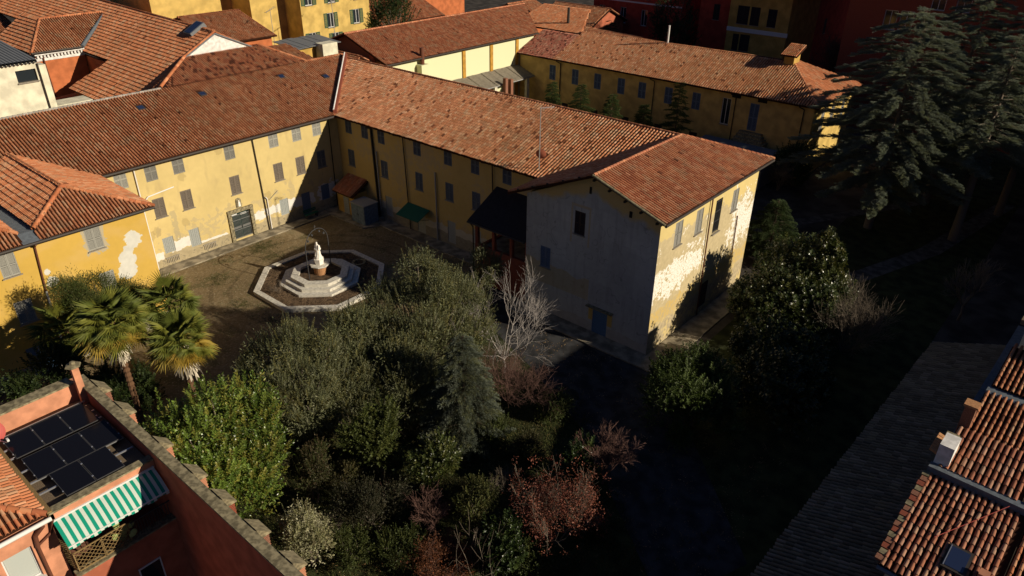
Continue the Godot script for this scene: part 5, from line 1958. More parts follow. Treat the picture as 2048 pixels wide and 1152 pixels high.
	# lattice screens on the terrace rail
	for q in [[3.75, 1.0], [4.75, 1.0]]:
		var lt := MB.new()
		for i in 11:
			var o := -1.0 + i * .2
			for s in [-1.0, 1.0]:
				var a := Vector2(-.5, o)
				var b := Vector2(.5, o + s * 1.0)
				for side in 2:
					pass
				var y0 := clampf(a.y, -.45, .45)
				var y1 := clampf(b.y, -.45, .45)
				if absf(b.y - a.y) < .01 or (y0 == y1):
					continue
				var f0 := (y0 - a.y) / (b.y - a.y)
				var f1 := (y1 - a.y) / (b.y - a.y)
				var pa := Vector3(-.5 + f0, y0, .008 * s)
				var pb := Vector3(-.5 + f1, y1, .008 * s)
				lt.tube(pa, pb, .013, .013, 4)
		for s in [-1, 1]:
			lt.box(Vector3(s * .49, 0, 0), Vector3(.04, .95, .04))
			lt.box(Vector3(0, s * .46, 0), Vector3(1, .04, .04))
		var l := part(t, "lattice_screen", lt, mat("fascia_wood"))
		l.position = Vector3(q[0] + .5, 7.52, -24.35)
	var side := MB.new()
	for i in 26:
		side.tube(Vector3(3.72, 6.5 + .0 + i * .1 - .9, -24.4), Vector3(3.72, 6.5 + i * .1 + .1, -25.6), .013, .013, 4)
		side.tube(Vector3(3.74, 6.5 + .0 + i * .1 - .9, -25.6), Vector3(3.74, 6.5 + i * .1 + .1, -24.4), .013, .013, 4)
	part(t, "lattice_screen", side, mat("fascia_wood"))
	var rl := MB.new()
	for i in 14:
		rl.box(Vector3(5.9 + i * .11, 7.45, -24.35), Vector3(.02, .85, .02))
	rl.box(Vector3(6.65, 7.88, -24.35), Vector3(1.6, .04, .05))
	part(t, "railing", rl, mat("iron"))
	# street side: tiled hip, white gutter, window with a blind
	var p0 := Vector3(-3, 0, -24.95)
	part(t, "wall", wall_mesh(p0, Vector3.RIGHT, 6.6, 9.75, [[5.3, 8.05, .98, 1.55, .2], [3.0, 8.05, .98, 1.55, .2]]), mat("plaster_peach"))
	for x in [5.3, 3.0]:
		var f := part(t, "window", frame_mesh(.98, 1.55, .06), mat("white_paint"))
		f.transform = wall_xf(p0, Vector3.RIGHT, x, 8.05, -.16)
		part(f, "curtain", box_mesh(Vector3(.84, 1.4, .02)), mat("curtain_cloth", Color(.40, .43, .40), .9))
		part(f, "sill", box_mesh(Vector3(1.1, .06, .3)), mat("white_paint")).position = Vector3(0, -.8, .16)
	gutter(t, Vector3(-3, 9.72, -24.68), Vector3(3.62, 9.72, -24.68), mat("pipe_white"), .09)
	pipe(t, "downpipe", [Vector3(3.3, 9.6, -24.66), Vector3(3.0, 9.2, -24.85), Vector3(2.95, 8.7, -24.85)], .08, mat("pipe_brown"))
	pipe(t, "downpipe", [Vector3(2.95, 8.75, -24.85), Vector3(3.0, 3, -24.85)], .06, mat("pipe_brown"))
	pipe(t, "downpipe", [Vector3(3.64, 9.6, -24.7), Vector3(3.5, 9.0, -24.85), Vector3(3.0, 8.75, -24.85)], .045, mat("pipe_brown"))
	var fa := MB.new()
	fa.span(Vector3(3.58, 9.55, -31.2), Vector3(3.74, 9.98, -24.75))
	part(t, "fascia", fa, mat("fascia_wood"))
	var k := Vector3(3.55, 9.9, -24.85)
	var tp := Vector3(.4, 11.1, -27.9)
	var rf := tile_roof(t, "roof", [k, Vector3(3.55, 9.9, -31.2), Vector3(.4, 11.1, -31.2), tp], Vector3.BACK, FLAT, {"pitch": .2, "course": .36, "rough": .4, "dark": .0, "wide": .4})
	tile_roof(t, "roof", [Vector3(-3, 9.9, -24.85), k, tp, Vector3(-3, 11.1, -27.9)], Vector3.RIGHT, FLAT, {"pitch": .2, "course": .36, "rough": .5, "dark": .01})
	ridge(rf, tp, k, FLAT, .14)
	# the panels, laid flat on aluminium rails; one of three rows is shifted
	for z in [-30.55, -29.6, -28.9, -27.8, -26.9, -26.05]:
		var rl2 := MB.new()
		rl2.box(Vector3(5.5, 9.86, z), Vector3(3.5, .06, .05))
		part(t, "mounting_rail", rl2, mat("aluminium"))
	var spots := [[3.95, -29.28, 0], [5.02, -29.28, 1], [6.09, -29.28, 2], [4.05, -27.42, 3], [5.12, -27.42, 4], [6.19, -27.42, 5], [4.42, -25.72, 6], [5.5, -25.72, 7]]
	var names := ["in the row along the peach parapet, beside the red dish", "in the row along the peach parapet, middle of three", "in the row along the peach parapet, below the slim chimney", "in the middle row beside the wooden fascia", "in the middle of the middle row", "in the middle row beside the side wall", "in the row above the striped awning, beside the wooden fascia", "in the row above the striped awning, with bare rails beside it"]
	for s in spots:
		var pn := thing("solar_panel", "black solar panel " + names[s[2]], "solar panel", Vector3(s[0] + .5, 9.93, s[1] - .25), "solar panels on the flat roof")
		part(pn, "glass", box_mesh(Vector3(1.03, .03, 1.66)), mat("panel_black"))
		part(pn, "frame", frame_edge(1.06, 1.69), mat("iron"))
		for cpos in [[-.53, -.5], [-.53, .5], [.53, -.5], [.53, .5]]:
			part(pn, "clamp", box_mesh(Vector3(.04, .03, .06)), mat("aluminium")).position = Vector3(cpos[0], .02, cpos[1])
	# satellite dish on the parapet
	var d := thing("satellite_dish", "red satellite dish with a bent arm at the peach parapet", "satellite dish", Vector3(3.72, 9.9, -30.2))
	var db := MB.new()
	var prf := []
	for i in 7:
		prf.append(Vector2(.46 * i / 6.0, .07 * pow(i / 6.0, 2)))
	db.lathe(Vector3.ZERO, prf, 22)
	var disc := part(d, "reflector", db, mat("dish_red"))
	disc.transform = Transform3D(Basis(Vector3.RIGHT, 1.05) * Basis(Vector3.BACK, -.2), Vector3(0, .62, 0))
	var ar := MB.new()
	ar.path([Vector3(0, -.3, -.1), Vector3(0, .55, -.1)], .03, .03, 6)
	ar.path([Vector3(0, .35, .05), Vector3(.25, .25, .5), Vector3(.3, .4, .62)], .018, .018, 5)
	part(d, "arm", ar, mat("aluminium"))
	part(d, "receiver", box_mesh(Vector3(.08, .1, .14)), mat("white_paint")).position = Vector3(.3, .44, .64)
	# climbing potted cactus on the terrace
	var ck := thing("potted_plant", "pale green prickly plant with paddle leaves on the terrace below the awning", "plant", Vector3(5.55, 6.5, -24.75))
	var pot := MB.new()
	pot.lathe(Vector3.ZERO, [Vector2(0, .02), Vector2(.16, .02), Vector2(.22, .36), Vector2(.18, .36), Vector2(.0, .33)], 12)
	part(ck, "pot", pot, mat("terracotta_pot"))
	mat("cactus", Color(.30, .36, .13), .7)
	for q in [[0, .65, .05, .2, .3], [.1, 1.05, .2, -.5, .28], [-.25, .95, .25, .6, .26], [.3, .85, .4, -1.1, .24], [-.1, 1.35, .1, .2, .22], [.35, 1.2, .3, -.9, .2]]:
		var pd := MB.new()
		pd.lathe(Vector3.ZERO, [Vector2(0, -1), Vector2(.5, -.7), Vector2(.75, 0), Vector2(.55, .7), Vector2(0, 1)], 10)
		var leaf := part(ck, "paddle_leaf", pd, mat("cactus"))
		leaf.transform = Transform3D(Basis(Vector3.BACK, q[3]).scaled(Vector3(q[4] * .75, q[4], .06)), Vector3(q[0], q[1], q[2]))

func frame_edge(w: float, h: float) -> Mesh:
	var key := "edge%.2f%.2f" % [w, h]
	if not meshes.has(key):
		var b := MB.new()
		for s in [-1, 1]:
			b.box(Vector3(s * (w * .5 - .012), 0, 0), Vector3(.024, .036, h))
			b.box(Vector3(0, 0, s * (h * .5 - .012)), Vector3(w - .05, .036, .024))
		meshes[key] = b.mesh()
	return meshes[key]

# ---- the row at the right edge: long shaded lean-to roof, terracotta roofs above it
func right_row() -> void:
	# the row stands three degrees off the courtyard's grid
	var turn := Basis(Vector3.UP, -deg_to_rad(2.6))
	var org := Vector3(34, 0, -1.0)
	var R := func(x: float, y: float, z: float) -> Vector3: return org + turn * Vector3(x - 34, y, z + 1.0)
	var U := turn * Vector3.RIGHT
	var V := turn * Vector3.BACK
	var t := thing("long_outbuilding", "long low outbuilding under a dark mossy tiled lean-to roof", "building")
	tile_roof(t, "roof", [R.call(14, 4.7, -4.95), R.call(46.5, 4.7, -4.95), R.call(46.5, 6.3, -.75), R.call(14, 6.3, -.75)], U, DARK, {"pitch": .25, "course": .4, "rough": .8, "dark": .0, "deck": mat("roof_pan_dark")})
	part(t, "wall", wall_mesh(R.call(46.2, 0, -4.5), -U, 32.0, 4.5, []), mat("plaster_ochre"))
	part(t, "wall", wall_mesh(R.call(46.2, 0, -.8), -V, 3.7, 4.6, []), mat("plaster_ochre"))
	# terrace house with the clay roof
	var h := thing("row_house", "row house with big clay roof tiles, a roof window and a step of grey flashing", "house")
	part(h, "side_wall", wall_mesh(R.call(60, 0, -.7), -U, 36.6, 7.7, []), mat("brick_wall"))
	part(h, "wall", wall_mesh(R.call(23.6, 0, -.7), V, 12, 7.6, [[.9, 6.3, 1.1, 1.6, .15]]), mat("plaster_cream"))
	open_window(h, R.call(23.6, 0, -.7), V, .9, 6.3, 1.1, 1.6, mat("shutter_dark"), false)
	gutter(h, R.call(23.3, 7.55, -1.0), R.call(23.3, 7.55, 8), mat("zinc"), .09)
	# lower roof, tile by tile
	var a := R.call(23.35, 7.65, -1.0)
	var lowroof := tile_roof(h, "roof", [a, R.call(23.35, 7.65, 2.6), R.call(28.5, 8.75, 2.6), R.call(28.5, 8.75, -1.0)], V, [Color(.46, .185, .10), Color(.40, .15, .08), Color(.50, .22, .13), Color(.33, .125, .075), Color(.55, .33, .22)], {"pitch": .225, "course": .40, "wide": .35, "rough": .9, "each": true, "dark": .03, "holes": [[R.call(25.0, 7.98, 1.35), .1]]})
	tile_roof(h, "roof", [R.call(23.35, 7.65, 2.62), R.call(23.35, 7.65, 9), R.call(28.5, 8.75, 9), R.call(28.5, 8.75, 2.62)], V, FLAT, {"pitch": .232, "course": .34})
	var fl := MB.new()
	fl.box(R.call(28.62, 8.92, 4.0), Vector3(.4, .3, 10.2), turn)
	part(h, "flashing", fl, mat("zinc"))
	tile_roof(h, "roof", [R.call(28.75, 9.0, -.85), R.call(28.75, 9.0, 2.2), R.call(31.3, 9.6, 2.2), R.call(31.3, 9.6, -.85)], V, [Color(.50, .205, .115), Color(.46, .18, .095), Color(.54, .25, .15), Color(.42, .155, .085), Color(.56, .33, .22)], {"pitch": .225, "course": .5, "wide": .35, "rough": .3, "each": true, "dark": .0})
	tile_roof(h, "roof", [R.call(28.75, 9.0, 2.25), R.call(28.75, 9.0, 9), R.call(31.3, 9.6, 9), R.call(31.3, 9.6, 2.25)], V, FLAT, {"pitch": .232, "course": .5})
	tile_roof(h, "roof", [R.call(31.4, 8.3, -.7), R.call(31.4, 8.3, 9), R.call(35.4, 9.2, 9), R.call(35.4, 9.2, -.7)], V, OLD, {"pitch": .24, "course": .38})
	var vv := MB.new()
	vv.box(R.call(35.7, 9.2, 4), Vector3(.7, .14, 9.4), turn)
	part(h, "flashing", vv, mat("zinc"))
	tile_roof(h, "roof", [R.call(36.0, 9.3, -.6), R.call(36.0, 9.3, 9), R.call(39.2, 10.0, 9), R.call(39.2, 10.0, -.6)], V, OLD, {"pitch": .24, "course": .38})
	var cp := MB.new()
	cp.box(R.call(36.5, 7.9, -.82), Vector3(18, .5, .5), turn)
	part(h, "coping", cp, mat("zinc"))
	# brick verge of the side wall, weathered
	for i in 17:
		var vb := part(h, "brick", box_mesh(Vector3(.24, .12, .26)), mat(["brick_wall", "coping_stone", "brick_red"][i % 3]))
		vb.transform = Transform3D(turn * Basis(Vector3.BACK, .21), R.call(23.6 + i * .29, 7.75 + i * .063, -1.06 + .03 * (i % 2)))
	# chimney blocks on the wall head
	var c1 := MB.new()
	c1.box(R.call(29.3, 9.3, -.75), Vector3(1.0, 1.5, .55), turn)
	part(h, "chimney", c1, mat("plaster_white"))
	var cr := MB.new()
	for i in 6:
		cr.box(R.call(29.0 + i * .2, 9.5 + .02 * i, -1.16), Vector3(.2, .1, .34), turn * Basis(Vector3.RIGHT, .3))
	part(h, "chimney_tiles", cr, mat("terracotta_pot"))
	var c2 := MB.new()
	c2.box(R.call(31.6, 9.6, -.7), Vector3(.42, 2.0, .42), turn)
	var cn := part(h, "chimney", c2, mat("brick_wall"))
	var c3 := MB.new()
	c3.box(R.call(31.6, 10.66, -.7), Vector3(.55, .1, .55), turn)
	part(cn, "chimney_cap", c3, mat("terracotta_pot"))
	for i in 5:
		var st := part(h, "brick", box_mesh(Vector3(.5, .14, .3)), mat(["coping_stone", "brick_wall"][i % 2]))
		st.transform = Transform3D(turn * Basis(Vector3.UP, .4 * i), R.call(30.4 + .12 * (i % 2), 9.0 + .14 * i, -.85))
	# roof window
	var slp := atan(1.1 / 5.15)
	var wp: Vector3 = R.call(25.05, 8.12, 1.15)
	var wb := turn * Basis(Vector3.BACK, slp)
	var fr := part(h, "roof_window", box_mesh(Vector3(1.15, .14, .82)), mat("gutter_dark"))
	fr.transform = Transform3D(wb, wp)
	part(fr, "pane", box_mesh(Vector3(.94, .02, .62)), mat("skylight_glass")).position = Vector3(0, .075, 0)
	part(fr, "frame_side", box_mesh(Vector3(1.0, .03, .03)), mat("aluminium")).position = Vector3(0, .08, -.34)
	# vent box of clay
	var vb2 := MB.new()
	vb2.box(Vector3.ZERO, Vector3(.3, .34, .34))
	var vn := part(h, "vent_box", vb2, mat("plaster_peach"))
	vn.transform = Transform3D(wb, R.call(24.9, 8.2, 2.05))
	# beige wall beyond, higher up the row
	var b := thing("row_house", "beige walled house at the top of the row beside the mossy roof", "house")
	var bw := MB.new()
	bw.box(R.call(43.5, 5.6, 4.4), Vector3(7.5, 11.2, 9.6), turn)
	part(b, "wall", bw, mat("plaster_cream"))
	var br := MB.new()
	br.box(R.call(43.5, 11.3, 4.4), Vector3(8.2, .25, 10.2), turn)
	part(b, "roof", br, mat("wood_old"))
	# taller neighbours farther along the row and on the street behind, out of view: they shade the garden's right half
	gable_house("row_house", "tall row house along the street behind the cedars", Vector3(52, 0, 4.5), Vector3(76, 9.5, 15), 2.2, true, mat("plaster_salmon"), OLD)
	gable_house("row_house", "taller row house farther along the street behind the cedars", Vector3(77, 0, 5), Vector3(104, 15.5, 16), 2.6, true, mat("plaster_ochre"), OLD)
	# aerial wires on the clay roof
	var w := thing("roof_cable", "thin red cable slung across the clay tiles above the roof window", "cable")
	var cb := MB.new()
	cb.path([R.call(25.4, 8.35, .2), R.call(26.4, 8.5, .75), R.call(28.3, 9.0, 1.9)], .012, .012, 4)
	part(w, "strand", cb, mat("dish_red"))

# ---- octagonal bed with stone steps, statue and iron arch
func octagon(r: float, c: Vector3) -> PackedVector2Array:
	var p := PackedVector2Array()
	for i in 8:
		var a := deg_to_rad(22.5 + 45 * i)
		p.append(Vector2(c.x + r * cos(a), c.z + r * sin(a)))
	return p

func fountain() -> void:
	var c := Vector3(31.0, 0, -47.35)
	var t := thing("octagonal_flower_bed", "octagonal stone kerbed flower bed with three octagonal stone steps", "flower bed", c)
	var soil := MB.new()
	soil.prism(octagon(5.35, Vector3.ZERO), -.2, .2)
	part(t, "soil", soil, mat("bed_soil"))
	var ring := func(r0: float, r1: float, y0: float, y1: float, called: String) -> void:
		for i in 8:
			for k in 3:
				var f := func(r: float, s: float) -> Vector2:
					var a := deg_to_rad(22.5 + 45 * i)
					var b := deg_to_rad(22.5 + 45 * (i + 1))
					return Vector2(cos(a), sin(a)).lerp(Vector2(cos(b), sin(b)), s) * r
				var s0 := k / 3.0 + (.004 if k > 0 else 0.0)
				var s1 := (k + 1) / 3.0
				var m := MB.new()
				m.prism(PackedVector2Array([f.call(r0, s0), f.call(r1, s0), f.call(r1, s1), f.call(r0, s1)]), y0, y1 + rng.randf_range(-.008, .008))
				part(t, called, m, mat("travertine"))
	ring.call(5.1, 5.6, -.1, .32, "kerb_stone")
	ring.call(2.75, 3.45, .0, .42, "step_stone")
	ring.call(2.35, 2.95, .1, .66, "step_stone")
	ring.call(1.85, 2.5, .2, .92, "step_stone")
	var s2 := MB.new()
	s2.prism(octagon(1.9, Vector3.ZERO), .1, .74)
	part(t, "soil", s2, mat("bed_soil"))
	# drain cover on the bed
	var dr := MB.new()
	dr.lathe(Vector3(3.95, .2, .1), [Vector2(.62, -.05), Vector2(.62, .1), Vector2(.42, .1), Vector2(.42, .02), Vector2(0, .02)], 18)
	var well := part(t, "well_ring", dr, mat("coping_stone"))
	var dc := MB.new()
	dc.lathe(Vector3(3.95, .225, .1), [Vector2(.41, 0), Vector2(.0, .01)], 18)
	part(well, "cover", dc, mat("dark_gap"))
	# pedestal
	var p := thing("statue_pedestal", "round terracotta drum with a pale stone disc and hexagonal block", "pedestal", c + Vector3(0, .74, 0))
	var drum := MB.new()
	drum.lathe(Vector3.ZERO, [Vector2(0, 0), Vector2(.50, 0), Vector2(.53, .3), Vector2(.60, .78)], 20)
	part(p, "drum", drum, mat("terracotta_pot"))
	var disc := MB.new()
	disc.lathe(Vector3(0, .78, 0), [Vector2(0, -.001), Vector2(.82, 0), Vector2(.84, .06), Vector2(.8, .11), Vector2(0, .115)], 8)
	part(p, "disc", disc, mat("travertine"))
	var hx := MB.new()
	hx.lathe(Vector3(0, .895, 0), [Vector2(.36, 0), Vector2(.42, .34), Vector2(.46, .5), Vector2(0, .502)], 6)
	part(p, "block", hx, mat("marble"))
	statue(c + Vector3(0, 2.135, 0))
	# iron arch with a cross
	var a := thing("iron_arch", "slender iron arch with lamps and a small cross over the white statue", "arch", c + Vector3(0, .72, 0))
	var ax := Vector3(.94, 0, -.22).normalized() * 1.38
	var am := MB.new()
	var pts := [-ax]
	for i in 15:
		var g := PI * i / 14.0
		pts.append(-ax * cos(g) + Vector3(0, 2.7 + 1.38 * sin(g), 0))
	pts.append(ax)
	am.path(pts, .035, .035, 6)
	part(a, "hoop", am, mat("iron"))
	var cr := MB.new()
	cr.box(Vector3(0, 4.22, 0), Vector3(.035, .5, .035))
	cr.box(Vector3(0, 4.3, 0), Vector3(.26, .035, .035), Basis(Vector3.UP, .23))
	part(a, "cross", cr, mat("iron"))
	for g in [.7, 1.2, 1.94, 2.44]:
		var lp := MB.new()
		lp.lathe(-ax * cos(g) * .9 + Vector3(0, 2.56 + 1.26 * sin(g), 0), [Vector2(0, .1), Vector2(.06, .08), Vector2(.1, -.06), Vector2(0, -.07)], 8)
		part(a, "lamp", lp, mat("iron"))

# smooth union of tapered bones, meshed on a grid
func statue(at: Vector3) -> void:
	var o := thing("statue", "white stone statue of a robed figure holding a child", "statue", at)
	var bones := [
		[Vector3(0, .0, 0), .30, Vector3(0, .55, 0), .20], [Vector3(.03, .5, 0), .20, Vector3(0, .85, 0), .165],
		[Vector3(0, .85, 0), .165, Vector3(-.02, 1.08, 0), .15], [Vector3(-.17, 1.08, 0), .085, Vector3(.15, 1.08, 0), .085],
		[Vector3(-.02, 1.1, .0), .08, Vector3(-.02, 1.2, .01), .06], [Vector3(-.03, 1.3, .02), .085, Vector3(-.03, 1.36, .02), .09],
		[Vector3(-.17, 1.05, 0), .075, Vector3(-.24, .82, .06), .06], [Vector3(-.24, .82, .06), .06, Vector3(-.05, .78, .2), .05],
		[Vector3(.16, 1.05, 0), .075, Vector3(.26, .86, .05), .06], [Vector3(.26, .86, .05), .06, Vector3(.14, .84, .2), .05],
		[Vector3(.16, .86, .17), .09, Vector3(.17, 1.04, .15), .075], [Vector3(.17, 1.15, .15), .06, Vector3(.17, 1.18, .15), .06],
		[Vector3(.12, .82, .22), .05, Vector3(-.02, .74, .26), .04], [Vector3(-.12, 1.3, -.05), .06, Vector3(-.22, .9, -.1), .09],
		[Vector3(-.22, .3, .1), .1, Vector3(-.12, .8, .05), .06], [Vector3(.2, .2, .12), .1, Vector3(.08, .7, .08), .06], [Vector3(0, 0, 0), .36, Vector3(0, .03, 0), .34]]
	var st := .035
	var lo := Vector3(-.5, -.1, -.42)
	var nx := 29
	var ny := 48
	var nzz := 25
	var val := PackedFloat32Array()
	val.resize(nx * ny * nzz)
	for i in nx:
		for j in ny:
			for k in nzz:
				var p := lo + Vector3(i, j, k) * st
				var acc := 0.0
				for b in bones:
					var A: Vector3 = b[0]
					var ab: Vector3 = b[2] - A
					var h := clampf((p - A).dot(ab) / maxf(ab.length_squared(), 1e-6), 0, 1)
					var d := p.distance_to(A + ab * h) - lerpf(b[1], b[3], h)
					acc += exp(-d * 38.0)
				var fold := .012 * sin(atan2(p.z, p.x) * 9.0 + p.y * 5.0) * clampf(1.0 - p.y, 0, 1)
				val[(i * ny + j) * nzz + k] = -log(acc + 1e-12) / 38.0 + fold
	var m := MB.new()
	var id := func(i: int, j: int, k: int) -> int: return (i * ny + j) * nzz + k
	var vert := {}
	for i in nx - 1:
		for j in ny - 1:
			for k in nzz - 1:
				var s := Vector3.ZERO
				var n := 0
				for e in [[0, 0, 0, 1, 0, 0], [0, 1, 0, 1, 1, 0], [0, 0, 1, 1, 0, 1], [0, 1, 1, 1, 1, 1], [0, 0, 0, 0, 1, 0], [1, 0, 0, 1, 1, 0], [0, 0, 1, 0, 1, 1], [1, 0, 1, 1, 1, 1], [0, 0, 0, 0, 0, 1], [1, 0, 0, 1, 0, 1], [0, 1, 0, 0, 1, 1], [1, 1, 0, 1, 1, 1]]:
					var a := val[id.call(i + e[0], j + e[1], k + e[2])]
					var b := val[id.call(i + e[3], j + e[4], k + e[5])]
					if (a < 0) != (b < 0):
						var f := a / (a - b)
						s += Vector3(e[0], e[1], e[2]).lerp(Vector3(e[3], e[4], e[5]), f)
						n += 1
				if n > 0:
					vert[id.call(i, j, k)] = lo + (Vector3(i, j, k) + s / n) * st
	for i in range(1, nx - 1):
		for j in range(1, ny - 1):
			for k in range(1, nzz - 1):
				var a := val[id.call(i, j, k)]
				for ax in 3:
					var q := [i, j, k]
					q[ax] += 1
					var b := val[id.call(q[0], q[1], q[2])]
					if (a < 0) == (b < 0):
						continue
					var u := (ax + 1) % 3
					var w := (ax + 2) % 3
					var c := []
					for d in [[0, 0], [-1, 0], [-1, -1], [0, -1]]:
						var r := [i, j, k]
						r[u] += d[0]
						r[w] += d[1]
						c.append(vert.get(id.call(r[0], r[1], r[2]), Vector3.ZERO))
					if a < 0:
						m.quad(c[0], c[1], c[2], c[3])
					else:
						m.quad(c[3], c[2], c[1], c[0])
	var sm := SurfaceTool.new()
	sm.begin(Mesh.PRIMITIVE_TRIANGLES)
	sm.set_smooth_group(0)
	for v in m.v:
		sm.add_vertex(v)
	sm.index()
	sm.generate_normals()
	var f := part(o, "figure", sm.commit(), mat("marble"))
	f.rotation.y = -.9
	f.scale = Vector3(.9, 1.05, .9)

func courtyard_things() -> void:
	# small lean-to hut with a red roof in the corner
	var h := thing("corner_hut", "little hut with a red tiled lean-to roof in the shaded courtyard corner", "hut")
	var w := MB.new()
	w.span(Vector3(41.3, .12, -58.2), Vector3(43.08, 2.4, -55.6))
	part(h, "wall", w, mat("plaster_ochre"))
	tile_roof(h, "roof", [Vector3(40.9, 2.35, -58.5), Vector3(40.9, 2.35, -55.3), Vector3(43.05, 3.5, -55.3), Vector3(43.05, 3.5, -58.5)], Vector3.BACK, FLAT)
	part(h, "door", box_mesh(Vector3(.05, 1.8, .8)), mat("door_pale")).position = Vector3(41.28, 1.03, -56.8)
	# metal cabinet
	var c := thing("metal_cabinet", "blue grey sheet metal cabinet beside the red roofed hut", "cabinet", Vector3(41.4, .12, -54.1))
	mat("cabinet_blue", Color(.16, .21, .26), .5, "blotch", .4)
	part(c, "body", box_mesh(Vector3(1.7, 1.95, 2.0)), mat("cabinet_blue")).position = Vector3(0, .975, 0)
	part(c, "top", box_mesh(Vector3(1.86, .08, 2.16)), mat("pipe_grey")).position = Vector3(0, 1.99, 0)
	for z in [-.49, .49]:
		var d := part(c, "door", box_mesh(Vector3(.03, 1.8, .94)), mat("cabinet_blue"))
		d.position = Vector3(-.865, .95, z)
		part(d, "handle", box_mesh(Vector3(.04, .16, .03)), mat("iron")).position = Vector3(-.03, 0, -signf(z) * .38)
	# green canopy over a door
	var g := thing("door_canopy", "dark green sheet canopy on brackets over a pale courtyard door", "canopy", Vector3(43.0, 2.45, -47.9))
	var r := MB.new()
	r.quad(Vector3(-1.6, -.25, -1.5), Vector3(-1.6, -.25, 1.5), Vector3(0, .45, 1.5), Vector3(0, .45, -1.5))
	r.quad(Vector3(-1.6, -.31, -1.5), Vector3(-1.6, -.31, 1.5), Vector3(-1.6, -.25, 1.5), Vector3(-1.6, -.25, -1.5))
	r.quad(Vector3(0, .39, -1.5), Vector3(0, .39, 1.5), Vector3(-1.6, -.31, 1.5), Vector3(-1.6, -.31, -1.5))
	part(g, "sheet", r, mat("canopy_green"))
	for z in [-1.3, 1.3]:
		var b := MB.new()
		b.path([Vector3(0, -.6, z), Vector3(-1.3, -.22, z)], .02, .02, 5)
		part(g, "bracket", b, mat("iron"))
	# green bench
	var bn := thing("garden_bench", "dark green bench against the left wing wall in the shade", "bench", Vector3(38.3, .12, -58.7))
	for i in 3:
		part(bn, "seat_plank", box_mesh(Vector3(1.5, .035, .12)), mat("canopy_green")).position = Vector3(0, .44, -.14 + i * .14)
	for i in 2:
		part(bn, "back_plank", box_mesh(Vector3(1.5, .12, .035)), mat("canopy_green")).position = Vector3(0, .62 + i * .17, -.3)
	for x in [-.6, .6]:
		part(bn, "leg", box_mesh(Vector3(.06, .42, .45)), mat("iron")).position = Vector3(x, .21, -.05)
	# television aerial on the main wing's roof
	var a := thing("television_aerial", "tall thin television aerial mast standing in the pinkish roof tiles", "antenna", Vector3(44.0, 10.1, -36.0))
	var foot := on_plane(1078, 340, Vector3(42.4, 9.6, -40), Vector3(-.357, 1, 0).normalized())
	a.position = foot
	var m := MB.new()
	m.tube(Vector3(0, -.1, 0), Vector3(0, 5.0, 0), .05, .035, 6, true)
	part(a, "mast", m, mat("aluminium"))
	var el := MB.new()
	el.tube(Vector3(0, 4.95, 0), Vector3(.95, 4.95, .55), .02, .02, 5)
	for i in 9:
		var p := Vector3(0, 4.95, 0).lerp(Vector3(.95, 4.95, .55), i / 8.0)
		el.tube(p + Vector3(-.13, 0, .22), p + Vector3(.13, 0, -.22), .012, .012, 4)
	part(a, "elements", el, mat("aluminium"))
	var ds := MB.new()
	var prf := []
	for i in 6:
		prf.append(Vector2(.42 * i / 5.0, .12 * pow(i / 5.0, 2)))
	ds.lathe(Vector3.ZERO, prf, 18)
	var dd := part(a, "dish", ds, mat("plaster_salmon"))
	dd.transform = Transform3D(Basis(Vector3.UP, 2.0) * Basis(Vector3.RIGHT, 1.35), Vector3(.1, 1.25, .05))
	# green netting and iron gate by the lower left house
	var gt := thing("side_gate", "pale iron gate with a cream post below the ochre house", "gate", Vector3(5.6, 0, -42.5))
	var gp := MB.new()
	gp.span(Vector3(-.2, 0, -.2), Vector3(.2, 2.6, .2))
	part(gt, "post", gp, mat("plaster_cream"))
	for k in 12:
		part(gt, "bar", box_mesh(Vector3(.03, 1.9, .03)), mat("pipe_grey")).position = Vector3(-.4 - k * .16, 1.1, 0)
	part(gt, "rail", box_mesh(Vector3(2.1, .05, .04)), mat("pipe_grey")).position = Vector3(-1.3, 2.05, 0)
	var nt := thing("netting", "green netting hung beside the iron gate", "netting", Vector3(6.9, 0, -41.2))
	var nm := MB.new()
	nm.quad(Vector3(0, .1, 0), Vector3(1.0, .1, 1.8), Vector3(1.0, .7, 1.8), Vector3(0, 2.0, 0))
	nm.quad(Vector3(1.0, .1, 1.78), Vector3(0, .1, -.02), Vector3(0, 2.0, -.02), Vector3(1.0, .7, 1.78))
	part(nt, "mesh_sheet", nm, mat("canopy_green"))

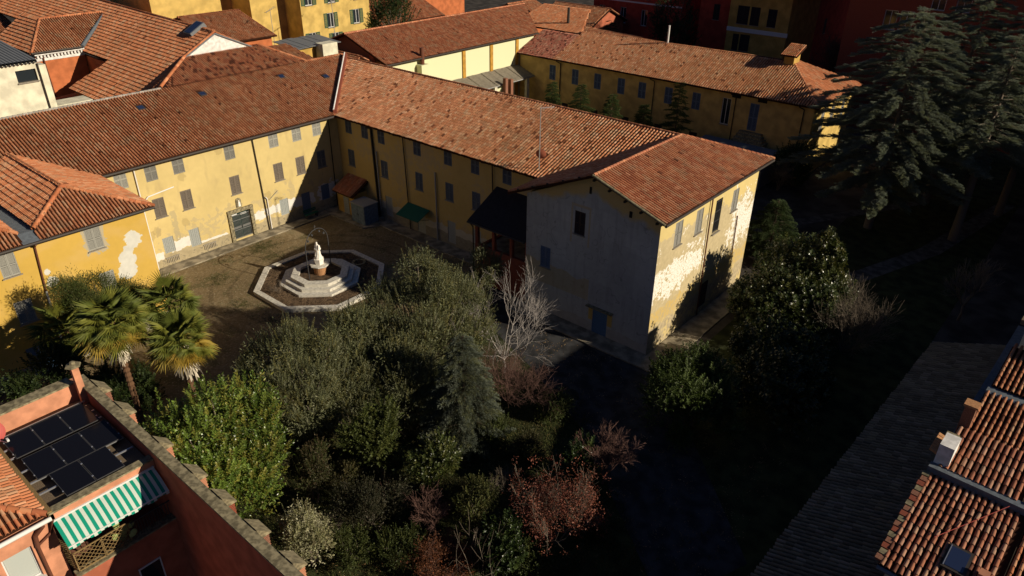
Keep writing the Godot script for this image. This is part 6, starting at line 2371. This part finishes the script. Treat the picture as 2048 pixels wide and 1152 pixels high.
# ------------------------------------------------------------------ the garden
func trees() -> void:
	var leaf := vmat("leaf", .55, Color(.4, .45, .15), .35)
	var gloss := vmat("glossy_leaf", .34, Color(.3, .36, .1), .45)
	var needle := vmat("needle", .7, Color(.35, .38, .28), .3)
	var olive_c := leaf_clump("c_olive", 34, .42, .17, .045, .9, 1)
	var broad_c := leaf_clump("c_broad", 26, .34, .16, .075, .6, 2)
	var small_c := leaf_clump("c_small", 34, .32, .09, .05, .3, 3)
	var mag_c := leaf_clump("c_magnolia", 16, .36, .24, .11, .4, 4)
	var dry_c := leaf_clump("c_dry", 9, .26, .13, .055, -.3, 5)
	var laurel_sh := leaf_shoot("sh_laurel", .55, 16, .19, .075, .8, 11)
	var olive_sh := leaf_shoot("sh_olive", .6, 26, .13, .03, .7, 12)
	var mag_sh := leaf_shoot("sh_magnolia", .4, 12, .26, .12, .9, 13)
	var small_sh := leaf_shoot("sh_small", .4, 20, .08, .045, .8, 14)
	var cedar_s := needle_spray("s_cedar", 1.1, .40, 110, 4, .10, .5, .06, 6)
	var fir_s := needle_spray("s_fir", .7, .3, 46, 4, .085, .25, .22, 7)
	var thuja_s := leaf_clump("c_thuja", 46, .34, .13, .03, 1.2, 8)
	var OLIVE := [Color(.135, .145, .072), Color(.115, .125, .058), Color(.175, .18, .105), Color(.145, .135, .05)]
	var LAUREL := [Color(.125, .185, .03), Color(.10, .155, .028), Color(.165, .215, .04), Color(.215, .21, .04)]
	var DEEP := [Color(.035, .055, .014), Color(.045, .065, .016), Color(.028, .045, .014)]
	var CEDAR := [Color(.225, .25, .195), Color(.26, .285, .225), Color(.185, .205, .155), Color(.22, .235, .145)]
	var BLUE := [Color(.15, .17, .13), Color(.125, .145, .11), Color(.14, .15, .075)]
	# olives
	leafy_tree("olive_tree", "grey green olive tree on the lawn nearest the fan palms", "tree", at_y(606, 765, 3.5), Vector3(3.4, 3.5, 3.4), {"seed": 3, "lobes": 34, "count": 2900, "pal": OLIVE, "clump": olive_c, "shoot": olive_sh, "leaf": leaf, "trunk": .2, "rise": .8, "group": "olive trees between courtyard and lawn"})
	leafy_tree("olive_tree", "tall wide olive tree beside the white stemmed bare tree", "tree", at_y(845, 655, 4.0), Vector3(4.2, 4.2, 4.0), {"seed": 5, "lobes": 44, "count": 4200, "pal": OLIVE, "clump": olive_c, "shoot": olive_sh, "leaf": leaf, "trunk": .22, "rise": .8, "group": "olive trees between courtyard and lawn"})
	leafy_tree("olive_tree", "smaller olive tree growing close beside the octagonal flower bed", "tree", at_y(735, 705, 3.2), Vector3(2.8, 3.2, 2.8), {"seed": 9, "lobes": 24, "count": 2100, "pal": OLIVE, "clump": olive_c, "shoot": olive_sh, "leaf": leaf, "trunk": .15, "rise": .8, "group": "olive trees between courtyard and lawn"})
	leafy_tree("olive_tree", "slim olive tree next to the dark loggia roof", "tree", at_y(975, 545, 4.0), Vector3(1.2, 2.0, 1.2), {"seed": 12, "lobes": 8, "count": 380, "pal": OLIVE, "clump": olive_c, "shoot": olive_sh, "leaf": leaf, "trunk": .1, "rise": .8, "group": "olive trees between courtyard and lawn"})
	leafy_tree("olive_tree", "low olive tree in front of the tall wide one", "tree", at_y(800, 775, 2.6), Vector3(2.7, 2.6, 2.4), {"seed": 14, "lobes": 22, "count": 1700, "pal": OLIVE, "clump": olive_c, "shoot": olive_sh, "leaf": leaf, "trunk": .12, "rise": .8, "group": "olive trees between courtyard and lawn"})
	leafy_tree("olive_tree", "low olive tree between the one by the palms and the upright laurel shrub", "tree", at_y(700, 815, 2.2), Vector3(2.3, 2.3, 2.2), {"seed": 15, "lobes": 20, "count": 1400, "pal": OLIVE, "clump": olive_c, "shoot": olive_sh, "leaf": leaf, "trunk": .12, "rise": .8, "group": "olive trees between courtyard and lawn"})
	# the big cherry laurel beside the buttressed wall
	leafy_tree("laurel_tree", "big sunlit yellow green laurel beside the buttressed wall", "tree", at_y(438, 925, 3.9), Vector3(3.4, 3.5, 3.5), {"seed": 21, "lobes": 42, "count": 3300, "pal": LAUREL, "clump": broad_c, "shoot": laurel_sh, "leaf": gloss, "trunk": .2, "rise": .5, "scale": 1.1})
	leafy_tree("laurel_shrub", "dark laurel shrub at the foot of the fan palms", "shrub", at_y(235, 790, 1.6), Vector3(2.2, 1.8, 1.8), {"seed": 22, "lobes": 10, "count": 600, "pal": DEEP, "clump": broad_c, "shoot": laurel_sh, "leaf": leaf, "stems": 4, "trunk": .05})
	leafy_tree("laurel_shrub", "dark shrub added to shade the wall below the ochre house beside the iron gate", "shrub", at_z(95, 770, -44.5) + Vector3(0, .3, 0), Vector3(2.6, 2.0, 1.6), {"seed": 23, "lobes": 16, "count": 700, "pal": DEEP, "clump": broad_c, "shoot": laurel_sh, "leaf": leaf, "stems": 4, "trunk": .05})  # shrub mass added so that its shadow covers the lower ochre wall
	# shrubs along the bottom
	leafy_tree("laurel_shrub", "upright green laurel shrub below the olive trees", "shrub", at_y(752, 890, 2.4), Vector3(1.6, 2.2, 1.5), {"seed": 24, "lobes": 14, "count": 700, "pal": [Color(.06, .075, .018), Color(.08, .09, .022), Color(.05, .062, .016)], "clump": broad_c, "shoot": laurel_sh, "leaf": leaf, "stems": 3, "trunk": .06})
	leafy_tree("laurel_shrub", "glossy green laurel shrub in front of the blue green conifer", "shrub", at_y(868, 925, 2.0), Vector3(1.4, 1.6, 1.4), {"seed": 25, "lobes": 12, "count": 560, "pal": [Color(.06, .075, .02), Color(.08, .085, .022), Color(.05, .065, .018)], "clump": broad_c, "shoot": laurel_sh, "leaf": gloss, "stems": 3, "trunk": .06})
	leafy_tree("box_shrub", "brownish green shrub between the sunlit laurel and the dark hedge", "shrub", at_y(625, 940, 2.2), Vector3(1.0, 1.8, 1.0), {"seed": 26, "lobes": 9, "count": 420, "pal": [Color(.06, .055, .022), Color(.05, .06, .018), Color(.08, .06, .03)], "clump": small_c, "shoot": small_sh, "leaf": leaf, "stems": 3, "trunk": .05})
	leafy_tree("variegated_shrub", "pale cream variegated shrub below the sunlit laurel", "shrub", at_y(615, 1075, 2.2), Vector3(1.25, 1.9, 1.25), {"seed": 27, "lobes": 12, "count": 620, "pal": [Color(.34, .33, .19), Color(.25, .25, .12), Color(.17, .15, .08), Color(.42, .40, .26)], "clump": small_c, "shoot": small_sh, "leaf": leaf, "stems": 3, "trunk": .05})
	leafy_tree("box_shrub", "dark hedge shrub beside the pale variegated shrub", "shrub", at_y(740, 1020, 1.5), Vector3(1.9, 1.4, 1.7), {"seed": 28, "lobes": 12, "count": 560, "pal": [Color(.035, .036, .018), Color(.05, .045, .025)], "clump": small_c, "shoot": small_sh, "leaf": leaf, "stems": 4, "trunk": .04})
	leafy_tree("box_shrub", "olive green rounded shrub left of the red leaved bush", "shrub", at_y(952, 1015, 2.2), Vector3(1.25, 1.5, 1.2), {"seed": 29, "lobes": 11, "count": 560, "pal": [Color(.07, .075, .02), Color(.055, .065, .018), Color(.09, .085, .03)], "clump": small_c, "shoot": small_sh, "leaf": leaf, "stems": 3, "trunk": .05})
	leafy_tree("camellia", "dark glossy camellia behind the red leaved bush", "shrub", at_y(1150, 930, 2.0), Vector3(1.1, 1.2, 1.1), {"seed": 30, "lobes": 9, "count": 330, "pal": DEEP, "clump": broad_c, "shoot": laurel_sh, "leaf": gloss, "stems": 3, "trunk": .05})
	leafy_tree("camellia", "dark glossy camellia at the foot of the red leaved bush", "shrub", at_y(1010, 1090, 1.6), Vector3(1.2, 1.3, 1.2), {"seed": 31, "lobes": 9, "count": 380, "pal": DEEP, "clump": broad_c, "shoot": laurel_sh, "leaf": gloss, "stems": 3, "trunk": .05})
	bare_tree("beech_bush", "copper red bush still holding its dead leaves", "shrub", at_y(1112, 1085, .4), {"seed": 33, "stems": 10, "spread": .85, "levels": 3, "ln": 1.6, "thick": .035, "bark": "bark_grey", "leaf": leaf, "clump": dry_c, "per_tip": 1, "pal": [Color(.20, .062, .04), Color(.25, .09, .055), Color(.14, .048, .034)], "scatter": .2, "scale": .8, "lift": .15, "leaf_up": -.2})
	bare_tree("bramble", "tangle of orange brown dry stems below the bare rose red shrub", "shrub", at_y(880, 1140, .2), {"seed": 34, "stems": 14, "spread": 1.3, "levels": 3, "ln": .75, "thick": .018, "bark": "bark_red", "kids_hi": 2, "bend": .3, "lift": -.05, "leaf": leaf, "clump": dry_c, "pal": [Color(.2, .07, .03), Color(.14, .06, .03)], "scale": .7})
	bare_tree("bare_shrub", "bare shrub with reddish upright twigs among the garden shrubs", "shrub", at_y(858, 1060, .6), {"seed": 35, "stems": 7, "spread": .4, "levels": 3, "ln": 1.0, "thick": .03, "bark": "bark_red"})
	bare_tree("bare_shrub", "low bare tree with many fine crooked twigs behind the camellia", "shrub", at_y(1205, 965, .4), {"seed": 36, "stems": 5, "spread": .6, "levels": 4, "ln": 1.05, "thick": .05, "bole": .7, "bark": "bark_red", "bend": .2})
	bare_tree("bare_shrub", "thicket of bare reddish twigs under the white stemmed tree", "shrub", at_y(1015, 800, .4), {"seed": 37, "stems": 18, "spread": .75, "levels": 3, "ln": 1.5, "thick": .025, "bark": "bark_red", "bend": .2})
	bare_tree("bare_shrub", "tall thin whippy stems at the bottom of the garden", "shrub", at_y(960, 1148, .3), {"seed": 38, "stems": 9, "spread": .25, "levels": 1, "ln": 1.9, "thick": .016, "bark": "bark_grey", "foot": 1.2})
	bare_tree("birch_tree", "leafless tree with white stems in front of the end block", "tree", at_y(1008, 745, .0), {"seed": 47, "stems": 8, "spread": .95, "levels": 4, "ln": 2.45, "thick": .045, "bole": 1.2, "bark": "bark_white", "bend": .15, "kids_lo": 0, "kids_hi": 2})
	conifer("blue_conifer", "slim blue green conifer standing before the white stemmed bare tree", at_y(930, 880, 0.0), 7.6, {"seed": 41, "pal": BLUE, "branches": 130, "reach": 2.4, "sprays": 30, "scale": 1.15, "spray": fir_s, "leaf": needle, "start": .06, "flat": .15, "sag": .3, "trunk": .12, "shape": .75})
	# undergrowth that fills the shade between the larger shrubs
	var ug := [[560, 900], [650, 1040], [690, 950], [700, 1100], [790, 980], [800, 1090], [900, 1000], [1000, 960], [1060, 900], [985, 860], [905, 1075], [1075, 1130], [650, 870], [820, 850], [1180, 1040], [1110, 820]]
	var ul := ["low dull green shrub between the sunlit laurel and the nearest olive tree", "low tangle of brown twigs right beside the pale variegated shrub", "low dull green shrub at the foot of the brownish green shrub", "low dull shrub beyond the pale variegated shrub and the brown twigs", "low tangle of grey twigs beneath the upright laurel shrub", "low green shrub beside the orange brown bramble", "low dull shrub right under the glossy laurel shrub", "low tangle of brown twigs between the olive green shrub and the blue green conifer", "low green shrub on the lawn between the blue green conifer and the drive", "low dull shrub at the foot of the blue green conifer", "low tangle of twigs between the bramble and the olive green shrub", "low green shrub under the copper red bush", "low dull shrub below the olive tree nearest the fan palms", "low tangle of grey twigs between the olive trees and the upright laurel shrub", "low green shrub beside the drive, next to the copper red bush", "low dull shrub on the lawn by the bare reddish thicket"]
	for i in ug.size():
		var br := i % 3 == 1
		var c: Vector3 = at_y(ug[i][0], ug[i][1], .8)
		if br:
			bare_tree("undergrowth_bush", ul[i], "shrub", Vector3(c.x, 0, c.z), {"seed": 300 + i, "stems": 9, "spread": .8, "levels": 3, "ln": .65, "thick": .016, "bark": ["bark_red", "bark_grey"][i % 2], "bend": .22, "group": "bare undergrowth bushes"})
		else:
			leafy_tree("undergrowth_shrub", ul[i], "shrub", c, Vector3(1.2, .95, 1.1), {"seed": 300 + i, "lobes": 9, "count": 300, "pal": [[Color(.055, .055, .02), Color(.07, .06, .025)], [Color(.05, .065, .018), Color(.065, .075, .02)]][i % 2], "clump": small_c, "shoot": small_sh, "leaf": leaf, "stems": 3, "trunk": .03, "group": "leafy undergrowth shrubs"})
	# palms and the thuja behind them
	palm("tall fan palm with a grey skirt of dead fronds", at_y(222, 640, 9.2), 1.3, 64, true, 51, .55)
	palm("fan palm with golden lower fronds right of the skirted palm", at_y(358, 675, 7.6), 1.25, 56, true, 52, .85)
	palm("fan palm close to the corner of the ochre house", at_y(338, 605, 6.4), 1.3, 52, false, 53, .35)
	palm("shaded fan palm left of the skirted palm", at_z(132, 655, -45.4), 1.35, 48, false, 54, .05)
	leafy_tree("thuja", "feathery green thuja behind the fan palms against the ochre wall", "tree", at_z(208, 625, -46.3), Vector3(3.0, 3.1, 1.7), {"seed": 55, "lobes": 26, "count": 1500, "pal": [Color(.075, .095, .022), Color(.06, .08, .02), Color(.10, .10, .03)], "clump": thuja_s, "leaf": leaf, "rise": 1.2})
	# right side: magnolia, bare shrubs, cedars
	leafy_tree("magnolia_tree", "large dark glossy magnolia standing by the peeling wall", "tree", at_y(1585, 590, 3.0), Vector3(4.8, 3.5, 3.6), {"seed": 61, "lobes": 56, "count": 3600, "pal": [Color(.04, .055, .018), Color(.055, .07, .022), Color(.07, .075, .02)], "clump": mag_c, "shoot": mag_sh, "shoot_up": .3, "leaf": gloss, "trunk": .25})
	leafy_tree("magnolia_tree", "pointed magnolia with glinting leaves beyond the dark one", "tree", Vector3(50.6, 4.4, -13.0), Vector3(2.6, 4.6, 2.4), {"cone": .75, "seed": 62, "lobes": 40, "count": 1700, "pal": [Color(.05, .06, .02), Color(.065, .075, .022), Color(.08, .075, .02)], "clump": mag_c, "shoot": mag_sh, "shoot_up": .3, "leaf": gloss, "trunk": .2})
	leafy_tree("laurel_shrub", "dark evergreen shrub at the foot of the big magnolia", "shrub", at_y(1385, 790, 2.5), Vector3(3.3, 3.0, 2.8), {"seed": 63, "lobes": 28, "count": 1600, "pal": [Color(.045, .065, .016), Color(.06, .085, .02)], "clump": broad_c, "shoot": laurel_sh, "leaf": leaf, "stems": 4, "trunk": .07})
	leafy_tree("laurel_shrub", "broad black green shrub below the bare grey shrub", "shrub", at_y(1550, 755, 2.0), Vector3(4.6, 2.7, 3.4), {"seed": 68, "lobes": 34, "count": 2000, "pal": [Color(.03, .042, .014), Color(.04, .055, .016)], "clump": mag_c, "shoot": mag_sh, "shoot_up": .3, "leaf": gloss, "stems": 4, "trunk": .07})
	conifer("yew_tree", "dark green yew at the far corner of the end block", at_y(1535, 515, 0.0), 5.6, {"seed": 64, "pal": [Color(.06, .09, .035), Color(.075, .105, .04)], "branches": 90, "reach": 3.2, "sprays": 26, "scale": 1.3, "spray": fir_s, "leaf": needle, "start": .04, "flat": .3, "sag": .25, "trunk": .14})
	bare_tree("bare_shrub", "broad bare shrub of fine upright twigs beside the magnolias", "shrub", at_y(1685, 705, .3), {"seed": 65, "stems": 18, "spread": .8, "levels": 3, "ln": 2.0, "thick": .034, "bark": "bark_grey", "bend": .12, "lift": .12})
	bare_tree("bare_tree", "small bare tree standing alone on the dark lawn", "tree", at_y(1915, 640, 0.0), {"seed": 66, "stems": 6, "spread": .7, "levels": 3, "ln": 1.35, "thick": .07, "bole": 1.5, "bark": "bark_grey", "bend": .12, "lift": .12})
	var cd := {"pal": CEDAR, "spray": cedar_s, "leaf": needle, "bark": "bark_grey", "group": "old cedars at the garden's far side", "flat": .12, "sag": .26, "scale": .95}
	var c1 := cd.duplicate(); c1.merge({"seed": 71, "branches": 150, "reach": 8.6, "sprays": 96, "start": .2, "trunk": .42, "shape": .36}, true)
	conifer("cedar_tree", "great grey green cedar beside the far yellow wing", at_y(1735, 455, 0.0), 20.5, c1)
	var c2 := cd.duplicate(); c2.merge({"seed": 72, "branches": 90, "reach": 5.6, "sprays": 60, "start": .42, "trunk": .45, "shape": .5}, true)
	conifer("cedar_tree", "tall cedar behind the great one, in front of the brick block", at_y(1905, 480, 0.0), 19.0, c2)
	var c3 := cd.duplicate(); c3.merge({"seed": 73, "branches": 120, "reach": 8.0, "sprays": 66, "start": .3, "trunk": .4, "shape": .5}, true)
	conifer("cedar_tree", "cedar at the garden's end, leaning over the street side", at_y(1995, 430, 0.0), 24.0, c3)
	var c4 := cd.duplicate(); c4.merge({"seed": 74, "branches": 130, "reach": 8.0, "sprays": 66, "start": .25, "trunk": .4, "shape": .5}, true)
	conifer("cedar_tree", "cedar farther back whose crown rises between the other cedars", at_y(1850, 405, 0.0), 22.0, c4)
	# inner garden between main wing and far wing
	var green := [Color(.07, .10, .03), Color(.085, .115, .035), Color(.055, .08, .025)]
	var spots := [[1163, 195, 5.5, 1.6, "bushy young fir nearest the lean-to shed"], [1225, 215, 4.6, 1.3, "small young fir between two taller ones by the far wing"], [1362, 190, 6.5, 1.5, "pointed young spruce against the far wing wall"], [1105, 190, 4.0, 1.2, "low young fir at the corner of the far wing"], [1290, 235, 3.6, 1.3, "dark low fir under the shuttered windows"]]
	for i in spots.size():
		var s: Array = spots[i]
		var tp := at_x(s[0], s[1] - 26, 77.0)
		conifer("young_fir", s[4], Vector3(tp.x, 0, tp.z), tp.y, {"seed": 80 + i, "pal": green, "branches": 80, "reach": s[3] * 1.5, "sprays": 22, "scale": 1.2, "spray": fir_s, "leaf": needle, "start": .05, "flat": .2, "sag": .25, "trunk": .09, "group": "young firs in the inner garden"})
	leafy_tree("hedge_shrub", "dark shrubs below the terrace of the far wing", "shrub", at_y(1590, 330, 2.4), Vector3(3.2, 2.4, 2.6), {"seed": 90, "lobes": 12, "count": 460, "pal": DEEP, "clump": broad_c, "shoot": laurel_sh, "leaf": leaf, "stems": 4, "trunk": .06, "scale": 1.3})
	bare_tree("bare_shrub", "grey bare bush behind the end block's far corner", "shrub", at_y(1555, 380, .2), {"seed": 91, "stems": 10, "spread": .4, "levels": 3, "ln": 1.3, "thick": .03, "bark": "bark_grey"})
	# trees among the far houses
	var ft := {"clump": broad_c, "shoot": laurel_sh, "leaf": leaf, "scale": 1.7}
	var f1 := ft.duplicate(); f1.merge({"seed": 95, "lobes": 16, "count": 420, "pal": DEEP})
	leafy_tree("evergreen_tree", "round dark evergreen beside the green shuttered apartments", "tree", at_z(787, 38, -84), Vector3(3.3, 4.2, 3.3), f1)
	var f2 := ft.duplicate(); f2.merge({"seed": 96, "lobes": 18, "count": 480, "pal": DEEP})
	leafy_tree("evergreen_tree", "dark evergreen between the two red villas", "tree", Vector3(109, 8.5, at_x(1345, 60, 109).z), Vector3(3.6, 6.5, 3.6), f2)
	conifer("young_fir", "dark fir in front of the red villa's windows", Vector3(106, 0, at_x(1222, 50, 106).z), 10.0, {"seed": 97, "pal": DEEP, "branches": 50, "reach": 2.6, "sprays": 12, "spray": fir_s, "leaf": needle, "scale": 1.8, "start": .1, "flat": .15, "sag": .25, "trunk": .15, "group": "young firs in the inner garden"})
	leafy_tree("hedge_shrub", "dark hedge in front of the olive yellow villa", "shrub", Vector3(108, 3.4, at_x(1425, 90, 108).z), Vector3(3, 3.6, 4), {"seed": 98, "lobes": 12, "count": 360, "pal": DEEP, "clump": broad_c, "shoot": laurel_sh, "leaf": leaf, "scale": 1.8, "stems": 4, "trunk": .07})
	for i in 3:
		bare_tree("street_tree", ["brown bare street tree beside the red villa side wall", "second bare street tree next to the cedars", "thin bare street tree in front of the brick block"][i], "tree", Vector3(112 + i * 2, 0, at_x(1690 + i * 38, 60, 112 + i * 2).z), {"seed": 100 + i, "stems": 4, "spread": .35, "levels": 4, "ln": 3.0, "thick": .12, "bole": 2.5, "bark": "bark_brown", "bend": .14, "group": "bare street trees"})
	bare_tree("rose_bush", "dry bare bush on the octagonal flower bed", "shrub", Vector3(27.2, .2, -47.9), {"seed": 105, "stems": 9, "spread": .8, "levels": 2, "ln": .55, "thick": .014, "bark": "bark_grey"})
	# grass and dead leaves on the lawn
	var gr := MB.new()
	var r := RandomNumberGenerator.new()
	r.seed = 200
	for i in 16:
		var p := Vector3(r.randfn(), 0, r.randfn()) * .14
		var d := Vector3(r.randfn() * .35, 1, r.randfn() * .35).normalized() * r.randf_range(.08, .2)
		var s := Vector3(r.randfn(), 0, r.randfn()).normalized() * .012
		gr.tri(p - s, p + s, p + d)
	var gm := gr.mesh()
	var xf := []
	var cs := []
	var lawn := PackedVector2Array([Vector2(9, -37), Vector2(21, -35), Vector2(29, -28), Vector2(33, -22), Vector2(27, -15), Vector2(22, -9), Vector2(9, -9)])
	while xf.size() < 9000:
		var q := Vector2(r.randf_range(9, 36), r.randf_range(-37, -8))
		if not Geometry2D.is_point_in_polygon(q, lawn) and r.randf() > .04:
			continue
		xf.append(Transform3D(Basis(Vector3.UP, r.randf() * TAU).scaled(Vector3.ONE * r.randf_range(.6, 1.4)), Vector3(q.x, .004, q.y)))
		var k := r.randf()
		var c := Color(.06, .075, .02).lerp(Color(.13, .10, .04), k * k) * r.randf_range(.7, 1.2)
		c.a = 1
		cs.append(c)
	for q in [at_y(515, 499), at_y(545, 513), at_y(530, 490), at_y(440, 560), at_y(480, 610), at_y(540, 640)]:
		for i in 130:
			xf.append(Transform3D(Basis(Vector3.UP, r.randf() * TAU).scaled(Vector3.ONE * r.randf_range(.35, .8)), Vector3(q.x + r.randfn() * .6, .006, q.z + r.randfn() * .6)))
			var c := Color(.10, .095, .035) * r.randf_range(.6, 1.2)
			c.a = 1
			cs.append(c)
	var gs := copies(self, "grass", gm, vmat("grass_blade", .9), xf, cs)
	stuff(gs)
	tag(gs, "short winter grass and weeds on lawn and courtyard", "grass")
	# fallen leaves on lawn, drive and yard
	var fm := MB.new()
	for i in 6:
		var p := Vector3(r.randfn(), 0, r.randfn()) * .16
		var d := Vector3(r.randfn(), .15, r.randfn()).normalized() * .035
		var s := Vector3(-d.z, .02, d.x) * .6
		fm.quad(p - d, p + s, p + d, p - s)
	xf = []
	cs = []
	while xf.size() < 2200:
		var q := Vector2(r.randf_range(9, 42), r.randf_range(-42, -8))
		xf.append(Transform3D(Basis(Vector3.UP, r.randf() * TAU), Vector3(q.x, .022, q.y)))
		var c := Color(.20, .11, .05).lerp(Color(.28, .20, .10), r.randf()) * r.randf_range(.5, 1.2)
		c.a = 1
		cs.append(c)
	var fl := copies(self, "fallen_leaves", fm.mesh(), vmat("dry_leaf", .95), xf, cs)
	stuff(fl)
	tag(fl, "brown fallen leaves scattered over lawn and drive", "leaves")
	# fallen twigs and dead stalks on the flower bed
	var tw := MB.new()
	for i in 7:
		var p := Vector3(r.randfn(), 0, r.randfn()) * .12
		tw.tube(p, p + Vector3(r.randfn() * .15, r.randf_range(.05, .22), r.randfn() * .15), .006, .003, 3)
	xf = []
	cs = []
	while xf.size() < 900:
		var a := r.randf() * TAU
		var rr := r.randf_range(3.5, 5.0)
		xf.append(Transform3D(Basis(Vector3.UP, r.randf() * TAU), Vector3(31.0 + cos(a) * rr, .2, -47.35 + sin(a) * rr)))
		var c := Color(.22, .15, .09) * r.randf_range(.6, 1.4)
		c.a = 1
		cs.append(c)
	var bs := copies(self, "dry_stalks", tw.mesh(), vmat("dry_leaf", .95), xf, cs)
	stuff(bs)
	tag(bs, "dry brown stalks covering the octagonal flower bed", "stalks")
